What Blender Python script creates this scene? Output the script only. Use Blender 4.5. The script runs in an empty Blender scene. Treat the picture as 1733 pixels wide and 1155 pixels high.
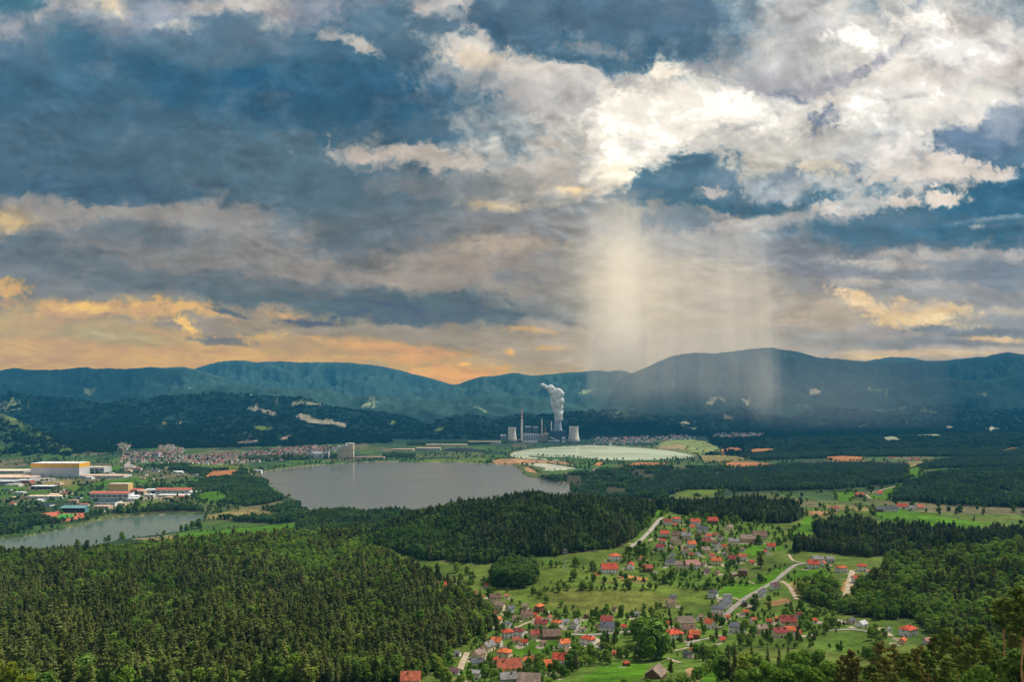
import bpy, math, random
import numpy as np
from mathutils import Vector

# ------------------------------------------------------------------ camera, light, exposure
C = bpy.context.scene.collection
SC = bpy.context.scene
F, CX, HY, ZC = 1348.0, 866.5, 675.0, 300.0      # focal length in photo pixels, centre column, eye-level row, eye height (m above the lakes)
cam_d = bpy.data.cameras.new('camera')
cam_d.sensor_width = 36.0
cam_d.lens = F * 36.0 / 1733.0
cam_d.shift_y = (HY - 577.5) / 1733.0
cam_d.clip_start = 0.5
cam_d.clip_end = 90000.0
cam = bpy.data.objects.new('camera', cam_d)
cam.location = (0, 0, ZC)
cam.rotation_euler = (math.radians(90), 0, 0)
C.objects.link(cam)
SC.camera = cam

SUN_EL, SUN_AZ = math.radians(56), math.radians(66)      # high on the right and a little ahead, behind thin cloud
sun_d = bpy.data.lights.new('sun', 'SUN')
sun_d.energy = 3.6
sun_d.angle = math.radians(8)
sun_d.color = (1.0, 0.93, 0.80)
sun = bpy.data.objects.new('sun', sun_d)
sv = Vector((math.sin(SUN_AZ) * math.cos(SUN_EL), math.cos(SUN_AZ) * math.cos(SUN_EL), math.sin(SUN_EL)))
sun.rotation_euler = sv.to_track_quat('Z', 'Y').to_euler()
sun.location = (300, 0, 900)
C.objects.link(sun)

world = bpy.data.worlds.new('World')
SC.world = world
world.use_nodes = True
wn, wl = world.node_tree.nodes, world.node_tree.links
wn.clear()
w_out = wn.new('ShaderNodeOutputWorld')
w_bg = wn.new('ShaderNodeBackground')
w_sky = wn.new('ShaderNodeTexSky')
w_sky.sky_type = 'NISHITA'
w_sky.sun_disc = False
w_sky.sun_elevation = SUN_EL
w_sky.sun_rotation = SUN_AZ
w_sky.dust_density = 3.0
w_mix = wn.new('ShaderNodeMixRGB')               # broken overcast: grey cloud over the clear sky
w_tc = wn.new('ShaderNodeTexCoord')
w_no = wn.new('ShaderNodeTexNoise')
w_no.inputs['Scale'].default_value = 2.2
w_no.inputs['Detail'].default_value = 4
w_ra = wn.new('ShaderNodeValToRGB')
w_ra.color_ramp.elements[0].position = 0.35
w_ra.color_ramp.elements[0].color = (5.0, 5.2, 5.4, 1)
w_ra.color_ramp.elements[1].position = 0.7
w_ra.color_ramp.elements[1].color = (9.5, 9.2, 8.6, 1)
w_mix.inputs['Fac'].default_value = 0.8
wl.new(w_tc.outputs['Generated'], w_no.inputs['Vector'])
wl.new(w_no.outputs['Fac'], w_ra.inputs['Fac'])
wl.new(w_sky.outputs['Color'], w_mix.inputs['Color1'])
wl.new(w_ra.outputs['Color'], w_mix.inputs['Color2'])
wl.new(w_mix.outputs['Color'], w_bg.inputs['Color'])
w_bg.inputs['Strength'].default_value = 0.055
wl.new(w_bg.outputs['Background'], w_out.inputs['Surface'])

SC.view_settings.view_transform = 'Standard'
SC.view_settings.look = 'None'
SC.view_settings.exposure = 0.6
SC.view_settings.gamma = 1.0
SC.render.engine = 'CYCLES'
SC.cycles.max_bounces = 6
SC.cycles.diffuse_bounces = 2
SC.cycles.glossy_bounces = 2
SC.cycles.transmission_bounces = 2
SC.cycles.volume_bounces = 1
SC.cycles.transparent_max_bounces = 8
SC.cycles.use_denoising = True
EXPO = 2.0 ** SC.view_settings.exposure

# ------------------------------------------------------------------ noise
def _hash(ix, iy, seed):
    h = (ix.astype(np.int64) * 374761393 + iy.astype(np.int64) * 668265263 + seed * 974634777) & 0xffffffff
    h = ((h ^ (h >> 13)) * 1274126177) & 0xffffffff
    h = ((h ^ (h >> 16)) * 2246822519) & 0xffffffff
    return h ^ (h >> 15)

def noise2(x, y, seed=0):
    """Gradient noise, about -1..1."""
    x = np.asarray(x, float); y = np.asarray(y, float)
    ix, iy = np.floor(x), np.floor(y)
    fx, fy = x - ix, y - iy
    ux, uy = fx * fx * fx * (fx * (fx * 6 - 15) + 10), fy * fy * fy * (fy * (fy * 6 - 15) + 10)
    def g(dx, dy):
        a = _hash(ix + dx, iy + dy, seed) * (2 * math.pi / 4294967296.0)
        return np.cos(a) * (fx - dx) + np.sin(a) * (fy - dy)
    a, b, c, d = g(0, 0), g(1, 0), g(0, 1), g(1, 1)
    return 1.5 * ((a + (b - a) * ux) * (1 - uy) + (c + (d - c) * ux) * uy)

def fbm(x, y, octaves=5, seed=0, gain=0.5, lac=2.03):
    s, a, n = 0.0, 1.0, 0.0
    for i in range(octaves):
        s = s + a * noise2(x, y, seed + 17 * i); n += a
        a *= gain; x = x * lac + 11.3; y = y * lac + 5.7
    return s / n

def billow(x, y, octaves=5, seed=0, gain=0.5):
    s, a, n = 0.0, 1.0, 0.0
    for i in range(octaves):
        s = s + a * (np.abs(noise2(x, y, seed + 31 * i)) * 2 - 0.6); n += a
        a *= gain; x = x * 2.05 + 3.1; y = y * 2.05 + 9.2
    return s / n

def smooth(a, b, t):
    t = np.clip((t - a) / (b - a), 0, 1)
    return t * t * (3 - 2 * t)

def to_lin(c):
    c = np.asarray(c, float)
    return np.where(c <= 0.04045, c / 12.92, ((np.maximum(c, 0) + 0.055) / 1.055) ** 2.4)

def srgb(r, g, b):
    return tuple(float(v) for v in to_lin(np.array([r, g, b]) / 255.0))
# ------------------------------------------------------------------ mesh helpers
def grid_mesh(name, verts, nr, nc):
    me = bpy.data.meshes.new(name)
    idx = np.arange(nr * nc, dtype=np.int32).reshape(nr, nc)
    q = np.stack([idx[:-1, :-1], idx[:-1, 1:], idx[1:, 1:], idx[1:, :-1]], -1).reshape(-1, 4)
    me.vertices.add(nr * nc); me.vertices.foreach_set('co', np.ascontiguousarray(verts, np.float32).ravel())
    me.loops.add(q.size); me.loops.foreach_set('vertex_index', q.ravel())
    me.polygons.add(len(q)); me.polygons.foreach_set('loop_start', np.arange(0, q.size, 4, dtype=np.int32))
    me.polygons.foreach_set('loop_total', np.full(len(q), 4, np.int32))
    me.polygons.foreach_set('use_smooth', np.ones(len(q), bool))
    me.update(); me.validate()
    return me

def mesh_from(name, verts, faces, mats=(), mat_ids=None, smooth_faces=False):
    me = bpy.data.meshes.new(name)
    me.from_pydata([tuple(v) for v in verts], [], [tuple(f) for f in faces])
    for m in mats:
        me.materials.append(m)
    if mat_ids is not None:
        me.polygons.foreach_set('material_index', np.array(mat_ids, np.int32))
    if smooth_faces:
        me.polygons.foreach_set('use_smooth', np.ones(len(me.polygons), bool))
    me.update()
    return me

def link(name, me, parent=None, loc=None, rotz=0.0):
    o = bpy.data.objects.new(name, me); C.objects.link(o)
    if parent is not None:
        o.parent = parent
    if loc is not None:
        o.location = loc
    if rotz:
        o.rotation_euler = (0, 0, rotz)
    return o

def tag(o, label, cat, group=None, kind=None):
    if label: o['label'] = label
    if cat: o['category'] = cat
    if group: o['group'] = group
    if kind: o['kind'] = kind
    return o

def thing(name, label, cat, loc=(0, 0, 0), rotz=0.0, group=None):
    o = bpy.data.objects.new(name, None); C.objects.link(o)
    o.empty_display_size = 0.5
    o.location = loc; o.rotation_euler = (0, 0, rotz)
    return tag(o, label, cat, group)

# ------------------------------------------------------------------ materials
def material(name, col, rough=0.9, var=0.25, scale=0.3, spec=0.2, metallic=0.0, kind=None, col2=None):
    """Principled surface whose colour wanders with object-space noise."""
    m = bpy.data.materials.new(name); m.use_nodes = True
    n, l = m.node_tree.nodes, m.node_tree.links
    b = n['Principled BSDF']
    b.inputs['Roughness'].default_value = rough
    b.inputs['Specular IOR Level'].default_value = spec
    b.inputs['Metallic'].default_value = metallic
    tc = n.new('ShaderNodeTexCoord'); no = n.new('ShaderNodeTexNoise')
    no.inputs['Scale'].default_value = scale; no.inputs['Detail'].default_value = 4
    l.new(tc.outputs['Object'], no.inputs['Vector'])
    mix = n.new('ShaderNodeMixRGB')
    c2 = col2 if col2 else tuple(max(0, c * (1 - 1.3 * var)) for c in col)
    c1 = tuple(min(1, c * (1 + 0.8 * var)) for c in col)
    mix.inputs['Color1'].default_value = (*c2, 1); mix.inputs['Color2'].default_value = (*c1, 1)
    mr = n.new('ShaderNodeMapRange'); mr.inputs['From Min'].default_value = 0.3; mr.inputs['From Max'].default_value = 0.7
    l.new(no.outputs['Fac'], mr.inputs['Value']); l.new(mr.outputs['Result'], mix.inputs['Fac'])
    out = mix.outputs['Color']
    if kind == 'tiles':                      # rows of roof tiles
        wv = n.new('ShaderNodeTexWave'); wv.bands_direction = 'Z'; wv.inputs['Scale'].default_value = 0.9
        wv.inputs['Distortion'].default_value = 0.6
        l.new(tc.outputs['Object'], wv.inputs['Vector'])
        mu = n.new('ShaderNodeMixRGB'); mu.blend_type = 'MULTIPLY'; mu.inputs['Fac'].default_value = 0.28
        l.new(out, mu.inputs['Color1']); l.new(wv.outputs['Color'], mu.inputs['Color2']); out = mu.outputs['Color']
    oi = n.new('ShaderNodeObjectInfo')       # each copy weathers a little differently
    hs = n.new('ShaderNodeHueSaturation')
    r2 = n.new('ShaderNodeMapRange'); r2.inputs['To Min'].default_value = 0.82; r2.inputs['To Max'].default_value = 1.15
    l.new(oi.outputs['Random'], r2.inputs['Value']); l.new(r2.outputs['Result'], hs.inputs['Value'])
    l.new(out, hs.inputs['Color']); l.new(hs.outputs['Color'], b.inputs['Base Color'])
    return m

def leaf_material(name, cols, trans=0.3, var=0.5):
    """Foliage: the hue differs from tree to tree and from clump to clump, and some light passes through the leaves."""
    m = bpy.data.materials.new(name); m.use_nodes = True
    n, l = m.node_tree.nodes, m.node_tree.links
    n.clear()
    out = n.new('ShaderNodeOutputMaterial')
    oi = n.new('ShaderNodeObjectInfo'); ra = n.new('ShaderNodeValToRGB')
    ra.color_ramp.elements[0].position = 0.0; ra.color_ramp.elements[0].color = (*cols[0], 1)
    ra.color_ramp.elements[1].position = 1.0; ra.color_ramp.elements[1].color = (*cols[-1], 1)
    for i, c in enumerate(cols[1:-1]):
        e = ra.color_ramp.elements.new((i + 1) / (len(cols) - 1)); e.color = (*c, 1)
    l.new(oi.outputs['Random'], ra.inputs['Fac'])
    tc = n.new('ShaderNodeTexCoord'); no = n.new('ShaderNodeTexNoise'); no.inputs['Scale'].default_value = 0.55; no.inputs['Detail'].default_value = 3
    l.new(tc.outputs['Object'], no.inputs['Vector'])
    mr = n.new('ShaderNodeMapRange'); mr.inputs['From Min'].default_value = 0.3; mr.inputs['From Max'].default_value = 0.7
    mr.inputs['To Min'].default_value = 1 - var; mr.inputs['To Max'].default_value = 1 + var * 0.9
    l.new(no.outputs['Fac'], mr.inputs['Value'])
    geo = n.new('ShaderNodeNewGeometry'); pn = n.new('ShaderNodeTexNoise'); pn.inputs['Scale'].default_value = 0.016; pn.inputs['Detail'].default_value = 3
    l.new(geo.outputs['Position'], pn.inputs['Vector'])         # stands of lighter, yellower growth
    pr = n.new('ShaderNodeMapRange'); pr.inputs['From Min'].default_value = 0.35; pr.inputs['From Max'].default_value = 0.65
    pr.inputs['To Min'].default_value = 0.72; pr.inputs['To Max'].default_value = 1.30
    l.new(pn.outputs['Fac'], pr.inputs['Value'])
    pv = n.new('ShaderNodeMath'); pv.operation = 'MULTIPLY'; l.new(mr.outputs['Result'], pv.inputs[0]); l.new(pr.outputs['Result'], pv.inputs[1])
    ph = n.new('ShaderNodeMapRange'); ph.inputs['To Min'].default_value = 0.515; ph.inputs['To Max'].default_value = 0.485; l.new(pn.outputs['Fac'], ph.inputs['Value'])
    hs = n.new('ShaderNodeHueSaturation'); l.new(ra.outputs['Color'], hs.inputs['Color']); l.new(pv.outputs[0], hs.inputs['Value']); l.new(ph.outputs['Result'], hs.inputs['Hue'])
    d = n.new('ShaderNodeBsdfDiffuse'); t = n.new('ShaderNodeBsdfTranslucent'); mx = n.new('ShaderNodeMixShader')
    mx.inputs['Fac'].default_value = trans
    l.new(hs.outputs['Color'], d.inputs['Color']); l.new(hs.outputs['Color'], t.inputs['Color'])
    l.new(d.outputs[0], mx.inputs[1]); l.new(t.outputs[0], mx.inputs[2]); l.new(mx.outputs[0], out.inputs['Surface'])
    return m

# ------------------------------------------------------------------ the lie of the land
PX = np.array([-300, 0, 150, 300, 450, 600, 750, 900, 1050, 1200, 1350, 1500, 1650, 1733, 2000], float)
LAND = [
 (4,    [297.5]*15), (12, [292]*15), (30, [282]*15), (60, [267]*15), (100, [251]*15), (150, [233]*15), (200, [214]*15),
 (300,  [185,184,184,184,184,184,184,184,186,187,187,187,188,190,195]),
 (400,  [152,150,150,150,150,150,150,152,156,158,158,158,160,162,170]),
 (480,  [131,129,129,128,128,128,128,130,134,136,137,138,140,142,152]),
 (580,  [125,122,120,118,116,112,106,105,110,114,121,124,128,130,140]),
 (680,  [115,112,112,111,109,106,101, 98, 98,101,112,120,126,130,140]),
 (800,  [108,104,104,104,102, 98, 95, 99,101,104,112,118,126,136,145]),
 (900,  [100, 95, 96, 96, 95, 90, 90, 99,103,106,110,116,118,124,140]),
 (1000, [ 88, 83, 88, 96, 98, 78, 84,108,109,108,110,112,112,112,120]),
 (1100, [ 72, 72, 80, 88, 92, 74, 92,126,118,113,110,108,100,100,105]),
 (1200, [ 52, 55, 62, 74, 82, 80,108,138,126,114,107,102, 96, 95, 97]),
 (1300, [ 30, 30, 38, 52, 70, 74,114,134,116,104,102, 98, 90, 88, 90]),
 (1450, [  5,  6,  8, 14, 25, 48, 95,112,100, 98,100, 90, 84, 80, 80]),
 (1600, [  3,  3,  3,  4,  8, 20, 55, 75, 80, 88, 92, 84, 80, 78, 75]),
 (1800, [  3,  3,  3,  4,  5,  8, 22, 36, 52, 72, 84, 80, 78, 78, 75]),
 (2100, [  3,  3,  3,  3,  3,  3,  8, 14, 32, 58, 74, 78, 82, 84, 80]),
 (2300, [  3,  3,  3,  3,  2,  2,  3,  5, 22, 55, 76, 82, 85, 85, 80]),
 (2600, [  4,  4,  4,  4,  2,  2,  2,  3, 12, 36, 52, 60, 70, 78, 80]),
 (3000, [  5,  5,  5,  4,  2,  2,  2,  3, 10, 26, 40, 45, 55, 60, 60]),
 (3500, [  8,  8,  8,  8,  5,  2,  2,  3,  8, 18, 32, 40, 45, 50, 50]),
 (4200, [ 14, 14, 14, 14, 10,  5,  5,  4,  5, 10, 28, 38, 48, 55, 55]),
 (5000, [ 30, 28, 26, 24, 20, 14,  8,  4,  6, 16, 34, 46, 58, 65, 65]),
 (5600, [ 40, 34, 30, 28, 26, 20, 14, 13, 14, 22, 34, 44, 54, 60, 60]),
 (6500, [ 45, 40, 38, 36, 34, 28, 22, 18, 18, 26, 36, 44, 50, 55, 55]),
 (8000, [ 50, 50, 50, 48, 45, 40, 36, 30, 30, 36, 44, 50, 55, 55, 55]),
 (17500,[70]*15),
]
# ridges beyond the valley: distance, front run-out, back run-out, skyline (column, row)
RIDGES = [
 (4350, 520, 500, [(-300,680),(0,692),(30,703),(60,718),(85,732),(105,742),(130,750),(190,752),(215,765),(235,785)], 22),
 (5900, 900, 500, [(60,735),(150,722),(200,716),(260,713),(320,716),(380,706),(420,701),(480,706),(540,716),(600,726),(650,736),(690,750)], 22),
 (6000, 480, 500, [(680,752),(705,735),(722,722),(738,709),(760,701),(785,697),(810,700),(840,710),(860,722),(885,742)], 22),
 (6500, 650, 600, [(800,735),(830,716),(860,701),(882,698),(920,699),(950,697),(980,693),(1040,690),(1080,694),(1110,702),(1140,714),(1190,738)], 22),
 (6900, 1000, 900, [(-300,655),(0,664),(18,660),(40,664),(60,667),(120,671),(150,676),(176,684),(192,677),(210,673),(250,672),(280,668),(330,663),(380,662),(430,665),(480,668),(520,672),(560,684),(600,690),(650,695),(690,704),(720,716),(760,735)], 22),
 (7300, 1200, 900, [(1100,748),(1150,738),(1200,724),(1300,716),(1400,722),(1500,714),(1600,704),(1733,688),(2000,680)], 22),
 (8600, 1500, 1300, [(250,668),(330,656),(380,651),(430,652),(470,656),(495,662),(510,659),(550,657),(575,664),(595,670),(640,669),(665,672),(700,676),(760,676),(800,668),(830,671),(880,668),(950,680),(1010,692)], 0),
 (8700, 1500, 1200, [(1180,700),(1250,690),(1350,681),(1450,668),(1520,651),(1560,643),(1600,639),(1650,645),(1690,640),(1733,632),(2000,625)], 0),
 (10200, 3400, 2200, [(1030,650),(1075,630),(1105,617),(1130,605),(1150,600),(1180,597),(1210,599),(1240,595),(1270,591),(1300,588),(1330,593),(1350,595),(1385,606),(1410,607),(1440,610),(1470,613),(1490,611),(1530,612),(1560,611),(1600,611),(1640,606),(1670,604),(1690,598),(1710,596),(1733,601),(1800,612),(2000,604)], 0),
 (10600, 2600, 2000, [(-300,636),(0,627),(15,624),(30,622),(45,626),(100,626),(130,623),(143,620),(160,625),(185,622),(195,625),(240,623),(255,620),(270,623),(310,620),(325,624),(345,628),(380,640),(420,655),(460,668)], 0),
 (11600, 2800, 2000, [(640,672),(720,661),(770,651),(790,645),(805,639),(825,636),(840,637),(855,632),(870,630),(890,634),(900,636),(960,630),(980,630),(1010,625),(1030,629),(1045,625),(1070,630),(1090,640),(1130,652)], 0),
 (13600, 3000, 2200, [(240,645),(330,623),(370,611),(400,609),(430,612),(480,611),(500,613),(560,612),(600,614),(650,620),(680,627),(720,638),(750,646),(768,651),(800,659),(850,668)], 0),
 (15200, 2500, 1500, [(1380,630),(1440,618),(1470,611),(1490,607),(1510,604),(1530,606),(1545,605),(1555,609),(1580,613),(1620,608),(1650,606),(1700,612),(1760,625)], 0),
]
_UL0, _UL1, _NU = math.log(4.0), math.log(17500.0), 760
_PX0, _PXD, _NP = -400.0, 15.0, 172

def _land_table():
    us = np.linspace(_UL0, _UL1, _NU); ps = _PX0 + _PXD * np.arange(_NP)
    rows = np.array([np.interp(ps, PX, r) for _, r in LAND])
    lu = np.log([y for y, _ in LAND])
    T = np.stack([np.interp(us, lu, rows[:, j]) for j in range(_NP)], 1)
    def blur(A, s, ax):
        r = int(3 * s); k = np.exp(-0.5 * (np.arange(-r, r + 1) / s) ** 2); k /= k.sum()
        P = np.pad(A, [(r, r) if a == ax else (0, 0) for a in (0, 1)], mode='edge')
        return sum(k[i] * np.take(P, np.arange(i, i + A.shape[ax]), axis=ax) for i in range(2 * r + 1))
    return blur(blur(T, 3.0, 0), 2.2, 1)
_T = _land_table()

def flat_ground(cols_rows, z=0.0):
    """Photo pixels to points on the level plane z."""
    out = []
    for px, py in cols_rows:
        Y = (ZC - z) * F / (py - HY)
        out.append(((px - CX) / F * Y, Y))
    return np.array(out)

LAKES = {
 'lake': flat_ground([(441,801),(456,798),(470,796),(500,792),(530,789),(560,787),(600,784),(640,782.5),(720,783),(780,784),(850,787),(870,790),(879,796),(883,803),(892,808),(915,812),(945,818),(962,820),(966,830),(960,845),(900,858),(800,868),(700,872),(640,872),(560,869),(530,868),(512,869),(508,858),(507,851),(496,844),(478,840),(474,834),(466,828),(458,822),(448,814),(443,808)]),
 'far_lake': flat_ground([(861,773),(868,767),(885,763),(905,760.5),(935,758),(960,756),(1000,754.5),(1045,756),(1090,759),(1130,763),(1160,768),(1176,773),(1182,778),(1165,780.5),(1140,781.5),(1095,782),(1050,781.5),(1015,780),(985,777.5),(965,775),(940,775.5),(905,773.5),(890,773),(930,777.5),(962,780.5),(964,783),(940,782),(905,779),(880,777)]),
 'settling_pond': flat_ground([(889,786.5),(903,784.5),(922,785),(945,788),(968,792),(986,794.5),(962,797.5),(935,798.5),(915,798),(925,794),(905,790)]),
 'river_basin': flat_ground([(346,873),(320,872),(290,872.5),(250,874),(210,876),(185,879),(160,884),(130,892),(100,899),(70,905),(40,910),(0,914),(-120,924),(-260,934),(-260,990),(-100,985),(0,965),(100,938),(200,917),(262,908),(300,903),(326,896),(338,886),(345,879)]),
}

def in_poly(x, y, poly):
    x = np.asarray(x); y = np.asarray(y)
    res = np.zeros(x.shape, bool)
    m = (x >= poly[:, 0].min()) & (x <= poly[:, 0].max()) & (y >= poly[:, 1].min()) & (y <= poly[:, 1].max())
    if not m.any():
        return res
    xs, ys = x[m], y[m]
    r = np.zeros(xs.shape, bool)
    for (x0, y0), (x1, y1) in zip(poly, np.roll(poly, -1, 0)):
        if y0 == y1:
            continue
        c = ((y0 > ys) != (y1 > ys)) & (xs < (x1 - x0) * (ys - y0) / (y1 - y0) + x0)
        r ^= c
    res[m] = r
    return res

def height(x, y):
    x = np.atleast_1d(np.asarray(x, float)); y = np.maximum(np.atleast_1d(np.asarray(y, float)), 4.0)
    px = CX + F * x / y
    u = np.clip((np.log(y) - _UL0) / (_UL1 - _UL0) * (_NU - 1), 0, _NU - 1.001)
    p = np.clip((px - _PX0) / _PXD, 0, _NP - 1.001)
    iu, ip = u.astype(int), p.astype(int); fu, fp = u - iu, p - ip
    z = (_T[iu, ip] * (1 - fu) * (1 - fp) + _T[iu + 1, ip] * fu * (1 - fp) + _T[iu, ip + 1] * (1 - fu) * fp + _T[iu + 1, ip + 1] * fu * fp)
    base = z.copy()
    amp = np.interp(y, [100, 700, 1500, 1900, 2600, 5000, 7000], [0.6, 1.8, 2.5, 1.0, 1.2, 5, 8])
    z += amp * fbm(x / np.maximum(y * 0.06, 60), y / np.maximum(y * 0.1, 90), 3, 5)
    wooded = smooth(380, 480, y) * smooth(1350, 1150, y) * smooth(700, 560, px + (y - 800) * 0.1)
    z += wooded * (15.0 * fbm(x / 130.0, y / 190.0, 3, 19) - 20.0 * np.exp(-((y - 960 - 0.35 * x) / 90.0) ** 2) * smooth(-60, -160, x))
    far = y > 3700
    if far.any():
        xf, yf, pf, zf, bf = x[far], y[far], px[far], z[far].copy(), base[far]
        spur = fbm(xf / 700.0 + 0.8 * fbm(xf / 1500.0, yf / 1500.0, 2, 40), yf / 1500.0, 5, 41, 0.55)
        fine = fbm(xf / 260.0, yf / 260.0, 4, 43, 0.55)
        for (Yr, wf, wb, prof, trees) in RIDGES:
            pr = np.array(prof, float)
            lo, hi = pr[0, 0], pr[-1, 0]
            gpx = np.arange(pr[0, 0], pr[-1, 0] + 1, 2.0); gpy = np.interp(gpx, pr[:, 0], pr[:, 1])
            kk = np.exp(-0.5 * (np.arange(-8, 9) / 3.5) ** 2); kk /= kk.sum()
            gpy = np.convolve(np.pad(gpy, 8, mode='edge'), kk, 'valid')
            gpy = gpy + 0.9 * noise2(gpx / 9.0, gpx * 0 + Yr * .01, 4) + 0.5 * noise2(gpx / 3.7, gpx * 0 + Yr * .013, 6)
            crest = ZC - (np.interp(pf, gpx, gpy) - HY) / F * Yr - trees
            edge = smooth(lo - 40, lo + 30, pf) if lo > -250 else 1.0
            edge = edge * ((1 - smooth(hi - 30, hi + 40, pf)) if hi < 1950 else 1.0)
            crest = bf + (crest - bf) * edge
            wob = 1 + 0.35 * spur
            t = np.where(yf < Yr, 1 - (Yr - yf) / (wf * wob), 1 - (yf - Yr) / wb)
            t = np.clip(t, 0, 1)
            s = np.where(yf < Yr, t ** 1.15, t * t * (3 - 2 * t))
            rise = np.maximum(crest - bf, 0)
            rough = 1 - smooth(0.9, 1.0, t)
            zr = bf + rise * s * (1 - rough * np.clip(0.20 - 0.46 * spur - 0.40 * fine, 0, 0.6)) + (1.0 * fine if trees else 2.5 * fine) * (rise > 5) * t * rough
            zf = np.maximum(zf, zr)
        z[far] = zf
    return z

def ground_z(x, y):
    z = height(x, y)
    for p in LAKES.values():
        z = np.where(in_poly(np.atleast_1d(x), np.atleast_1d(y), p), -4.0, z)
    return z

_RY = np.exp(np.linspace(math.log(330.0), math.log(16500.0), 2600))
def on_land(px, py):
    """The point of the land seen at a photo pixel (first hit from the camera)."""
    xs = (px - CX) / F * _RY
    z = height(xs, _RY)
    sight = ZC - (py - HY) / F * _RY
    hit = np.nonzero(z >= sight)[0]
    i = hit[0] if len(hit) else len(_RY) - 1
    if 0 < i:
        a, b = (sight - z)[i - 1], (z - sight)[i]
        t = a / (a + b + 1e-9)
        Y = _RY[i - 1] + (_RY[i] - _RY[i - 1]) * t
    else:
        Y = _RY[i]
    X = (px - CX) / F * Y
    return X, Y, float(height(X, Y)[0])

def land_poly(pts):
    return np.array([on_land(px, py)[:2] for px, py in pts])

def rough_poly(x, y, poly, wob):
    """Inside test with a ragged edge."""
    return in_poly(x + wob * fbm(x / (wob * 4), y / (wob * 4), 3, 301), y + 1.6 * wob * fbm(x / (wob * 4) + 9, y / (wob * 4), 3, 302), poly)

def pd_poly(pts):
    """(photo column, distance) pairs to ground points."""
    return np.array([((px - CX) / F * Y, Y) for px, Y in pts])

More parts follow.
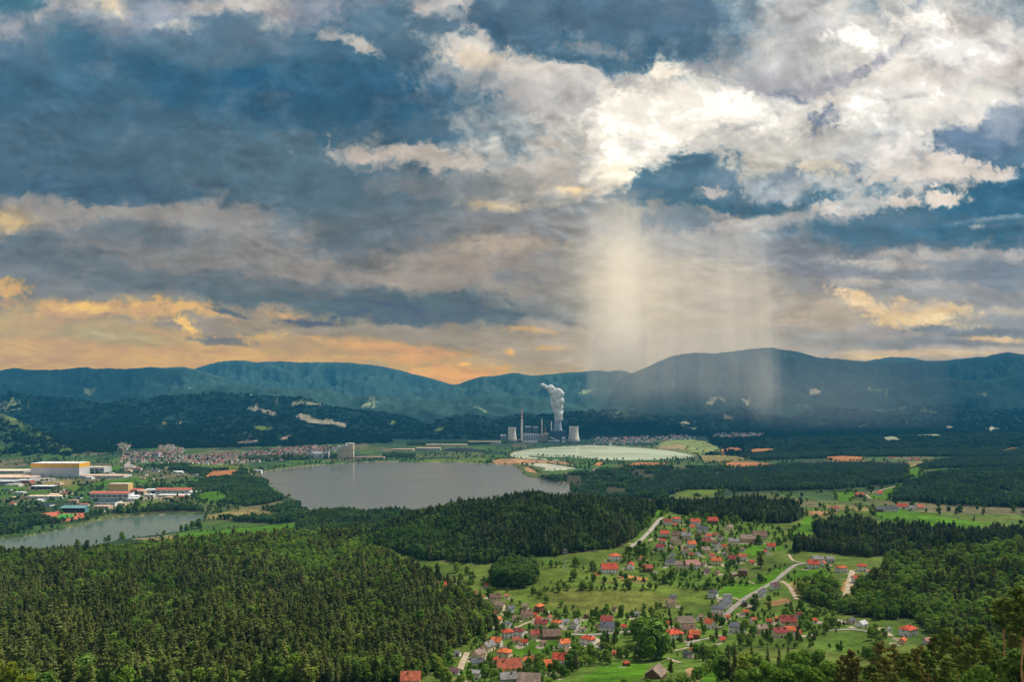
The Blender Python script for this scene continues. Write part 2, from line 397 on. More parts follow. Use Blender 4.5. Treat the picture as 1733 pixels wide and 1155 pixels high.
# ------------------------------------------------------------------ land cover
GRASS, LUSH, OLIVE, HAY = (0.062,0.108,0.014), (0.052,0.128,0.005), (0.084,0.122,0.018), (0.175,0.145,0.052)
SOIL, ORANGE, PALE, PAVED, TRACK = (0.24,0.130,0.062), (0.33,0.135,0.050), (0.23,0.20,0.13), (0.28,0.25,0.22), (0.42,0.12,0.07)
FIELDS = [   # (colour, outline in photo pixels)
 # meadows round the lower village
 ((0.070,0.118,0.017), [(740,1160),(750,1115),(790,1085),(830,1055),(850,1035),(905,1042),(1000,1046),(1120,1046),(1200,1035),(1260,1040),(1330,1030),(1400,1045),(1500,1075),(1480,1120),(1390,1100),(1260,1095),(1210,1125),(1150,1170),(830,1175)]),
 ((0.068,0.116,0.017), [(1100,880),(1210,870),(1300,890),(1335,912),(1305,935),(1262,945),(1250,965),(1270,990),(1180,1000),(1110,985),(1090,950),(1070,930),(1090,915)]),
 ((0.058,0.106,0.014), [(830,985),(900,958),(1000,965),(1004,978),(960,986),(905,990),(850,1000)]),
 ((0.050,0.095,0.013), [(905,1003),(960,997),(1035,995),(1090,1000),(1090,1003),(1030,999),(960,1001)]),
 (OLIVE, [(770,1010),(800,985),(850,985),(900,960),(960,955),(1010,970),(1080,985),(1130,995),(1200,1005),(1215,1022),(1120,1040),(1060,1045),(1000,1038),(930,1035),(880,1030),(850,1010)]),
 ((0.104,0.116,0.022), [(905,1005),(960,1000),(1030,998),(1090,1003),(1130,1012),(1128,1030),(1060,1037),(990,1035),(930,1026)]),
 (LUSH, [(1235,945),(1246,940),(1275,924),(1312,922),(1330,928),(1300,938),(1262,944)]),
 (LUSH, [(1330,1000),(1290,1000),(1245,1018),(1200,1008),(1230,992),(1290,985)]),
 (LUSH, [(1333,988),(1342,972),(1352,964),(1372,962),(1400,965),(1405,974),(1372,984)]),
 (LUSH, [(1270,985),(1300,970),(1330,958),(1345,955),(1330,972),(1305,985),(1280,995)]),
 (OLIVE, [(1283,1035),(1295,1018),(1318,1008),(1335,1010),(1340,1016),(1300,1032)]),
 (HAY, [(1330,990),(1345,985),(1390,988),(1436,992),(1432,1000),(1390,1010),(1352,1010)]),
 (SOIL, [(1295,1022),(1330,1014),(1340,1020),(1316,1026)]),
 (ORANGE, [(1425,1000),(1443,975),(1455,990),(1440,1008)]),
 (LUSH, [(905,1112),(870,1110),(862,1100),(905,1090),(940,1086),(950,1090),(925,1104)]),
 (LUSH, [(985,1150),(1020,1130),(1060,1120),(1100,1126),(1090,1145),(1060,1160),(1000,1170)]),
 ((0.30,0.19,0.10), [(1163,1132),(1197,1131),(1188,1150),(1150,1170),(1140,1160),(1158,1148)]),
 (LUSH, [(1200,1128),(1225,1138),(1262,1160),(1190,1175),(1186,1155)]),
 (GRASS, [(1380,1082),(1420,1072),(1470,1076),(1500,1090),(1470,1105),(1420,1100),(1390,1095)]),
 (OLIVE, [(756,1110),(770,1092),(800,1080),(806,1086),(786,1102),(770,1126),(756,1128)]),
 (HAY, [(740,1150),(780,1148),(800,1152),(760,1165)]),
 (ORANGE, [(1003,976),(1011,968),(1020,970),(1014,978)]), (ORANGE, [(1040,975),(1058,973),(1094,980),(1092,985),(1050,981)]), ((0.10,0.085,0.03), [(1000,984),(1050,983),(1100,987),(1098,989),(1050,986),(1002,987)]),
 # behind the hamlet
 (LUSH, [(1098,862),(1133,862),(1128,870),(1112,878),(1105,872)]),
 (LUSH, [(1335,910),(1352,892),(1362,874),(1380,874),(1378,894),(1370,908),(1345,918)]),
 (LUSH, [(1470,870),(1520,862),(1560,870),(1620,880),(1690,887),(1640,895),(1560,896),(1500,882)]),
 (SOIL, [(1357,866),(1400,866),(1418,868),(1400,874),(1360,873)]),
 (HAY, [(1390,855),(1440,856),(1490,862),(1470,866),(1400,864)]),
 (LUSH, [(1410,835),(1440,832),(1452,838),(1438,850),(1418,848)]),
 (LUSH, [(1465,842),(1505,826),(1522,822),(1510,840),(1500,848)]),
 (LUSH, [(1530,936),(1600,928),(1610,932),(1540,942)]),
 (OLIVE, [(1140,836),(1165,829),(1224,830),(1222,840),(1165,843)]),
 (LUSH, [(1536,795),(1560,790),(1556,806),(1538,810)]),
 (HAY, [(1528,783),(1560,780),(1578,786),(1540,794)]),
 (ORANGE, [(1398,774),(1425,772),(1462,774),(1460,780),(1420,782),(1400,779)]),
 # round the far lake
 (ORANGE, [(1268,762),(1280,759),(1312,760),(1310,767),(1270,771)]),
 (ORANGE, [(1222,787),(1240,781),(1290,784),(1320,787),(1300,790),(1232,790)]),
 (ORANGE, [(1210,765),(1235,757),(1258,760),(1262,768),(1236,766),(1220,772)]),
 ((0.16,0.19,0.06), [(1110,752),(1130,746),(1170,744),(1196,748),(1222,758),(1218,768),(1180,770),(1140,762)]),
 ((0.27,0.21,0.10), [(1108,756),(1150,752),(1165,757),(1160,762),(1120,760)]),
 (HAY, [(1182,772),(1230,770),(1270,778),(1250,782),(1190,784)]),
 (ORANGE, [(1050,788),(1080,783),(1138,784),(1110,789),(1070,790)]),
 (ORANGE, [(1004,788),(1012,782),(1024,785),(1018,790)]),
 ((0.30,0.17,0.08), [(822,781),(850,777),(900,778),(960,783),(974,788),(930,784),(885,786),(868,788),(840,786)]),
 ((0.36,0.19,0.09), [(885,790),(895,800),(912,801),(900,794)]),
 (OLIVE, [(706,782),(720,778),(800,776),(850,776),(822,784),(760,783)]),
 (PALE, [(998,797),(1010,792),(1020,794),(1006,800)]),
 # left plain
 (LUSH, [(300,908),(330,902),(420,893),(500,886),(545,883),(545,888),(480,898),(440,904),(380,910),(300,913)]),
 (HAY, [(230,914),(300,908),(350,912),(300,915)]),
 (HAY, [(350,872),(380,868),(400,863),(430,862),(480,870),(470,876),(400,878),(348,880)]),
 (OLIVE, [(205,862),(240,853),(273,848),(275,853),(240,866),(205,866)]),
 (LUSH, [(330,842),(345,834),(370,832),(388,840),(380,850),(345,852)]),
 (LUSH, [(152,820),(180,814),(240,807),(258,812),(240,818),(190,822),(160,823)]),
 (HAY, [(62,818),(80,813),(118,812),(130,818),(118,824),(75,824)]),
 (OLIVE, [(100,828),(130,820),(140,826),(130,834),(110,836)]),
 (LUSH, [(-60,826),(0,824),(45,825),(44,832),(0,834),(-60,836)]),
 (LUSH, [(45,834),(96,829),(90,834),(50,838)]),
 (LUSH, [(170,793),(205,787),(208,792),(190,799),(172,800)]),
 (ORANGE, [(346,807),(360,798),(400,796),(416,800),(380,806),(350,809)]),
 (OLIVE, [(300,792),(340,785),(420,790),(440,798),(400,796),(350,796)]),
 (PAVED, [(206,790),(216,782),(224,777),(222,786),(240,792),(210,793)]),
 (PAVED, [(85,832),(110,828),(122,833),(90,836)]), (PALE, [(155,856),(200,852),(240,848),(205,858),(160,862)]),
 (PAVED, [(-60,810),(40,806),(120,812),(60,818),(-60,822)]), (PALE, [(225,840),(300,838),(330,838),(300,846),(235,848)]),
 (TRACK, [(62,871),(100,866),(146,867),(144,876),(112,883),(90,884),(64,876)]),
 ((0.06,0.30,0.06), [(96,873),(112,870),(132,873),(112,879),(97,878)]),
 ((0.28,0.24,0.13), [(0,918),(40,913),(60,908),(110,899),(150,888),(175,881),(182,883),(140,897),(80,910),(30,916),(0,921)]),
 # clearings on the dark hills
 (PALE, [(418,692),(435,689),(468,698),(470,703),(455,703),(435,697)]),
 (PALE, [(448,681),(470,679),(472,683),(452,684)]), ((0.22,0.22,0.12), [(490,681),(530,681),(545,685),(520,686)]),
 (PALE, [(494,703),(530,708),(560,711),(590,722),(580,723),(545,719),(510,712)]),
 (OLIVE, [(425,723),(455,721),(460,727),(440,729)]), ((0.25,0.18,0.12), [(472,745),(485,738),(494,736),(484,746)]),
 (OLIVE, [(655,718),(665,712),(672,715),(662,720)]), (OLIVE, [(735,728),(748,722),(756,724),(742,731)]),
 (HAY, [(270,716),(285,714),(285,717),(272,718)]), (HAY, [(296,716),(308,714),(308,717),(298,719)]),
 ((0.10,0.13,0.05), [(0,700),(15,704),(30,716),(40,727),(25,722),(8,712)]),
 (GRASS, [(95,765),(110,758),(122,760),(118,768),(100,770)]), (GRASS, [(195,752),(220,750),(222,758),(200,760)]),
 (OLIVE, [(180,783),(210,772),(220,776),(205,785)]),
 ((0.24,0.25,0.15), [(1488,742),(1510,738),(1535,746),(1520,749),(1500,750)]), ((0.22,0.24,0.14), [(1545,737),(1590,735),(1600,742),(1550,741)]),
 (OLIVE, [(1365,753),(1390,751),(1425,756),(1400,757)]), (HAY, [(1690,765),(1720,756),(1733,762),(1700,767)]),
 (PALE, [(1195,682),(1225,676),(1230,680),(1205,686)]), (PALE, [(1215,705),(1225,700),(1248,708),(1228,711)]), (PALE, [(1250,676),(1268,676),(1275,679),(1255,680)]),
 ((0.3,0.3,0.22), [(1670,725),(1680,722),(1690,728),(1678,734)]), (PALE, [(1450,722),(1466,720),(1466,724),(1454,725)]), (PALE, [(1325,732),(1340,729),(1342,732),(1330,734)]), (PALE, [(1515,692),(1530,690),(1530,693),(1518,694)]),
 (PALE, [(1600,722),(1614,722),(1612,726),(1602,726)]), (PALE, [(1635,734),(1660,733),(1655,736)]), (GRASS, [(1640,742),(1665,740),(1660,746)]), (PALE, [(1370,661),(1388,658),(1386,667),(1372,668)]),
 (PALE, [(990,694),(1010,690),(1035,690),(1010,694)]),(PALE, [(1150,716),(1160,713),(1168,720),(1155,721)]),
]
# woods as (photo column, distance) outlines: kind is the share of conifers
WOODS = [
 ('near_forest', 0.64, [(-260,395),(-260,1340),(0,1320),(150,1330),(300,1385),(420,1440),(520,1470),(575,1420),(615,1200),(690,1010),(745,900),(800,805),(836,740),(832,690),(800,650),(765,615),(742,560),(725,520),(700,480),(640,455),(450,440),(300,430),(150,425),(0,395)]),
 ('middle_wood', 0.60, [(560,1345),(600,1225),(660,1125),(720,1055),(790,1000),(840,975),(920,978),(1000,990),(1050,1015),(1075,1065),(1092,1140),(1108,1230),(1100,1400),(1080,1600),(960,1800),(800,1930),(650,2040),(540,2090),(500,1800),(530,1480)]),
 ('hillside_wood', 0.18, [(1335,800),(1360,745),(1400,700),(1440,668),(1500,640),(1545,640),(1590,560),(1640,480),(1733,400),(2000,360),(2000,1000),(1733,985),(1650,965),(1560,935),(1500,890),(1490,830),(1452,770),(1442,720),(1426,735),(1420,780),(1385,800)]),
 ('spruce_belt', 0.80, [(1345,985),(1400,975),(1470,930),(1540,950),(1600,1000),(1600,1035),(1520,1040),(1440,1030),(1350,1030)]),
 ('dark_spruce_wood', 0.92, [(1385,1065),(1450,1040),(1560,1060),(1733,1080),(2000,1120),(2000,1240),(1733,1180),(1600,1170),(1520,1165),(1450,1240),(1400,1230),(1378,1170)]),
 ('hamlet_wood', 0.92, [(1102,1470),(1165,1290),(1240,1250),(1300,1230),(1340,1245),(1358,1320),(1345,1500),(1270,1560),(1170,1540),(1115,1500)]),
 ('farm_wood', 0.85, [(1070,2300),(1130,2080),(1225,2120),(1240,1990),(1320,1900),(1420,1930),(1500,2040),(1535,2100),(1535,2450),(1400,2600),(1200,2600),(1090,2500)]),
 ('shore_scrub', 0.15, [(880,2900),(900,2800),(962,2760),(972,2200),(1000,1900),(1080,1730),(1140,1740),(1128,2000),(1080,2300),(1090,2500),(1180,2620),(1240,3100),(1150,3250),(1060,3350),(960,3050)]),
 ('farmland_wood', 0.72, [(1508,1700),(1600,1640),(1733,1600),(2000,1600),(2000,2450),(1733,2450),(1600,2350),(1540,2050)]),
 ('lakeside_wood', 0.08, [(395,2050),(440,2080),(478,2200),(498,2240),(506,2150),(545,1960),(520,1900),(430,1880),(360,1950),(330,2010)]),
 ('lakeside_wood', 0.08, [(330,2420),(350,2280),(430,2200),(480,2330),(462,2560),(440,2900),(400,3000),(350,2920),(322,2700)]),
 ('shore_grove', 0.10, [(-260,1720),(-100,1700),(20,1740),(60,1850),(105,1900),(100,2040),(50,2080),(0,2130),(-260,2200)]),
 ('shore_grove', 0.10, [(180,2050),(260,2060),(345,2080),(345,2180),(270,2180),(190,2110)]),
 ('town_edge_grove', 0.15, [(255,3420),(300,3200),(345,3050),(420,3100),(410,3350),(330,3500)]),
 ('town_edge_grove', 0.15, [(420,3700),(500,3780),(560,3900),(600,4000),(600,4150),(500,4000),(400,3900)]),
 ('dam_grove', 0.15, [(650,4000),(700,3950),(704,4120),(650,4200)]),
 ('dam_grove', 0.15, [(690,4900),(800,5000),(860,5150),(860,5300),(760,5250),(690,5100)]),
 ('valley_wood', 0.88, [(1205,2680),(1330,2720),(1400,2700),(1500,2560),(1540,2640),(1600,2700),(1733,2550),(2000,2500),(2000,3250),(1733,3300),(1590,3250),(1570,2950),(1530,2900),(1480,3080),(1340,3150),(1250,2950)]),
 ('valley_wood', 0.88, [(1280,3500),(1400,3520),(1500,3560),(1600,3480),(1733,3400),(2000,3400),(2000,5200),(1733,5300),(1500,5250),(1300,5200),(1260,4600),(1230,4300)]),
]
# ------------------------------------------------------------------ sky: a far curved backdrop of broken storm cloud (it gives off its own light)
SKY_GAIN = 1.0
HAZE_COL, HAZE_DEN, HAZE_GLOW = (0.05, 0.32, 0.62), 4.0e-5, (0.045, 0.27, 0.48)
# every cloud mass: centre column/row, half width/height, tilt, colour, cover, softness, raggedness
CLOUDS = [
 # upper left, pale tops
 (150,18,90,30,0,(178,176,176),.9,.5,.5),(190,12,30,16,0,(236,216,182),.9,.6,.5),(35,6,45,14,0,(62,112,132),.9,.4,.4),
 (275,25,70,32,0,(160,166,178),.8,.6,.5),(300,46,34,10,0,(206,200,190),.9,.5,.6),(410,10,95,20,0,(196,190,184),.95,.5,.5),
 (455,36,42,26,20,(204,194,184),.9,.5,.6),(400,34,52,18,0,(92,124,146),.9,.5,.5),(60,85,75,30,0,(108,132,152),.7,.7,.5),
 (200,52,120,24,8,(118,138,156),.7,.7,.5),(15,45,30,20,0,(165,165,172),.8,.6,.5),(560,20,90,28,0,(150,155,168),.8,.6,.5),
 # main dark deck, left
 (300,150,420,60,0,(60,104,130),.95,.5,.5),(90,110,110,35,8,(76,112,136),.7,.7,.4),(120,75,50,35,35,(60,108,134),.7,.6,.5),
 (430,155,130,30,5,(34,88,122),.85,.7,.4),(280,125,120,24,14,(50,98,130),.7,.7,.4),(600,105,100,42,20,(56,102,130),.9,.5,.5),
 (420,80,150,26,4,(96,124,144),.7,.7,.5),(330,95,100,22,8,(88,120,140),.6,.7,.5),
 (220,265,380,80,0,(74,106,126),.92,.6,.4),(450,285,220,70,0,(82,112,128),.85,.6,.4),(120,325,240,22,0,(64,98,122),.8,.6,.4),
 (560,300,180,70,0,(86,114,130),.8,.7,.4),
 (690,195,210,42,0,(50,95,123),.95,.4,.5),(820,205,150,42,2,(82,112,132),.9,.4,.6),(640,165,140,38,0,(48,94,124),.9,.5,.5),
 (905,205,70,20,10,(92,118,134),.85,.4,.7),(790,138,70,13,8,(84,112,132),.85,.4,.7),(925,275,32,22,30,(112,126,136),.85,.4,.7),
 (860,250,70,14,0,(92,118,134),.85,.4,.7),
 # pale band through the middle
 (720,268,130,22,2,(196,184,172),.9,.4,.7),(620,260,60,12,0,(190,180,172),.8,.5,.6),(900,300,110,26,3,(170,164,156),.85,.5,.6),
 (830,320,160,26,0,(146,148,148),.8,.6,.5),(862,346,75,9,2,(206,186,154),.85,.7,.5),(760,312,120,16,0,(120,132,140),.7,.6,.5),
 (905,372,120,20,0,(142,146,150),.85,.5,.5),(980,395,60,12,0,(132,140,148),.8,.5,.5),(975,322,70,12,0,(196,184,164),.85,.6,.5),
 # left pale shelf under the deck
 (55,368,130,30,0,(152,149,146),.95,.35,.5),(8,378,42,20,0,(218,188,134),.9,.8,.4),(245,360,170,18,2,(156,153,149),.95,.3,.5),
 (430,398,150,36,12,(150,150,150),.9,.45,.5),(240,392,105,20,6,(106,121,131),.85,.6,.5),(330,440,290,30,3,(136,138,139),.9,.6,.5),
 (80,430,130,22,10,(98,114,125),.9,.5,.5),(200,460,120,12,14,(112,124,132),.8,.5,.5),(470,405,30,10,15,(120,130,138),.7,.6,.5),
 (580,470,130,24,8,(150,149,147),.8,.5,.5),(630,405,120,40,0,(98,117,130),.92,.45,.5),(660,440,70,22,0,(106,120,128),.92,.35,.6),
 (780,445,130,38,0,(166,156,148),.85,.6,.5),(700,478,130,18,0,(158,153,148),.85,.5,.5),(860,415,100,16,0,(178,166,152),.8,.6,.5),
 (850,470,18,8,0,(128,136,142),.8,.5,.6),(870,490,70,10,0,(150,150,146),.8,.5,.6),
 # lower dark shelf
 (430,488,330,20,4,(104,120,129),.92,.35,.5),(520,515,220,16,6,(92,115,126),.9,.4,.5),(770,525,250,28,1,(88,114,128),.95,.35,.5),
 (950,515,90,22,0,(130,138,142),.8,.5,.5),
 # yellow sky in the west
 (180,600,420,60,0,(208,172,116),.92,.5,.3),(140,520,120,16,2,(218,176,110),.9,.4,.6),(300,528,90,16,6,(228,184,114),.9,.4,.7),
 (14,487,32,13,0,(226,182,112),.95,.4,.5),(120,560,120,12,6,(180,170,138),.8,.6,.5),(230,575,120,10,4,(176,168,142),.7,.6,.5),
 (60,545,70,14,0,(206,174,118),.7,.5,.5),(420,600,150,18,0,(206,172,120),.8,.5,.4),
 (345,550,75,16,12,(152,148,144),.95,.3,.6),(372,577,50,7,4,(118,128,137),.95,.35,.5),(470,545,95,20,6,(164,155,142),.9,.4,.6),
 (315,545,24,8,35,(240,196,122),.9,.5,.8),(145,520,50,8,5,(244,202,124),.85,.5,.8),(480,534,30,5,12,(232,186,120),.8,.5,.7),
 (385,527,34,6,10,(88,110,122),.85,.4,.5),(530,547,55,8,2,(84,108,122),.85,.5,.5),(460,525,25,12,0,(176,158,140),.8,.5,.6),
 (680,572,230,18,2,(152,149,142),.9,.4,.5),(690,600,140,14,3,(216,166,110),.85,.5,.5),(770,634,90,16,0,(228,172,110),.9,.6,.4),
 (560,592,120,10,3,(178,160,132),.8,.5,.5),(640,585,110,8,4,(216,170,116),.7,.6,.5),(900,600,130,26,0,(168,161,150),.8,.5,.5),
 (866,597,8,5,20,(232,180,112),.9,.4,.6),(940,590,34,5,2,(220,178,122),.8,.5,.6),(905,562,40,5,2,(214,176,130),.8,.5,.6),(785,617,14,3,0,(235,186,120),.9,.4,.3),
 # behind the light shafts, their beam glow painted into the cloud colours
 (1150,490,200,135,0,(194,186,173),.9,.5,.15),(1060,470,66,112,0,(224,210,182),.9,.9,.15),(1150,590,220,40,0,(178,172,163),.8,.6,.3),
 (1100,385,120,22,0,(168,166,164),.85,.5,.4),(1220,415,110,30,0,(172,174,176),.8,.5,.4),(1230,545,120,14,0,(200,184,158),.7,.7,.4),
 # glow round the hidden sun
 (1080,200,240,120,0,(214,208,199),.95,.5,.5),(960,120,170,50,0,(198,193,187),.9,.5,.6),(830,75,130,40,20,(206,199,190),.92,.4,.6),
 (770,25,90,34,0,(200,194,190),.9,.5,.5),(1010,265,90,50,0,(190,182,172),.8,.6,.6),(960,165,90,30,0,(180,178,178),.8,.5,.7),
 (800,95,45,16,0,(224,208,186),.8,.6,.7),
 # upper middle dark mass
 (1100,40,270,58,2,(78,112,136),.96,.3,.7),(1050,88,140,20,4,(64,106,132),.92,.35,.8),(1285,60,75,55,0,(80,114,137),.92,.35,.8),
 (1275,118,42,22,0,(112,127,147),.85,.4,.8),(980,20,130,30,0,(82,114,138),.85,.4,.6),(1010,82,60,10,5,(150,155,162),.7,.6,.7),
 (1200,110,60,14,0,(150,152,156),.8,.5,.8),(1160,20,120,20,0,(92,120,144),.6,.7,.6),
 (830,48,48,13,32,(66,102,130),.95,.3,.6),(800,33,20,12,0,(80,112,134),.9,.4,.6),(738,46,55,12,8,(86,116,136),.9,.4,.6),
 (645,42,66,44,15,(84,118,140),.9,.4,.6),(610,76,30,14,25,(198,190,183),.9,.4,.5),(560,60,26,10,0,(188,182,178),.8,.5,.5),
 # right: broken bright cloud
 (1560,110,300,150,0,(230,224,214),.95,.4,.5),(1340,190,120,80,0,(214,207,198),.85,.5,.5),(1360,50,70,45,0,(186,186,188),.85,.5,.6),
 (1350,130,75,32,0,(188,187,188),.85,.5,.6),(1650,45,75,28,0,(192,186,182),.8,.6,.5),(1595,122,58,20,0,(196,189,184),.8,.6,.5),
 (1700,110,50,26,0,(200,190,184),.8,.6,.5),(1490,100,62,9,-36,(150,154,168),.8,.5,.7),(1460,122,22,8,-20,(132,140,158),.85,.5,.7),(1395,142,70,11,-18,(164,165,174),.8,.5,.8),
 (1300,150,65,30,0,(168,170,176),.8,.6,.6),(1330,165,24,8,10,(118,130,150),.8,.4,.8),(1395,203,27,19,-10,(108,124,146),.92,.35,.8),(1410,195,16,8,-20,(190,188,186),.85,.4,.7),
 (1300,255,140,42,0,(206,202,194),.9,.5,.5),(1260,285,90,20,0,(204,198,184),.8,.5,.5),(1480,260,90,34,-10,(214,212,208),.9,.4,.6),
 # bright holes (over-exposed)
 (1058,228,80,82,10,(264,258,242),1,.5,.45),(1075,185,52,30,0,(262,254,238),1,.5,.7),(1130,116,30,20,0,(258,246,226),.95,.6,.7),
 (1240,190,90,36,14,(262,256,244),1,.5,.5),(1160,200,120,26,4,(250,244,230),.9,.5,.7),(1040,292,46,20,0,(256,244,220),.9,.6,.6),(1105,245,60,30,0,(252,246,234),.85,.6,.6),
 (975,318,26,5,0,(255,226,176),.9,.6,.5),(1150,160,30,16,0,(248,240,226),.8,.6,.7),
 (1452,64,46,20,12,(262,256,246),.95,.5,.6),(1560,28,58,20,0,(262,254,242),.95,.5,.6),(1620,84,80,28,10,(252,247,240),.9,.6,.6),
 (1540,158,60,24,0,(248,243,236),.9,.6,.7),(1465,190,40,30,0,(254,249,240),.9,.55,.7),(1640,178,80,22,0,(250,244,234),.85,.6,.6),(1700,60,30,20,0,(244,238,230),.7,.6,.6),
 (1520,120,50,30,0,(246,238,226),.7,.6,.7),
 # right middle: cumulus on dark
 (1655,248,88,36,-8,(104,130,156),.95,.3,.6),(1712,205,50,28,-20,(150,164,180),.9,.4,.6),(1705,285,70,30,0,(84,120,146),.92,.35,.6),
 (1330,322,110,22,0,(176,184,190),.85,.5,.6),(1400,295,90,8,-14,(122,142,158),.8,.5,.7),(1345,300,40,8,0,(126,144,160),.8,.4,.7),(1440,325,90,28,0,(198,200,198),.85,.5,.7),(1390,285,30,14,0,(226,212,190),.85,.4,.7),
 (1520,258,52,22,-14,(238,232,224),.95,.35,.8),(1560,290,74,30,0,(218,213,206),.9,.4,.8),(1500,300,40,18,0,(222,214,204),.85,.4,.8),(1585,275,30,20,0,(214,206,200),.85,.4,.8),
 (1590,370,280,44,0,(62,110,136),.97,.3,.5),(1705,335,110,38,0,(50,104,134),.95,.35,.5),(1470,398,150,24,2,(80,118,140),.9,.4,.5),(1480,365,130,18,0,(92,124,144),.85,.4,.6),
 (1630,292,62,18,-4,(230,218,206),.97,.3,.8),(1610,276,26,14,0,(234,222,210),.95,.35,.8),(1700,295,22,8,-10,(216,206,198),.9,.4,.7),
 (1520,340,30,10,0,(232,216,200),.9,.35,.8),(1590,334,42,11,-6,(226,212,198),.95,.35,.8),(1420,355,44,11,6,(218,210,200),.92,.35,.8),(1460,340,50,16,0,(206,204,200),.85,.4,.8),
 (1690,372,60,5,-4,(150,166,178),.7,.6,.5),(1650,384,14,4,0,(196,192,190),.8,.6,.5),
 # dark cloud under the bright hole
 (1160,312,80,42,-12,(76,116,139),.96,.3,.7),(1215,300,30,20,0,(110,138,158),.8,.5,.7),(1255,348,85,14,4,(64,108,131),.95,.3,.6),(1240,330,30,14,0,(90,122,142),.85,.4,.7),(1210,322,20,8,0,(200,190,184),.85,.4,.7),
 (1150,372,70,18,0,(114,134,147),.9,.4,.5),(1060,328,50,6,-3,(110,132,146),.8,.5,.5),(1320,375,110,14,-4,(186,184,182),.85,.5,.6),(1250,375,50,9,-8,(196,190,184),.85,.4,.7),
 # lower right shelves
 (1340,432,75,34,0,(132,142,153),.85,.5,.5),(1520,450,190,16,0,(150,156,163),.85,.5,.5),(1640,430,120,12,0,(186,182,178),.85,.4,.6),(1480,448,90,9,4,(196,190,180),.85,.4,.6),
 (1420,460,75,18,8,(136,144,154),.85,.4,.6),(1700,462,90,30,0,(128,144,158),.85,.5,.5),(1600,470,110,12,6,(134,146,156),.8,.5,.5),(1460,478,50,8,3,(204,190,172),.8,.6,.5),
 (1560,560,300,70,0,(168,168,167),.85,.5,.3),(1620,500,170,16,4,(158,162,165),.85,.5,.5),(1580,480,90,9,4,(178,176,174),.8,.5,.5),
 (1400,530,75,34,0,(192,178,160),.8,.6,.4),(1455,510,42,12,26,(238,208,166),.92,.4,.7),(1490,530,40,10,36,(222,196,162),.8,.5,.7),(1570,534,88,21,4,(238,208,162),.95,.35,.7),(1555,520,40,9,0,(208,194,176),.7,.5,.7),(1600,545,40,8,10,(252,224,178),.8,.6,.7),
 (1720,528,40,10,0,(206,194,176),.8,.5,.5),(1690,545,90,10,2,(150,158,163),.8,.5,.5),(1650,562,110,8,0,(124,138,148),.9,.4,.5),(1560,582,140,9,0,(132,142,150),.9,.4,.5),
 (1690,572,50,5,4,(228,198,156),.9,.4,.6),(1640,590,90,5,0,(176,172,165),.8,.5,.5),(1570,600,170,7,0,(218,194,164),.9,.5,.4),(1700,590,60,6,0,(196,184,168),.8,.5,.5),(1470,606,40,4,0,(226,200,160),.9,.5,.4),
 (1390,575,110,12,2,(160,162,160),.8,.5,.5),
]

def smooth_v(a, b, t):
    t = np.clip((t - a) / (b - a), 0, 1)
    return t * t * (3 - 2 * t)

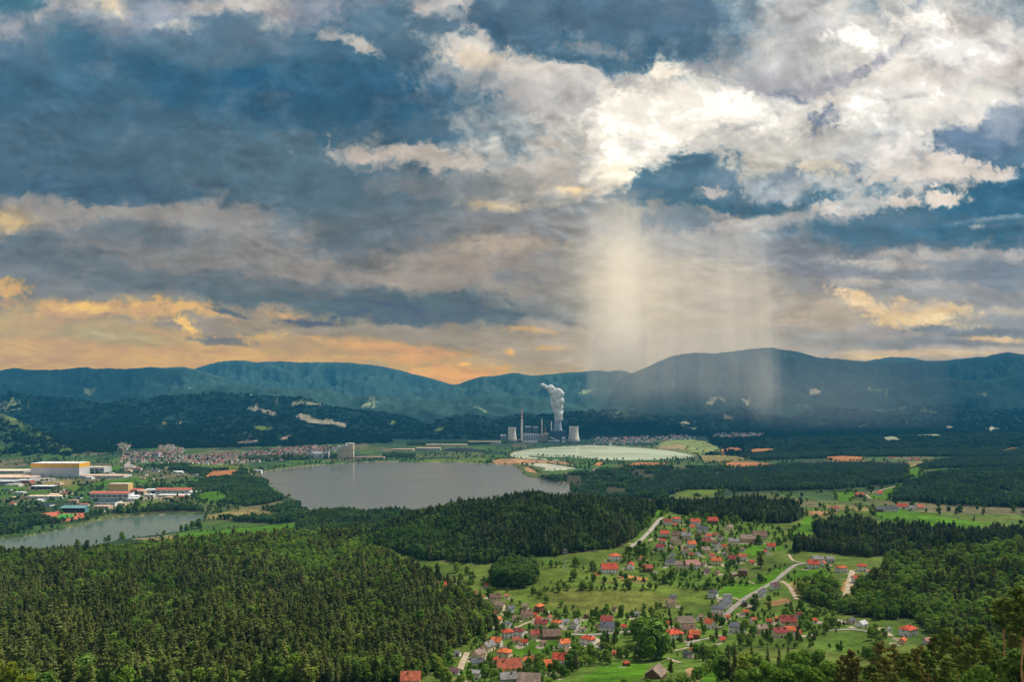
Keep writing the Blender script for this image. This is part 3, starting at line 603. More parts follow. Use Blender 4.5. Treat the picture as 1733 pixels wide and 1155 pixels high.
def cloud_map(gx, gy):
    """sRGB 0..1+ colour of the cloud deck for photo-scale directions gx, gy."""
    rows = np.array([-60, 0, 60, 150, 300, 380, 480, 560, 640, 720.0])
    cols = np.array([(128,142,156),(112,132,150),(84,116,138),(66,104,130),(76,108,128),(126,132,137),(126,134,140),(160,157,150),(186,170,144),(186,170,144)], float)
    img = np.stack([np.interp(gy, rows, cols[:, k]) for k in range(3)], -1)
    # ragged cloud outlines: the lookup is shifted by turbulence, finer and flatter towards the horizon
    depth = np.clip((690 - gy) / 560.0, 0.16, 1.0)
    flat_ = 0.42 + 0.58 * depth                       # height of the folds against their width
    gg = np.arange(-400.0, 1001.0)
    V = np.interp(gy, gg, np.cumsum(1.0 / (0.34 + 0.66 * np.clip((690 - gg) / 560.0, 0.1, 1.0))))   # rows, stretched so that folds flatten evenly towards the horizon
    fine_ = smooth(0.2, 0.75, depth)
    sx, sy = gx / 118.0, V / 92.0
    wx = (fbm(sx, sy, 3, 3, 0.54) * 1.15 + (0.1 + 0.2 * fine_) * fbm(sx * 8.4, sy * 8.4, 4, 6, 0.54)) * 44 * (0.5 + 0.5 * depth)
    wy = (fbm(sx + 40, sy + 17, 3, 71, 0.54) * 1.15 + (0.1 + 0.2 * fine_) * fbm(sx * 8.4 + 9, sy * 8.4, 4, 74, 0.54)) * 36 * flat_
    n1 = billow(gx / 66.0, V / 52.0, 5, 211, 0.58)
    n2 = fbm(gx / 38.0, V / 29.0, 5, 307, 0.58)
    x0, y0 = gx + wx, gy + wy
    xs_, ys_ = gx + wx * 0.45, gy + wy * 0.45
    for (cx, cy, rx, ry, ang, col, op, soft, rag) in CLOUDS:
        small = rx * ry < 2600
        X, Y = (xs_, ys_) if small else (x0, y0)
        m = (np.abs(X - cx) < (rx + ry) * 1.9 + 20) & (np.abs(Y - cy) < (rx + ry if ang else ry) * 1.9 + 20)
        if not m.any():
            continue
        a = math.radians(ang)
        dx, dy = X[m] - cx, Y[m] - cy
        u = (dx * math.cos(a) + dy * math.sin(a)) / rx
        v = (-dx * math.sin(a) + dy * math.cos(a)) / ry
        k = min(1.0, 28.0 / ry)
        sc_ = min(max(0.9 * math.sqrt(rx * ry), ry * 0.9), ry * 2.2 + 8)
        fl = 0.62 + 0.38 * min(1.0, (690 - cy) / 500.0)
        e1 = fbm(dx / sc_ + cx * 0.37, dy / (sc_ * fl) + cy * 0.71, 6, 900, 0.58)
        e2 = billow(dx / (sc_ * .5) + cx * 0.19, dy / (sc_ * .5 * fl) + cy * 0.33, 5, 950, 0.58)
        d = np.sqrt(u * u + v * v) + rag * (1.7 * e1 + 0.7 * (e2 - 0.08) + (1 - k) * (0.3 * (n1[m] - 0.08) + 0.3 * n2[m]))
        w = soft * (0.75 + 0.9 * smooth(-0.3, 0.4, n2[m]))
        al = op * np.clip(1 - smooth_v(1 - w - 0.12, 1 + 0.7 * w + 0.10, d), 0, 1)
        img[m] += (np.array(col, float) - img[m]) * al[:, None]
    # cloud faces: rounded folds with pale upper right sides and dusky undersides; their strength itself wanders
    zx, zy = 0.82, 0.82
    qx = gx + fbm(sx * 0.8 + 5, sy * 0.8, 2, 21) * 30 * zx
    qy = V + fbm(sx * 0.8 - 9, sy * 0.8 + 4, 2, 23) * 24 * zy
    def folds(ox, oy):
        return (0.60 * billow((qx + ox) / (120 * zx), (qy + oy) / (84 * zy), 4, 401, 0.5) + 0.40 * billow((qx + ox) / (46 * zx) + 7, (qy + oy) / (34 * zy), 4, 441, 0.5))
    f0 = folds(0, 0)
    rel = np.clip((f0 - folds(-7 * zx, 11 * zy)) * 1.3, -0.5, 0.5)
    soft_ = fbm(qx / (90 * zx) + 3, qy / (62 * zy), 6, 477, 0.56)
    patch = 0.25 + 0.75 * smooth(-0.2, 0.35, fbm(gx / (210 * zx) + 9, V / (120 * zy), 3, 555))
    # thin grey scud drifting in front of the dark decks, darker rags in front of the pale ones
    sc = smooth(0.0, 0.5, fbm(qx / (105 * zx) + 31, qy / (66 * zy), 7, 611, 0.58))
    sd = smooth(0.08, 0.5, fbm(qx / (74 * zx) - 13, qy / (46 * zy) + 5, 7, 733, 0.58))
    lum = img.mean(-1)
    img += (np.array((124, 138, 152.0)) - img) * (sc * 0.34 * (1 - smooth(112, 150, lum)))[..., None]
    img += (np.array((146, 149, 157.0)) - img) * (sd * 0.40 * smooth(165, 200, lum) * (1 - smooth(240, 260, lum)) * smooth(620, 420, gy))[..., None]
    img += (np.array((104, 122, 136.0)) - img) * (0.12 * (1 - smooth(95, 125, lum)))[..., None]
    lum = img.mean(-1)
    k = np.interp(lum, [60, 100, 140, 190, 235, 262], [0.28, 0.27, 0.27, 0.36, 0.22, 0.06])
    mod = k * (0.50 * rel * patch + 0.62 * soft_ - 0.12 * f0) * np.interp(gy, [0, 420, 640], [1.15, 1.1, .6])
    img = img * (1 + mod[..., None] * np.array([1.02, 1.0, 0.96]))
    # light rays painted into the backdrop's colour under the bright gap
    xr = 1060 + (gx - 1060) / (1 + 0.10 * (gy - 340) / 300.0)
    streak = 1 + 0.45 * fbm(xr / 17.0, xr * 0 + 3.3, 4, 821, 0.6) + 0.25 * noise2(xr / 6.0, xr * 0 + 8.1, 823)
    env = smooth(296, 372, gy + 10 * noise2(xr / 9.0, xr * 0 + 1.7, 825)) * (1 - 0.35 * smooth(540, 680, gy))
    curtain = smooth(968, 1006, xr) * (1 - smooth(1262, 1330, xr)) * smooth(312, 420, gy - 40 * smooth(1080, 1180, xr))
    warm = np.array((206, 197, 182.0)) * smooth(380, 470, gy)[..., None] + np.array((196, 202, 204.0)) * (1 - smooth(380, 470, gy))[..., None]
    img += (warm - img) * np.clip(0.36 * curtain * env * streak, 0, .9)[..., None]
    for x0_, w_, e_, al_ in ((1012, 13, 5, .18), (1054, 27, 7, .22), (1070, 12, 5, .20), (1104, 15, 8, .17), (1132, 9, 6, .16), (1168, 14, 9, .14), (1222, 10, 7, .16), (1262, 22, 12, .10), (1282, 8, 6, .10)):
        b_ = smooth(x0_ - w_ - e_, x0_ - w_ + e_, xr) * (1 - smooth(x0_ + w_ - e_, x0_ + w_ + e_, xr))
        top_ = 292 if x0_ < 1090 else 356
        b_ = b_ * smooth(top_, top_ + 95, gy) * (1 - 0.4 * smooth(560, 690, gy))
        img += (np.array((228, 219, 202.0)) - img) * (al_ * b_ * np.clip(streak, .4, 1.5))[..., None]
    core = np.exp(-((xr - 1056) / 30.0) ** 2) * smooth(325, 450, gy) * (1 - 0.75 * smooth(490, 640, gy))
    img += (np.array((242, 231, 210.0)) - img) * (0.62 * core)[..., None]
    return img / 255.0

def build_sky():
    R = 42000.0
    xs = np.arange(-140, 1874, 1.55); ys = np.arange(-130, 716, 1.55)
    GX, GY = np.meshgrid(xs, ys)
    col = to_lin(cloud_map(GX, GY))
    lum = col.mean(-1, keepdims=True)
    col = np.where(lum > 0.92, col * 1.12, col)
    # the valley haze in front takes some of this light and adds its own: shine that much brighter behind it
    el = np.maximum((HY - GY) / F, 1e-3)
    path = np.minimum(1850.0 / np.sin(np.arctan(el)), 16950.0)[..., None]
    T = np.exp(-HAZE_DEN * path)
    col = np.maximum((col - np.array(HAZE_GLOW) * (1 - T)) / T, 0.004)
    d = np.stack([(GX - CX) / F, np.ones_like(GX), (HY - GY) / F], -1)
    d = d / np.linalg.norm(d, axis=-1, keepdims=True) * R
    d[..., 2] += ZC
    nr, nc = GX.shape
    me = grid_mesh('sky', d.reshape(-1, 3), nr, nc)
    at = me.attributes.new('cloud_light', 'FLOAT_COLOR', 'POINT')
    c4 = np.ones((nr * nc, 4), np.float32); c4[:, :3] = col.reshape(-1, 3)
    at.data.foreach_set('color', c4.ravel())
    m = bpy.data.materials.new('sky_clouds'); m.use_nodes = True
    n, l = m.node_tree.nodes, m.node_tree.links
    n.clear()
    o = n.new('ShaderNodeOutputMaterial'); e = n.new('ShaderNodeEmission'); a = n.new('ShaderNodeAttribute')
    a.attribute_name = 'cloud_light'
    e.inputs['Strength'].default_value = SKY_GAIN / EXPO
    l.new(a.outputs['Color'], e.inputs['Color']); l.new(e.outputs[0], o.inputs['Surface'])
    m.cycles.emission_sampling = 'NONE'
    me.materials.append(m)
    ob = bpy.data.objects.new('sky', me); C.objects.link(ob); ob['kind'] = 'structure'
    return ob
def build_land():
    ys = [4.0]
    while ys[-1] < 16900:
        y = ys[-1]
        ys.append(y + max(1.2, min(1.15 * y * y / 3.4e5, y / 150.0)))
    ys = np.array(ys); cols = np.arange(-290, 2030, 2.6)
    PXg, Yg = np.meshgrid(cols, ys)
    Xg = (PXg - CX) / F * Yg
    x, y, p = Xg.ravel(), Yg.ravel(), PXg.ravel()
    z = height(x, y)
    # what grows on it
    n1, n2, n3 = fbm(x / 70, y / 70, 4, 61), fbm(x / 260, y / 260, 3, 62), fbm(x / 18, y / 18, 3, 63)
    col = np.empty((len(x), 3))
    g = np.clip(0.5 + 0.9 * n1 + 0.5 * n2, 0, 1)[:, None]
    col[:] = np.array((0.050, 0.096, 0.014)) * (1 - g) + np.array((0.094, 0.118, 0.022)) * g
    # valley floor further out: patchwork of meadow, hay and scrub
    mid = ((y > 1500) & (y < 5600))
    cell = _hash(np.floor(x / 150 + 0.4 * n2), np.floor(y / 210 + 0.5 * n1), 9) / 4294967296.0
    pal = np.array([(0.045,0.085,0.020),(0.070,0.090,0.028),(0.036,0.070,0.022),(0.11,0.10,0.05),(0.05,0.10,0.02),(0.028,0.050,0.020)])
    pc = pal[np.minimum((cell * 6).astype(int), 5)]
    col[mid] = pc[mid] * (1 + 0.3 * n1[mid])[:, None]
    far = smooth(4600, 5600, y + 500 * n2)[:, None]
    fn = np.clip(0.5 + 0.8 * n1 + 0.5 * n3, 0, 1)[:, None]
    forest = np.array((0.003, 0.012, 0.011)) * (1 - fn) + np.array((0.012, 0.031, 0.022)) * fn  # cloud shade over the far hills is put into this blue-dark tone
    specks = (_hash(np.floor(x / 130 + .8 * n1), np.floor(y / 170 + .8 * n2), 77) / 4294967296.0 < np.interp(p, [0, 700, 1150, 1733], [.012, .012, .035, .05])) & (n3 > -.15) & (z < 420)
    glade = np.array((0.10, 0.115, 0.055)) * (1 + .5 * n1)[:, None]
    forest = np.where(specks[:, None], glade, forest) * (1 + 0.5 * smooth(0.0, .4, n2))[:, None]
    haze_lift = smooth(7700, 8500, y + 300 * n2) * smooth(200, 330, p) * (1 - smooth(1040, 1120, p))      # distance haze put into the forest colour of the back ranges
    forest = forest * (1 - haze_lift[:, None]) + (forest * 1.7 + np.array((0.020, 0.030, 0.022))) * haze_lift[:, None]
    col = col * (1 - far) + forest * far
    for name, share, out in WOODS:
        m = in_poly(x, y, pd_poly(out))
        col[m] = (np.array((0.030, 0.034, 0.016)) * (1 - fn) + np.array((0.055, 0.050, 0.026)) * fn)[m]
    wob = 3.0 + y * 0.0016
    xw, yw = x + wob * n3, y + 2 * wob * fbm(x / 25, y / 25, 2, 65)
    for c, out in FIELDS:
        m = in_poly(xw, yw, land_poly(out))
        streak = 1 + 0.30 * n1[m] + 0.26 * n3[m] + 0.2 * n2[m]
        col[m] = np.array(c) * streak[:, None]
    hr = np.random.default_rng(3)                    # drives and yards beside the houses
    near = np.nonzero((y > 420) & (y < 1500) & (p > 680) & (p < 1640))[0]
    for (hx, hy, hw_, *_r) in HOUSES:
        X, Y, _ = on_land(hx, hy + .5 * hw_)
        if Y > 1400: continue
        w_ = hw_ * Y / F; ox, oy = X + w_ * hr.choice((-.75, .75)), Y - hr.uniform(-2, 4)
        k_ = near[np.abs(x[near] - ox) < 9]; k_ = k_[np.abs(y[k_] - oy) < 9]
        k_ = k_[((x[k_] - ox) / hr.uniform(2.5, 4.5)) ** 2 + ((y[k_] - oy) / hr.uniform(3, 7)) ** 2 < 1 + .6 * n3[k_]]
        col[k_] = np.array((.26, .22, .17)) * hr.uniform(.7, 1.2)
    cl = in_poly(x, y, pd_poly(CLEARING))
    col[cl] = np.array((0.16, 0.11, 0.06)) * (1 + 0.4 * n3[cl])[:, None]
    for poly in LAKES.values():                      # sandy banks and lake beds
        c = poly.mean(0)
        b = in_poly(c[0] + (x - c[0]) / 1.012, c[1] + (y - c[1]) / 1.012, poly) & (z < 14)
        ins = in_poly(x, y, poly)
        col[b & ~ins] = (0.20, 0.17, 0.10)
        z[b] = np.minimum(z[b], 1.0)
        z[ins] = -4.0
        col[ins] = (0.10, 0.10, 0.07)
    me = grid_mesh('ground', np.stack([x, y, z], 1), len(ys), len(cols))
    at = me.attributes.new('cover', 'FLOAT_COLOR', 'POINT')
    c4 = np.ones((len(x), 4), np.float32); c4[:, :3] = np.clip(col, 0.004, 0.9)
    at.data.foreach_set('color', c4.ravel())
    m = bpy.data.materials.new('ground_cover'); m.use_nodes = True
    n, l = m.node_tree.nodes, m.node_tree.links
    b = n['Principled BSDF']; b.inputs['Roughness'].default_value = 1.0; b.inputs['Specular IOR Level'].default_value = 0.08
    a = n.new('ShaderNodeAttribute'); a.attribute_name = 'cover'
    geo = n.new('ShaderNodeNewGeometry')
    fac = None
    for sc, amt in ((0.45, 0.35), (0.06, 0.35), (0.012, 0.25)):
        no = n.new('ShaderNodeTexNoise'); no.inputs['Scale'].default_value = sc; no.inputs['Detail'].default_value = 3
        l.new(geo.outputs['Position'], no.inputs['Vector'])
        mr = n.new('ShaderNodeMapRange'); mr.inputs['From Min'].default_value = 0.3; mr.inputs['From Max'].default_value = 0.7
        mr.inputs['To Min'].default_value = 1 - amt; mr.inputs['To Max'].default_value = 1 + amt
        l.new(no.outputs['Fac'], mr.inputs['Value'])
        if fac is None: fac = mr.outputs['Result']
        else:
            mu = n.new('ShaderNodeMath'); mu.operation = 'MULTIPLY'
            l.new(fac, mu.inputs[0]); l.new(mr.outputs['Result'], mu.inputs[1]); fac = mu.outputs[0]
    wv = n.new('ShaderNodeTexWave'); wv.inputs['Scale'].default_value = 0.055; wv.inputs['Distortion'].default_value = 5.0; wv.inputs['Detail'].default_value = 2; wv.inputs['Detail Scale'].default_value = 0.3
    l.new(geo.outputs['Position'], wv.inputs['Vector'])          # mowing lines
    wr = n.new('ShaderNodeMapRange'); wr.inputs['To Min'].default_value = 0.965; wr.inputs['To Max'].default_value = 1.035; l.new(wv.outputs['Fac'], wr.inputs['Value'])
    mu = n.new('ShaderNodeMath'); mu.operation = 'MULTIPLY'; l.new(fac, mu.inputs[0]); l.new(wr.outputs['Result'], mu.inputs[1]); fac = mu.outputs[0]
    hs = n.new('ShaderNodeHueSaturation'); l.new(a.outputs['Color'], hs.inputs['Color']); l.new(fac, hs.inputs['Value'])
    l.new(hs.outputs['Color'], b.inputs['Base Color'])
    me.materials.append(m)
    ob = link('ground', me); ob['kind'] = 'structure'
    return ob

def water_material(name, col, rough):
    m = bpy.data.materials.new(name); m.use_nodes = True
    n, l = m.node_tree.nodes, m.node_tree.links
    b = n['Principled BSDF']
    b.inputs['Roughness'].default_value = rough; b.inputs['IOR'].default_value = 1.33
    geo = n.new('ShaderNodeNewGeometry')
    mp = n.new('ShaderNodeMapping'); mp.inputs['Scale'].default_value = (0.0025, 0.006, 1)
    no = n.new('ShaderNodeTexNoise'); no.inputs['Scale'].default_value = 1.0; no.inputs['Detail'].default_value = 5
    l.new(geo.outputs['Position'], mp.inputs['Vector']); l.new(mp.outputs['Vector'], no.inputs['Vector'])
    mix = n.new('ShaderNodeMixRGB'); l.new(no.outputs['Fac'], mix.inputs['Fac'])
    mix.inputs['Color1'].default_value = (*[c * 0.88 for c in col], 1); mix.inputs['Color2'].default_value = (*[min(1, c * k) for c, k in zip(col, (1.16, 1.12, 1.06))], 1)
    l.new(mix.outputs['Color'], b.inputs['Base Color'])
    m3 = n.new('ShaderNodeMapping'); m3.inputs['Scale'].default_value = (0.0016, 0.0045, 1); m3.inputs['Rotation'].default_value = (0, 0, 0.25)
    n3 = n.new('ShaderNodeTexNoise'); n3.inputs['Scale'].default_value = 1.0; n3.inputs['Detail'].default_value = 6; n3.inputs['Distortion'].default_value = 0.6
    l.new(geo.outputs['Position'], m3.inputs['Vector']); l.new(m3.outputs['Vector'], n3.inputs['Vector'])      # wind lanes: smooth and ruffled water
    rr = n.new('ShaderNodeMapRange'); rr.inputs['From Min'].default_value = 0.42; rr.inputs['From Max'].default_value = 0.58
    rr.inputs['To Min'].default_value = rough * 0.75; rr.inputs['To Max'].default_value = rough * 1.3
    l.new(n3.outputs['Fac'], rr.inputs['Value']); l.new(rr.outputs['Result'], b.inputs['Roughness'])
    n2 = n.new('ShaderNodeTexNoise'); n2.inputs['Scale'].default_value = 0.35; n2.inputs['Detail'].default_value = 3
    l.new(geo.outputs['Position'], n2.inputs['Vector'])
    bp = n.new('ShaderNodeBump'); bp.inputs['Strength'].default_value = 0.25; bp.inputs['Distance'].default_value = 0.4
    l.new(n2.outputs['Fac'], bp.inputs['Height']); l.new(bp.outputs['Normal'], b.inputs['Normal'])
    return m

def build_water():
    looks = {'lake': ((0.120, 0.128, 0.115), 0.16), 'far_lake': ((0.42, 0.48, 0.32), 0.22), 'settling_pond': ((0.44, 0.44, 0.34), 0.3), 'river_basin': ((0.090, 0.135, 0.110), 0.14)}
    for name, poly in LAKES.items():
        c = poly.mean(0); pts = c + (poly - c) * 1.004
        me = mesh_from(name, [(p[0], p[1], 0.0) for p in pts], [tuple(range(len(pts)))], [water_material(name + '_water', *looks[name])])
        if me.polygons[0].normal.z < 0:
            me.flip_normals()
        o = link(name, me); o['kind'] = 'structure'

ROADS = [   # width, surface, line in photo pixels
 (5.5, 'asphalt', [(1221,1050),(1240,1031),(1262,1013),(1285,1000),(1303,990),(1320,978),(1335,965),(1346,957),(1366,954)]),
 (4.0, 'gravel', [(1322,985),(1335,992),(1342,1005),(1349,1017)]),
 (6.0, 'gravel', [(1443,966),(1439,983),(1434,1000),(1430,1018)]),
 (6.0, 'asphalt', [(1121,877),(1112,885),(1100,900),(1085,915),(1062,930)]),
 (3.5, 'gravel', [(1064,922),(1080,921),(1094,920)]), (3.0, 'gravel', [(1098,917),(1106,912)]),
 (4.5, 'asphalt', [(858,1060),(872,1063),(884,1069),(894,1075),(906,1073),(922,1067)]), (3.0, 'gravel', [(876,1063),(890,1056),(904,1052)]),
 (5.0, 'asphalt', [(962,1075),(1000,1076),(1035,1073),(1072,1069)]),
 (4.0, 'gravel', [(1000,1078),(1015,1085),(1000,1094),(980,1098),(958,1098)]),
 (4.0, 'asphalt', [(1165,1095),(1172,1087),(1195,1083),(1215,1078),(1242,1072)]), (3.0, 'gravel', [(1128,1115),(1140,1120),(1152,1124)]), (3.0, 'gravel', [(1130,1106),(1150,1101),(1166,1097)]),
 (4.0, 'asphalt', [(1392,1070),(1420,1067),(1450,1067),(1472,1071)]),
 (4.5, 'gravel', [(777,1140),(783,1121),(791,1106)]), (3.5, 'gravel', [(812,1130),(820,1118),(824,1106)]),
 (3.0, 'gravel', [(1150,925),(1156,929),(1168,931),(1185,932)]), (3.0, 'asphalt', [(1245,921),(1280,920.5),(1314,921)]), (3.0, 'gravel', [(1215,897),(1228,899),(1240,903)]), (3.0, 'gravel', [(1142,893),(1152,889),(1170,889)]),
 (3.0, 'gravel', [(1335,940),(1342,951),(1362,954)]), (3.0, 'gravel', [(1263,985),(1280,990)]), (3.5, 'gravel', [(1240,1013),(1255,1018)]),
 (5.0, 'gravel', [(1466,838),(1470,842),(1475,845)]), (5.0, 'gravel', [(1470,836),(1485,832),(1500,828),(1520,823)]),
 (6.0, 'asphalt', [(1412,1050),(1425,1054),(1437,1056)]), (7.0, 'gravel', [(1490,1064),(1500,1075),(1506,1080)]), (6.0, 'gravel', [(1345,1080),(1366,1079),(1384,1073)]),
 (9.0, 'asphalt', [(160,812),(200,811),(245,807),(250,803)]), (7.0, 'gravel', [(250,806),(262,813)]), (9.0, 'gravel', [(150,836),(160,832),(200,830)]),
 (7.0, 'gravel', [(225,914),(300,906)]),
]
def build_roads():
    mats = {'asphalt': material('road_asphalt', (0.30, 0.27, 0.235), 0.9, 0.2, 0.15), 'gravel': material('road_gravel', (0.36, 0.29, 0.205), 1.0, 0.3, 0.3)}
    for w, surf, line in ROADS:
        P = np.array([on_land(px, py)[:2] for px, py in line])
        t = np.concatenate([[0], np.cumsum(np.linalg.norm(np.diff(P, axis=0), axis=1))])
        s = np.arange(0, t[-1], 3.0)
        X, Y = np.interp(s, t, P[:, 0]), np.interp(s, t, P[:, 1])
        for _ in range(6):                           # round the corners
            X[1:-1] = (X[:-2] + X[1:-1] * 2 + X[2:]) / 4; Y[1:-1] = (Y[:-2] + Y[1:-1] * 2 + Y[2:]) / 4
        dx, dy = np.gradient(X), np.gradient(Y); L = np.hypot(dx, dy) + 1e-9
        nx, ny = -dy / L, dx / L
        V, k = [], 5
        for j in range(k):
            o = (j / (k - 1) - 0.5) * w
            V.append(np.stack([X + nx * o, Y + ny * o, height(X + nx * o, Y + ny * o) + 0.45 + (0 if 0 < j < k - 1 else -0.12)], 1))
        V = np.stack(V, 1).reshape(-1, 3)
        me = grid_mesh('road', V, len(s), k)
        me.materials.append(mats[surf])
        o = link('road' if surf == 'asphalt' else 'track', me); o['kind'] = 'structure'
        ROAD_PTS.append(np.stack([X, Y], 1))
ROAD_PTS = []
CLEARING = [(276,470),(330,470),(332,500),(318,512),(290,510),(278,495)]
# ------------------------------------------------------------------ trees
class MB:
    """Collects vertices and faces with a material number each."""
    def __init__(s): s.v, s.f, s.m = [], [], []
    def add(s, verts, faces, mat=0):
        o = len(s.v); s.v += [tuple(p) for p in verts]; s.f += [tuple(i + o for i in f) for f in faces]; s.m += [mat] * len(faces)
    def tube(s, pts, radii, k=6, mat=0, cap=True):
        rings = []
        for i, p in enumerate(pts):
            p = np.array(p, float)
            d = np.array(pts[min(i + 1, len(pts) - 1)], float) - np.array(pts[max(i - 1, 0)], float)
            d /= np.linalg.norm(d) + 1e-9
            a = np.cross(d, (0, 0, 1) if abs(d[2]) < 0.9 else (1, 0, 0)); a /= np.linalg.norm(a); b = np.cross(d, a)
            rings.append([p + radii[i] * (math.cos(t) * a + math.sin(t) * b) for t in np.linspace(0, 2 * math.pi, k, endpoint=False)])
        V = [q for r in rings for q in r]; Fc = []
        for i in range(len(pts) - 1):
            for j in range(k):
                Fc.append((i * k + j, i * k + (j + 1) % k, (i + 1) * k + (j + 1) % k, (i + 1) * k + j))
        if cap: Fc.append(tuple(range(len(V) - k, len(V))))
        s.add(V, Fc, mat)
    def box(s, x0, x1, y0, y1, z0, z1, mat=0):
        s.add([(x0,y0,z0),(x1,y0,z0),(x1,y1,z0),(x0,y1,z0),(x0,y0,z1),(x1,y0,z1),(x1,y1,z1),(x0,y1,z1)],
              [(0,3,2,1),(4,5,6,7),(0,1,5,4),(1,2,6,5),(2,3,7,6),(3,0,4,7)], mat)
    def mesh(s, name, mats, smooth_faces=False):
        return mesh_from(name, s.v, s.f, mats, s.m, smooth_faces)

def conifer_crown(mb, rng, h, r, base, whorls, nb, mat=0, lean=(0, 0), rnd=1.0):
    """Tiers of drooping boughs, each a folded blade; the outline stays spiky."""
    for w in range(whorls):
        t = (w + rng.uniform(-0.3, 0.3)) / whorls
        t = min(max(t, 0), 0.985)
        z = base + (h - base) * t
        L0 = r * (1 - t ** rnd) ** 0.82 * (1.0 if t > 0.08 else 0.8) + 0.12 * r * (1 - t)
        n = max(4, int(nb * (0.55 + 0.45 * (1 - t))))
        off = rng.uniform(0, 6.28)
        for k in range(n):
            a = off + 6.283 * k / n + rng.uniform(-0.25, 0.25)
            L = L0 * rng.uniform(0.62, 1.15)
            ca, sa = math.cos(a), math.sin(a)
            wd = L * rng.uniform(0.30, 0.44) + 0.10
            dr = rng.uniform(0.18, 0.5) * L + 0.1
            up = rng.uniform(-0.05, 0.12) * L
            zz = z + rng.uniform(-0.3, 0.3)
            cx, cy = lean[0] * z / h, lean[1] * z / h
            p0 = (cx, cy, zz + up)
            pm = (cx + ca * L * 0.55, cy + sa * L * 0.55, zz + up * 0.6 - dr * 0.25)
            pl = (cx + ca * L * 0.62 - sa * wd, cy + sa * L * 0.62 + ca * wd, zz - dr * 0.75)
            pr = (cx + ca * L * 0.62 + sa * wd, cy + sa * L * 0.62 - ca * wd, zz - dr * 0.75)
            pt = (cx + ca * L, cy + sa * L, zz - dr * rng.uniform(0.6, 1.0))
            mb.add([p0, pl, pm, pr, pt], [(0, 1, 2), (0, 2, 3), (2, 1, 4), (2, 4, 3)], mat)
    mb.add([(lean[0] - 0.12, lean[1], h - 1.2), (lean[0] + 0.12, lean[1] + 0.08, h - 1.2), (lean[0], lean[1] - 0.1, h - 1.1), (lean[0], lean[1], h)], [(0, 1, 3), (1, 2, 3), (2, 0, 3)], mat)

def leaf_cloud(mb, rng, lobes, n, size, mat=0, flat=0.0, inner=0.75):
    """Leaf sprays spread through the shells of the given lobes (centre, radii)."""
    vol = [l[1][0] * l[1][1] for l in lobes]; tot = sum(vol)
    for (c, rad), v in zip(lobes, vol):
        for _ in range(max(3, int(n * v / tot))):
            while True:
                d = np.array([rng.gauss(0, 1), rng.gauss(0, 1), rng.gauss(0, 1)]); d /= np.linalg.norm(d) + 1e-9
                if d[2] > -0.75 or rng.random() < 0.3: break
            q = inner + (1.06 - inner) * rng.random() ** 0.6
            p = np.array(c) + d * np.array(rad) * q
            nrm = d + np.array([rng.gauss(0, .55), rng.gauss(0, .55), rng.gauss(0.25, .55)])
            if flat: nrm = nrm * (1 - flat) + np.array((0, 0, 1.0)) * flat
            nrm /= np.linalg.norm(nrm) + 1e-9
            a = np.cross(nrm, (rng.gauss(0, 1), rng.gauss(0, 1), rng.gauss(0, 1))); a /= np.linalg.norm(a) + 1e-9
            b = np.cross(nrm, a)
            s = size * rng.uniform(0.65, 1.35)
            k = rng.uniform(0.55, 1.0)
            ctr = p + nrm * 0.22 * s
            pts = [p + s * (ca * a + sb * k * b) for ca, sb in ((1, .1), (.35, .9), (-.5, .75), (-1, -.1), (-.3, -.85), (.55, -.7))]
            pts = [q2 - nrm * rng.uniform(0, .3) * s for q2 in pts]
            mb.add(pts, [(0, 1, 2, 3), (0, 3, 4, 5)], mat)

def broad_lobes(rng, h, r, base, n):
    H = h - base
    L = [((0, 0, base + H * 0.52), (r * 0.62, r * 0.62, H * 0.42))]
    for i in range(n):
        a = rng.uniform(0, 6.283); t = rng.random() ** 0.8
        z = base + H * (0.14 + 0.76 * t)
        rr = r * (0.95 * math.sin(math.pi * min(0.96, 0.22 + 0.72 * t)) ** 0.7)
        q = rng.uniform(0.35, 0.72)
        s = rng.uniform(0.26, 0.44) * r
        L.append(((math.cos(a) * rr * q, math.sin(a) * rr * q, z), (s * 1.1, s * 1.1, s * rng.uniform(0.75, 1.05))))
    return L

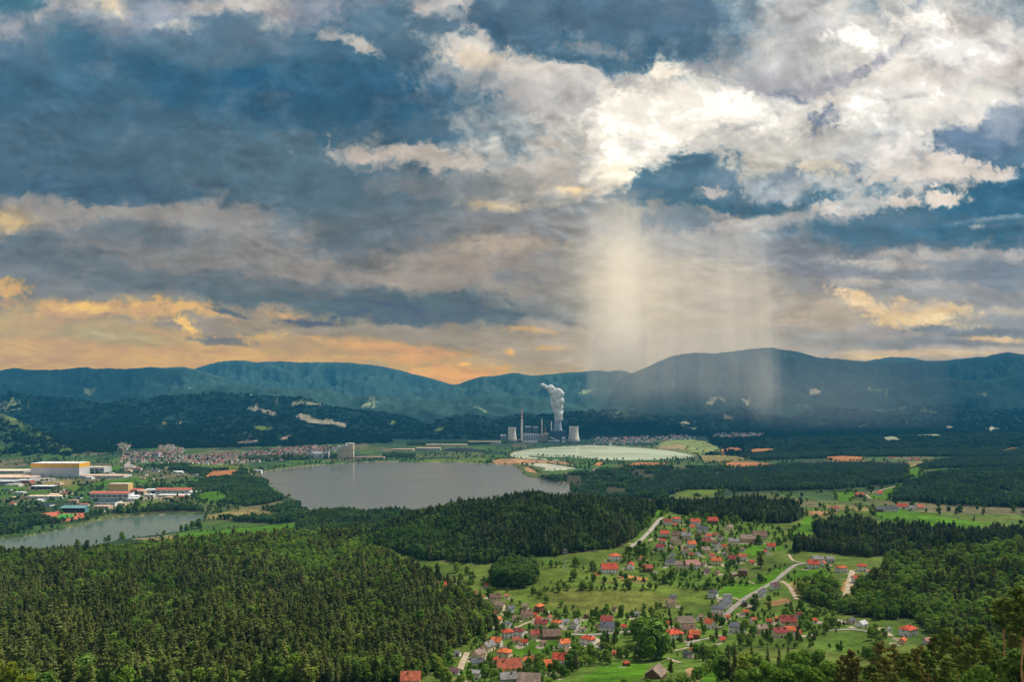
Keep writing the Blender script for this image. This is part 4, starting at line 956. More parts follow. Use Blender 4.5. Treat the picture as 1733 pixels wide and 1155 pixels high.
def pine_parts(rng, h, crown_frac, r, n, size):
    """Scots pine: a long bare orange stem, needle pads on a few crooked limbs near the top."""
    tr, cr = MB(), MB()
    bend = [(rng.uniform(-.05, .05) * i, rng.uniform(-.05, .05) * i, h * i / 7) for i in range(8)]
    rad = [0.24 * (1 - 0.80 * i / 7) * h / 24 + 0.03 for i in range(8)]
    tr.tube(bend, rad, 8)
    b = h * (1 - crown_frac); lobes = []
    for i in range(26):
        t = (i + rng.random()) / 26
        z = b + (h - b) * t
        a = rng.uniform(0, 6.283); L = r * (0.35 + 0.75 * math.sin(math.pi * min(0.97, 0.15 + 0.8 * t))) * rng.uniform(0.6, 1.0)
        x0 = np.interp(z, [p[2] for p in bend], [p[0] for p in bend]); y0 = np.interp(z, [p[2] for p in bend], [p[1] for p in bend])
        e = (x0 + math.cos(a) * L, y0 + math.sin(a) * L, z + rng.uniform(0.1, 0.5) * L)
        tr.tube([(x0, y0, z), ((x0 + e[0]) / 2, (y0 + e[1]) / 2, z + 0.1 * L), e], [0.075, 0.05, 0.02], 4)
        lobes.append((e, (r * 0.30, r * 0.30, r * 0.13)))
        lobes.append((((x0 * .4 + e[0] * .6), (y0 * .4 + e[1] * .6), z + 0.22 * L), (r * 0.26, r * 0.26, r * 0.12)))
    for i in range(5):                                # dead snags below the crown
        z = b * rng.uniform(0.45, 0.98); a = rng.uniform(0, 6.283); L = rng.uniform(0.6, 1.6)
        tr.tube([(0, 0, z), (math.cos(a) * L, math.sin(a) * L, z + rng.uniform(-.3, .2))], [0.03, 0.01], 3)
    lobes.append(((bend[-1][0], bend[-1][1], h - 0.2), (r * 0.3, r * 0.3, r * 0.3)))
    lobes.append(((bend[-2][0], bend[-2][1], b + (h - b) * .5), (r * .62, r * .62, (h - b) * .46)))
    leaf_cloud(cr, rng, lobes, n, size, 0, 0.2, 0.15)
    return tr, cr

def trunk_tube(h, r, rng, top=0.85, k=6):
    t = MB()
    pts = [(rng.uniform(-.08, .08) * i, rng.uniform(-.08, .08) * i, -1.0 + (h * top + 1.0) * i / 4) for i in range(5)]
    t.tube(pts, [r * (1 - 0.2 * i) + 0.02 for i in range(5)], k)
    return t

def broad_trunk(h, r, base, rng):
    t = trunk_tube(h, 0.028 * h, rng, 0.6)
    for i in range(5):
        a = rng.uniform(0, 6.283); z = base * 0.8 + (h - base) * 0.12 * i
        e = (math.cos(a) * r * 0.6, math.sin(a) * r * 0.6, z + (h - base) * 0.35)
        t.tube([(0, 0, z), (e[0] * .5, e[1] * .5, z + (e[2] - z) * .4), e], [0.012 * h, 0.008 * h, 0.003 * h], 5)
    return t

SPRUCE = leaf_material('spruce_needles', [(0.074,0.096,0.023),(0.122,0.142,0.034),(0.098,0.134,0.036),(0.124,0.134,0.040),(0.084,0.112,0.042)], 0.18, 0.42)
BROAD = leaf_material('broad_leaves', [(0.100,0.195,0.028),(0.155,0.260,0.034),(0.125,0.225,0.046),(0.205,0.280,0.042),(0.110,0.185,0.038)], 0.34, 0.38)
SPRUCE_MID = leaf_material('shaded_spruce_needles', [(0.036,0.062,0.034),(0.074,0.100,0.040),(0.054,0.090,0.042),(0.100,0.112,0.040)], 0.12, 0.42)  # shade and haze of the middle woods put into the needle colour
BROAD_MID = leaf_material('deep_green_shaded_leaves', [(0.060,0.130,0.036),(0.105,0.185,0.040),(0.080,0.155,0.042),(0.135,0.195,0.038)], 0.28, 0.38)  # deep green, darkened further for the shade of the middle woods
SPRUCE_FAR = leaf_material('far_hazed_needles', [(0.014,0.044,0.042),(0.036,0.074,0.052),(0.060,0.098,0.054)], 0.15, 0.5)  # distant haze and cloud shade painted in as a bluish-dark needle colour
BROAD_FAR = leaf_material('far_hazed_leaves', [(0.040,0.096,0.036),(0.076,0.140,0.040),(0.110,0.175,0.044)], 0.25, 0.45)  # far leaves dimmed and blued in the same way
HILL_DARK = leaf_material('hill_shaded_needles', [(0.002,0.010,0.010),(0.006,0.018,0.013)], 0.05, 0.35)  # cloud shadow on the hills is painted in by darkening the needles
HILL_LEAF = leaf_material('hill_shaded_leaves', [(0.010,0.026,0.014),(0.020,0.040,0.018)], 0.1, 0.35)  # leaf colour darkened for the same cloud shadow
PINE = leaf_material('pine_needles', [(0.150,0.185,0.034),(0.120,0.180,0.034),(0.190,0.190,0.044)], 0.40, 0.45)
RUSTY = leaf_material('rusty_pine_needles', [(0.200,0.165,0.044),(0.175,0.170,0.044)], 0.40, 0.4)
YELLOW = leaf_material('yellow_green_leaves', [(0.210,0.250,0.022),(0.170,0.230,0.020)], 0.35, 0.35)
BARK = material('bark_brown', (0.085, 0.060, 0.042), 1.0, 0.4, 2.0)
PINEBARK = material('pine_bark_orange', (0.50, 0.26, 0.11), 1.0, 0.4, 1.2)
GREYBARK = material('bark_grey', (0.20, 0.165, 0.12), 1.0, 0.35, 1.5)

def conifer(seed, h, r, base, whorls, nb, rnd=1.0):
    rng = random.Random(seed)
    t, c = trunk_tube(h, 0.017 * h, rng, 0.93), MB()
    conifer_crown(c, rng, h, r, base, whorls, nb, 0, (rng.uniform(-.4, .4), rng.uniform(-.4, .4)), rnd)
    return t, c
def broadleaf(seed, h, r, base, n, size, nl):
    rng = random.Random(seed)
    t, c = broad_trunk(h, r, base, rng), MB()
    leaf_cloud(c, rng, broad_lobes(rng, h, r, base, nl), n, size)
    return t, c
def round_conifer(seed, h, r, base):
    """Old pine or spruce with a blunt, clumpy crown."""
    rng = random.Random(seed)
    t, c = trunk_tube(h, 0.017 * h, rng, 0.93), MB()
    L = []
    for i in range(11):
        q = i / 10; z = base + (h - base) * (0.06 + 0.86 * q)
        w = r * (0.42 + 0.62 * math.sin(math.pi * (0.25 + 0.62 * q))) * (1 - 0.42 * q)
        a = rng.uniform(0, 6.283); o = w * rng.uniform(.15, .5)
        L.append(((o * math.cos(a), o * math.sin(a), z), (w * .72, w * .72, (h - base) * rng.uniform(.07, .11))))
    leaf_cloud(c, rng, L, 620, 0.80, 0, 0.1, 0.55)
    return t, c
def joined(name, parts, mats):
    mb = MB()
    for i, p in enumerate(parts): mb.add(p.v, p.f, i)
    return mb.mesh(name, mats)

# ---- stuff: a wood too large to count is one object whose trees are copied by geometry nodes
SCATTER_CACHE = {}
def scatter_modifier(ob, protos):
    key = tuple(p.name for p in protos)
    if key not in SCATTER_CACHE:
        ng = bpy.data.node_groups.new('scatter', 'GeometryNodeTree')
        ng.interface.new_socket('Geometry', in_out='INPUT', socket_type='NodeSocketGeometry')
        ng.interface.new_socket('Geometry', in_out='OUTPUT', socket_type='NodeSocketGeometry')
        n, l = ng.nodes, ng.links
        gi, go = n.new('NodeGroupInput'), n.new('NodeGroupOutput')
        g2i = n.new('GeometryNodeGeometryToInstance'); iop = n.new('GeometryNodeInstanceOnPoints')
        for p in reversed(protos):
            oi = n.new('GeometryNodeObjectInfo'); oi.inputs['Object'].default_value = p; oi.inputs['As Instance'].default_value = False
            l.new(oi.outputs['Geometry'], g2i.inputs[0])
        def attr(name, t):
            a = n.new('GeometryNodeInputNamedAttribute'); a.data_type = t; a.inputs['Name'].default_value = name; return a.outputs['Attribute']
        l.new(gi.outputs[0], iop.inputs['Points']); l.new(g2i.outputs[0], iop.inputs['Instance'])
        iop.inputs['Pick Instance'].default_value = True
        l.new(attr('pick', 'INT'), iop.inputs['Instance Index'])
        e2r = n.new('FunctionNodeEulerToRotation'); l.new(attr('turn', 'FLOAT_VECTOR'), e2r.inputs[0]); l.new(e2r.outputs[0], iop.inputs['Rotation'])
        l.new(attr('size', 'FLOAT_VECTOR'), iop.inputs['Scale'])
        l.new(iop.outputs[0], go.inputs[0])
        SCATTER_CACHE[key] = ng
    md = ob.modifiers.new('trees', 'NODES'); md.node_group = SCATTER_CACHE[key]

def stuff_of_trees(name, label, pts, pick, size, turn, protos):
    me = bpy.data.meshes.new(name)
    n = len(pts)
    me.vertices.add(n); me.vertices.foreach_set('co', np.ascontiguousarray(pts, np.float32).ravel())
    a = me.attributes.new('pick', 'INT', 'POINT'); a.data.foreach_set('value', np.ascontiguousarray(pick, np.int32))
    a = me.attributes.new('turn', 'FLOAT_VECTOR', 'POINT'); a.data.foreach_set('vector', np.ascontiguousarray(turn, np.float32).ravel())
    a = me.attributes.new('size', 'FLOAT_VECTOR', 'POINT'); a.data.foreach_set('vector', np.ascontiguousarray(size, np.float32).ravel())
    me.update()
    o = link(name, me); o['kind'] = 'stuff'
    if label: o['label'] = label; o['category'] = 'wood'
    scatter_modifier(o, protos)
    return o

def jittered(poly, step, rng, rough=0):
    lo, hi = poly.min(0) - rough, poly.max(0) + rough
    gx, gy = np.meshgrid(np.arange(lo[0], hi[0], step), np.arange(lo[1], hi[1], step * 0.87))
    gx[1::2] += step / 2
    x = (gx + rng.uniform(-.42, .42, gx.shape) * step).ravel(); y = (gy + rng.uniform(-.42, .42, gy.shape) * step).ravel()
    m = rough_poly(x, y, poly, rough) if rough else in_poly(x, y, poly)
    return x[m], y[m]

def proto(name, parts, mats):
    return bpy.data.objects.new(name, joined(name, parts, mats))   # a shape to copy from; it stands nowhere itself

def clump(name, seed, n, size, share, hmin, hmax):
    """A dozen trees seen from kilometres away."""
    rng = random.Random(seed); mb = MB()
    for i in range(n):
        x, y = rng.uniform(-size, size) * .5, rng.uniform(-size, size) * .5
        h = rng.uniform(hmin, hmax)
        sub = MB()
        if rng.random() < share:
            conifer_crown(sub, rng, h, h * 0.17, h * 0.06, 6, 6)
            m = 0
        else:
            leaf_cloud(sub, rng, [((0, 0, h * .5), (h * .34, h * .34, h * .40)), ((h * .12, h * .1, h * .62), (h * .22, h * .22, h * .25))], 38, h * .13)
            m = 1
        mb.add([(p[0] + x, p[1] + y, p[2] - 2.0) for p in sub.v], sub.f, m)
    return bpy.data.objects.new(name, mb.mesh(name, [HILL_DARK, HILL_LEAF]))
# ------------------------------------------------------------------ buildings
ROOFS = {'red': (0.50,0.080,0.040), 'orange': (0.60,0.150,0.055), 'brick': (0.42,0.115,0.065), 'maroon': (0.27,0.055,0.048), 'brown': (0.20,0.125,0.092),
         'taupe': (0.255,0.19,0.15), 'slate': (0.105,0.115,0.14), 'grey': (0.22,0.215,0.21), 'pink': (0.40,0.20,0.17), 'white': (0.62,0.62,0.62), 'purple': (0.16,0.085,0.10)}
WALLS = {'white': (0.72,0.70,0.66), 'cream': (0.66,0.55,0.36), 'yellow': (0.70,0.50,0.19), 'grey': (0.42,0.41,0.40), 'timber': (0.16,0.095,0.055), 'peach': (0.64,0.40,0.27)}
ROOFWORD = {'red': 'red', 'orange': 'orange', 'brick': 'rusty red', 'maroon': 'maroon', 'brown': 'brown', 'taupe': 'weathered taupe', 'slate': 'slate blue', 'grey': 'grey', 'pink': 'pale pink', 'white': 'pale metal', 'purple': 'dark purple'}
WALLWORD = {'white': 'white', 'cream': 'cream', 'yellow': 'yellow', 'grey': 'grey', 'timber': 'dark timber', 'peach': 'peach'}
# column, row of the roof's middle, width in photo pixels, roof, walls, roof form (g gable, h hip, f flat), ridge turn in degrees
HOUSES = [
 (744,991,22,'red','white','g',10),(766,997,18,'taupe','cream','g',60),(738,990,8,'grey','white','g',0),
 (788,1010,13,'brown','timber','g',70),(800,1007,13,'red','white','g',15),(814,1009,12,'orange','white','h',30),(838,1013,18,'brown','cream','g',5),(846,1025,17,'taupe','cream','g',20),
 (863,1032,14,'slate','grey','g',60),(834,1041,17,'brick','cream','g',30),(844,1049,10,'orange','peach','g',60),(888,1027,9,'taupe','cream','g',0),
 (913,1029,16,'orange','timber','h',50),(891,1040,20,'brown','cream','g',20),(913,1047,12,'red','white','g',35),(858,1054,15,'slate','white','h',30),
 (916,1055,20,'maroon','cream','g',8),(942,1056,18,'orange','white','h',40),(956,1052,13,'grey','white','g',10),(859,1073,18,'red','white','h',15),
 (878,1071,18,'maroon','white','h',25),(873,1083,14,'brick','cream','g',20),(904,1074,18,'maroon','cream','g',35),(933,1072,28,'brown','timber','g',5),
 (841,1087,18,'orange','white','g',20),(826,1093,22,'grey','cream','g',55),(810,1106,23,'taupe','cream','g',50),(854,1105,24,'orange','cream','h',25),
 (808,1122,22,'slate','white','g',15),(896,1110,18,'purple','yellow','h',20),(896,1121,22,'orange','cream','h',15),(929,1126,23,'orange','yellow','g',12),
 (948,1115,24,'red','white','g',-12),(861,1130,38,'brick','cream','g',-8),(914,1138,10,'orange','peach','g',40),(804,1142,22,'grey','white','f',15),
 (770,1135,20,'purple','white','g',25),(775,1108,8,'grey','white','g',20),(860,1152,26,'grey','grey','g',10),(896,1150,36,'taupe','timber','g',8),
 (955,1090,18,'orange','white','g',25),(956,1102,15,'brown','timber','g',60),(995,1082,24,'red','white','h',35),(973,1057,16,'grey','white','g',65),
 (1026,1051,18,'maroon','cream','g',5),(1028,1061,20,'slate','white','g',3),(1042,1056,11,'brick','cream','g',70),(992,1043,8,'brown','timber','g',70),
 (1139,1011,10,'slate','grey','g',0),(1135,1021,16,'brown','cream','g',30),(1207,1005,17,'slate','white','h',30),(1231,1010,14,'grey','white','f',10),
 (1228,1020,20,'slate','white','g',40),(1214,1031,20,'slate','white','h',12),(1214,1043,13,'brick','white','g',25),(1260,1023,8,'slate','timber','g',85),
 (1262,1036,11,'orange','white','g',10),(1248,1062,28,'slate','white','h',28),(1140,1073,30,'red','white','h',20),(1176,1075,17,'orange','timber','g',15),
 (1168,1081,9,'red','timber','g',20),(1159,1055,26,'taupe','cream','g',8),(1166,1065,22,'brown','cream','g',14),(1202,1056,18,'orange','white','g',65),
 (1175,1099,16,'red','white','h',35),(1192,1102,17,'red','grey','h',30),(1163,1108,14,'slate','white','g',60),(1083,1095,12,'grey','white','g',70),
 (1060,1125,9,'red','timber','h',20),(1110,1138,36,'taupe','timber','g',62),(1041,1108,8,'orange','peach','g',30),(1051,1107,7,'orange','white','g',80),
 (1041,941,18,'orange','white','h',10),(1031,962,26,'red','white','g',5),(1067,958,13,'red','white','g',75),(1096,962,15,'brick','timber','g',8),(1086,945,10,'brick','cream','g',30),
 (1129,883,13,'maroon','white','g',10),(1145,879,13,'red','white','h',12),(1176,883,15,'red','white','g',8),(1206,881,15,'red','timber','g',4),
 (1142,888,9,'brick','peach','g',20),(1171,891,9,'red','cream','g',15),(1189,895,17,'slate','white','g',12),(1234,892,14,'taupe','cream','g',40),
 (1124,904,14,'red','white','g',10),(1121,917,13,'red','white','h',20),(1144,906,15,'brown','cream','g',14),(1144,915,16,'taupe','cream','g',70),
 (1161,907,15,'grey','cream','g',6),(1182,908,11,'maroon','white','g',15),(1198,908,12,'red','white','g',25),(1170,921,14,'orange','white','g',14),
 (1195,916,13,'maroon','cream','g',5),(1205,915,11,'taupe','cream','g',50),(1220,912,9,'brown','white','g',70),(1213,922,12,'brown','white','g',65),
 (1194,931,14,'taupe','cream','g',10),(1212,931,8,'grey','white','g',75),(1234,931,8,'orange','peach','g',70),(1266,908,25,'taupe','peach','g',6),
 (1285,904,22,'brown','cream','g',4),(1241,917,15,'grey','cream','g',0),(1305,925,13,'red','white','g',8),(1296,934,10,'brick','white','g',60),
 (1158,934,11,'brown','white','g',5),(1182,938,9,'grey','white','g',75),(1212,950,16,'orange','cream','g',8),(1241,946,15,'maroon','white','g',20),
 (1257,943,13,'brick','white','g',15),(1134,952,14,'slate','white','g',10),(1117,926,14,'maroon','white','g',12),(1171,954,22,'pink','white','g',6),
 (1152,956,18,'taupe','cream','g',12),(1189,954,12,'brown','white','g',30),(1196,967,9,'purple','white','g',0),(1213,969,10,'brown','peach','g',60),
 (1241,972,11,'taupe','timber','g',20),(1257,968,16,'brown','timber','h',20),(1137,940,9,'slate','white','g',30),(1226,938,8,'grey','white','g',10),
 (1383,947,17,'grey','white','g',8),(1376,955,18,'red','white','g',12),(1393,953,11,'orange','white','g',60),(1404,948,12,'grey','grey','g',5),
 (1424,962,18,'orange','white','h',25),(1459,960,16,'red','white','h',20),(1474,970,16,'pink','white','h',15),(1450,981,14,'red','white','g',8),
 (1463,985,12,'grey','cream','g',40),(1445,996,10,'orange','peach','g',10),(1312,993,14,'purple','white','g',20),(1290,1004,14,'slate','white','g',50),
 (1316,1048,10,'orange','timber','h',20),(1333,1052,24,'maroon','cream','g',5),(1348,1062,10,'brown','timber','g',70),(1336,1069,16,'orange','cream','g',6),
 (1320,1070,22,'maroon','cream','g',-6),(1350,1073,12,'red','white','g',20),(1289,1065,18,'taupe','cream','g',15),(1440,1050,15,'slate','cream','g',30),
 (1459,1054,18,'white','white','g',35),(1354,1041,12,'maroon','white','g',15),(1402,1052,7,'brick','timber','g',0),(1537,1068,28,'red','white','h',30),
 (1528,1084,15,'orange','peach','g',50),(1569,1085,14,'pink','grey','g',20),(1503,1067,10,'grey','white','g',40),
 (1360,914,12,'brick','cream','g',10),(1376,916,12,'brick','white','g',25),
 (1455,836,14,'brick','timber','g',12),(1488,835,9,'red','white','g',5),(1508,858,20,'slate','white','g',10),(1527,855,17,'red','white','g',20),(1543,861,9,'grey','white','g',0),(1557,858,12,'brick','cream','g',8),
 (1487,862,12,'slate','timber','g',6),(1412,861,12,'brick','white','g',4),(1576,781,10,'brick','white','g',3),(1539,777,8,'brick','white','g',8),(1551,777,8,'red','white','g',5),(1508,774,10,'brick','white','g',4),(1592,780,9,'orange','cream','g',0),(1714,759,8,'orange','cream','g',10),
 (824,992,7,'red','white','g',30),(700,987,8,'brown','cream','g',10),(695,1152,30,'brick','white','g',-4),(1078,1040,10,'grey','white','g',10),(1040,1032,8,'brown','cream','g',30),
 (782,1040,10,'brown','white','g',20),(775,1006,9,'brick','cream','g',10),(857,1010,8,'brick','white','g',20),(906,1042,9,'red','cream','g',30),(872,1047,11,'brown','white','g',10),(930,1046,10,'brick','white','g',60),
 (826,1060,9,'red','white','g',15),(888,1088,11,'red','white','g',10),(838,1118,12,'red','cream','g',30),(846,1140,13,'orange','white','g',15),(878,1146,13,'red','white','g',10),(936,1146,12,'taupe','white','g',20),
 (920,1090,9,'brown','cream','g',30),(985,1066,10,'taupe','white','g',20),(1056,1062,10,'red','white','g',15),(1012,1062,9,'brown','cream','g',60),(1018,1094,10,'brick','white','g',20),(1128,1056,11,'red','cream','g',10),
 (1185,1045,11,'brown','white','g',25),(1222,1083,12,'red','cream','g',15),(1200,1118,12,'brown','white','g',30),(1232,1046,9,'orange','white','g',20),(1275,1050,10,'brick','white','g',15),(1302,1053,10,'red','cream','g',10),(1378,1052,9,'red','white','g',20),
 (1156,898,9,'red','cream','g',15),(1210,905,9,'brick','white','g',20),(1136,928,9,'brown','cream','g',10),(1226,925,9,'red','white','g',15),(1170,938,10,'brick','cream','g',25),(1205,940,9,'red','white','g',5),(1256,930,9,'brown','white','g',30),(1272,952,9,'red','cream','g',10),
]
SPOTS = [(750,993,'in the gap between two wooded hills'),(800,1008,'at the forest foot above the village'),(845,1022,'beside the left tip of the meadow'),(840,1045,'at the dark forest corner'),
 (900,1032,'under the lower meadow edge'),(868,1065,'on the lane below the forest corner'),(915,1058,'above the village lane fork'),(935,1072,'left of the paved village lane'),
 (835,1092,'on the slope left of the village lawn'),(808,1112,'along the gravel lane by the forest'),(780,1130,'on the yellow grass by the forest'),(858,1108,'left of the village lawn'),(900,1115,'below the village lawn'),
 (945,1115,'left of the leafy hedges'),(955,1094,'right of the village lawn'),(860,1148,'at the bottom of the village'),(995,1082,'under the paved village lane'),(1030,1056,'above the paved village lane'),
 (1136,1018,'standing alone on the big meadow'),(1220,1022,'at the winding road junction'),(1258,1030,'right of the winding road junction'),(1248,1062,'above the dark pines'),(1140,1073,'right of the tallest trees'),
 (1172,1072,'on the corner of the yellow lane'),(1163,1057,'behind the red hipped house'),(1200,1056,'above the yellow lane'),(1180,1102,'beside the ochre yard'),(1083,1095,'at the foot of the tallest trees'),(1060,1122,'on the grassy knoll'),
 (1110,1138,'at the bottom beside the ochre yard'),(1046,1107,'in the garden thicket'),(1045,958,'by the orange earthworks'),(1135,884,'on the left of the top hamlet row'),(1190,884,'on the right of the top hamlet row'),(1234,892,'under the spruce wood'),
 (1122,912,'at the hill road end of the hamlet'),(1150,912,'left of the hamlet centre'),(1195,912,'in the hamlet centre'),(1208,928,'under the hamlet centre'),(1275,906,'on the bench below the spruce wood'),(1300,928,'right of the bright field'),
 (1240,935,'left of the bright field'),(1212,950,'below the bright field'),(1150,950,'at the lower left of the hamlet'),(1185,955,'at the foot of the hamlet'),(1240,970,'in the orchards left of the winding road'),
 (1390,950,'at the top of the winding road'),(1424,962,'alone above the green paddock'),(1465,975,'by the dirt track under the wooded hill'),(1300,998,'beside the winding road bend'),(1333,1060,'in the farmyard above the pines'),
 (1450,1052,'at the foot of the broadleaf hill'),(1540,1075,'behind the orange pine stems'),(1368,915,'in front of the dark spruce belt'),(1470,836,'by the hilltop farm track'),(1525,858,'at the farm above the long green field'),(1412,861,'by the brown strip field'),(1550,778,'on the distant pale fields'),(695,1152,'at the bottom edge under the forest'),(1714,759,'on the far yellow clearing'),(1050,1036,'among the orchard trees under the meadow')]

MAT = {}
def mat_of(kind, key):
    k = kind + key
    if k not in MAT:
        MAT[k] = material('roof_' + key, ROOFS[key], 0.85, 0.35, 0.5, kind='tiles') if kind == 'roof' else material('wall_' + key, WALLS[key], 0.9, 0.12, 0.25)
    return MAT[k]

def roof_mesh(L, W, zw, rise, form, over=0.55, th=0.28, mats=()):
    mb = MB(); a, b = L / 2 + over, W / 2 + over
    drop = over * rise / (W / 2)
    z0 = zw - drop
    if form == 'f':
        mb.box(-a, a, -b, b, zw, zw + 0.35)
    elif form == 'h':
        r = max(0.4, L / 2 - W / 2 * 0.9)
        for d, fl in ((0, 1), (th, 0)):
            V = [(-a, -b, z0 + d), (a, -b, z0 + d), (a, b, z0 + d), (-a, b, z0 + d), (-r, 0, zw + rise + d), (r, 0, zw + rise + d)]
            Fc = [(0, 1, 5, 4), (1, 2, 5), (2, 3, 4, 5), (3, 0, 4)]
            mb.add(V, [f[::-1] if fl else f for f in Fc])
        mb.add([(-a, -b, z0), (a, -b, z0), (a, b, z0), (-a, b, z0), (-a, -b, z0 + th), (a, -b, z0 + th), (a, b, z0 + th), (-a, b, z0 + th)], [(0, 1, 5, 4), (1, 2, 6, 5), (2, 3, 7, 6), (3, 0, 4, 7)])
    else:
        P = [(-b, z0), (0, zw + rise), (b, z0), (b, z0 + th), (0, zw + rise + th * 1.25), (-b, z0 + th)]
        V = [(x, y, z) for x in (-a, a) for y, z in P]
        mb.add(V, [(0, 1, 4, 5), (1, 2, 3, 4), (7, 6, 11, 10), (8, 7, 10, 9), (5, 4, 10, 11), (4, 3, 9, 10), (1, 0, 6, 7), (2, 1, 7, 8), (0, 5, 11, 6), (3, 2, 8, 9)])
    return mb.mesh('roof', mats)

def wall_mesh(L, W, zw, rise, form, mats):
    mb = MB(); a, b = L / 2, W / 2
    mb.add([(-a,-b,-4),(a,-b,-4),(a,b,-4),(-a,b,-4),(-a,-b,zw),(a,-b,zw),(a,b,zw),(-a,b,zw)], [(0,1,5,4),(1,2,6,5),(2,3,7,6),(3,0,4,7)])
    if form == 'g':
        mb.add([(-a,-b,zw),(-a,b,zw),(-a,0,zw+rise-0.02)], [(0,2,1)]); mb.add([(a,-b,zw),(a,b,zw),(a,0,zw+rise-0.02)], [(0,1,2)])
    return mb.mesh('wall', mats)

GLASS = material('window_glass', (0.045, 0.055, 0.065), 0.15, 0.2, 0.5, 0.5)
FRAME = material('window_frame', (0.70, 0.69, 0.66), 0.6, 0.1, 0.5)
DOOR = material('door_wood', (0.13, 0.07, 0.04), 0.7, 0.3, 0.8)
BRICKS = material('chimney_brick', (0.30, 0.15, 0.10), 0.9, 0.3, 2.0)
def window_mesh():
    mb = MB()
    mb.box(-0.62, 0.62, -0.045, 0, -0.75, 0.75, 0)
    mb.box(-0.50, -0.04, -0.06, -0.048, -0.63, 0.63, 1); mb.box(0.04, 0.50, -0.06, -0.048, -0.63, 0.63, 1)
    return mb.mesh('window', [FRAME, GLASS])
def door_mesh():
    mb = MB(); mb.box(-0.6, 0.6, -0.06, 0, 0, 2.15); return mb.mesh('door', [DOOR])
def chimney_mesh():
    mb = MB(); mb.box(-0.35, 0.35, -0.35, 0.35, -1.6, 1.1); mb.box(-0.45, 0.45, -0.45, 0.45, 1.102, 1.25); return mb.mesh('chimney', [BRICKS])

FOOT = []          # building footprints kept clear of trees: x, y, radius
def build_houses():
    win, door, chim = window_mesh(), door_mesh(), chimney_mesh()
    rng = random.Random(4)
    made = []
    for (px, py, w, rc, wc, form, rot) in HOUSES:
        base_row = py + 0.42 * w * (0.75 if w > 25 else 1)
        X, Y, Z = on_land(px, base_row)
        span = 1.10 * w * Y / F
        th = math.radians(rot if rot < 45 or rot > 90 else rot)
        ratio = rng.uniform(0.66, 0.82)
        L = span / (abs(math.cos(th)) + ratio * abs(math.sin(th)))
        L = max(4.0, min(L, 24.0)); W = max(3.4, min(L * ratio, 12.0))
        small = L < 7.5
        zw = 2.6 if small else (5.6 if form == 'h' or L > 11 else 4.6)
        if w > 25 and wc == 'timber': zw = 3.2
        rise = W / 2 * (0.05 if form == 'f' else 0.52 if form == 'h' else rng.uniform(0.70, 0.92))
        kind = 'shed' if small else 'barn' if wc == 'timber' else 'house'
        # compass: the gable ridge lies across the view, then turned; walls always stand on the ground
        h = thing({'shed': 'garden_shed', 'barn': 'timber_barn', 'house': 'house'}[kind], 'x', kind, (X, Y, Z), th * (1 if rng.random() < 0.6 else -1), 'village houses and barns')
        link('wall', wall_mesh(L, W, zw, rise, form, [mat_of('wall', wc)]), h)
        rf = link('roof', roof_mesh(L, W, zw, rise, form, 0.3 if small else 0.6, 0.25, [mat_of('roof', rc)]), h)
        if kind == 'house' and form != 'f':
            c = link('chimney', chim, rf, (L * rng.uniform(-.25, .25), W * rng.choice((-.14, .14)), zw + rise * 0.9))
            if rng.random() < 0.35:
                link('chimney', chim, rf, (L * rng.uniform(.28, .36), -W * .12, zw + rise * 0.85))
        if kind == 'house':
            rows = (1.5, 4.2) if zw > 5 else (1.6,)
            n = max(2, int(L / 3.4))
            for r in rows:
                for i in range(n):
                    x = (i + 0.5) / n * L - L / 2
                    if r < 2 and i == n // 2:
                        link('door', door, h, (x, -W / 2 - 0.003, 0.0)); continue
                    link('window', win, h, (x, -W / 2 - 0.003, r))
            for r in rows:
                for sgn in (-1, 1):
                    o = link('window', win, h, (sgn * (L / 2 + 0.003), -W * 0.2 if r < 2 else W * 0.0, r + (0.0 if form == 'h' else 0.1)))
                    o.rotation_euler = (0, 0, math.pi / 2 * sgn)
        elif kind == 'barn':
            d = link('door', door, h, (0, -W / 2 - 0.003, 0.0)); d.scale = (2.2, 1, 1.15)
        else:
            link('door', door, h, (0, -W / 2 - 0.003, 0.0))
        FOOT.append((X, Y, max(L, W) * 0.62 + 1.5))
        size = 'tiny ' if span < 6 else 'small ' if span < 9.5 else 'large ' if span > 17 else ''
        spot = min(SPOTS, key=lambda s: (s[0] - px) ** 2 + 1.5 * (s[1] - py) ** 2)[2]
        fw = {'h': 'hipped', 'f': 'flat', 'g': ''}[form]
        stemtxt = f"{size}{WALLWORD[wc]} {kind} with {ROOFWORD[rc]} {fw + ' ' if fw else ''}roof"
        made.append([h, stemtxt, spot, px])
    # labels: a repeat of the same look at the same spot is told apart by its order along that spot
    from collections import defaultdict
    by = defaultdict(list)
    for r in made: by[(r[1], r[2])].append(r)
    for (st, sp), rs in by.items():
        rs.sort(key=lambda r: r[3])
        for i, r in enumerate(rs):
            pre = '' if len(rs) == 1 else ('leftmost ', 'second-from-left ', 'third-from-left ', 'fourth-from-left ', 'fifth-from-left ', 'sixth-from-left ', 'seventh-from-left ', 'eighth-from-left ')[min(i, 7)]
            r[0]['label'] = f"{pre}{st} {sp}"
    return made

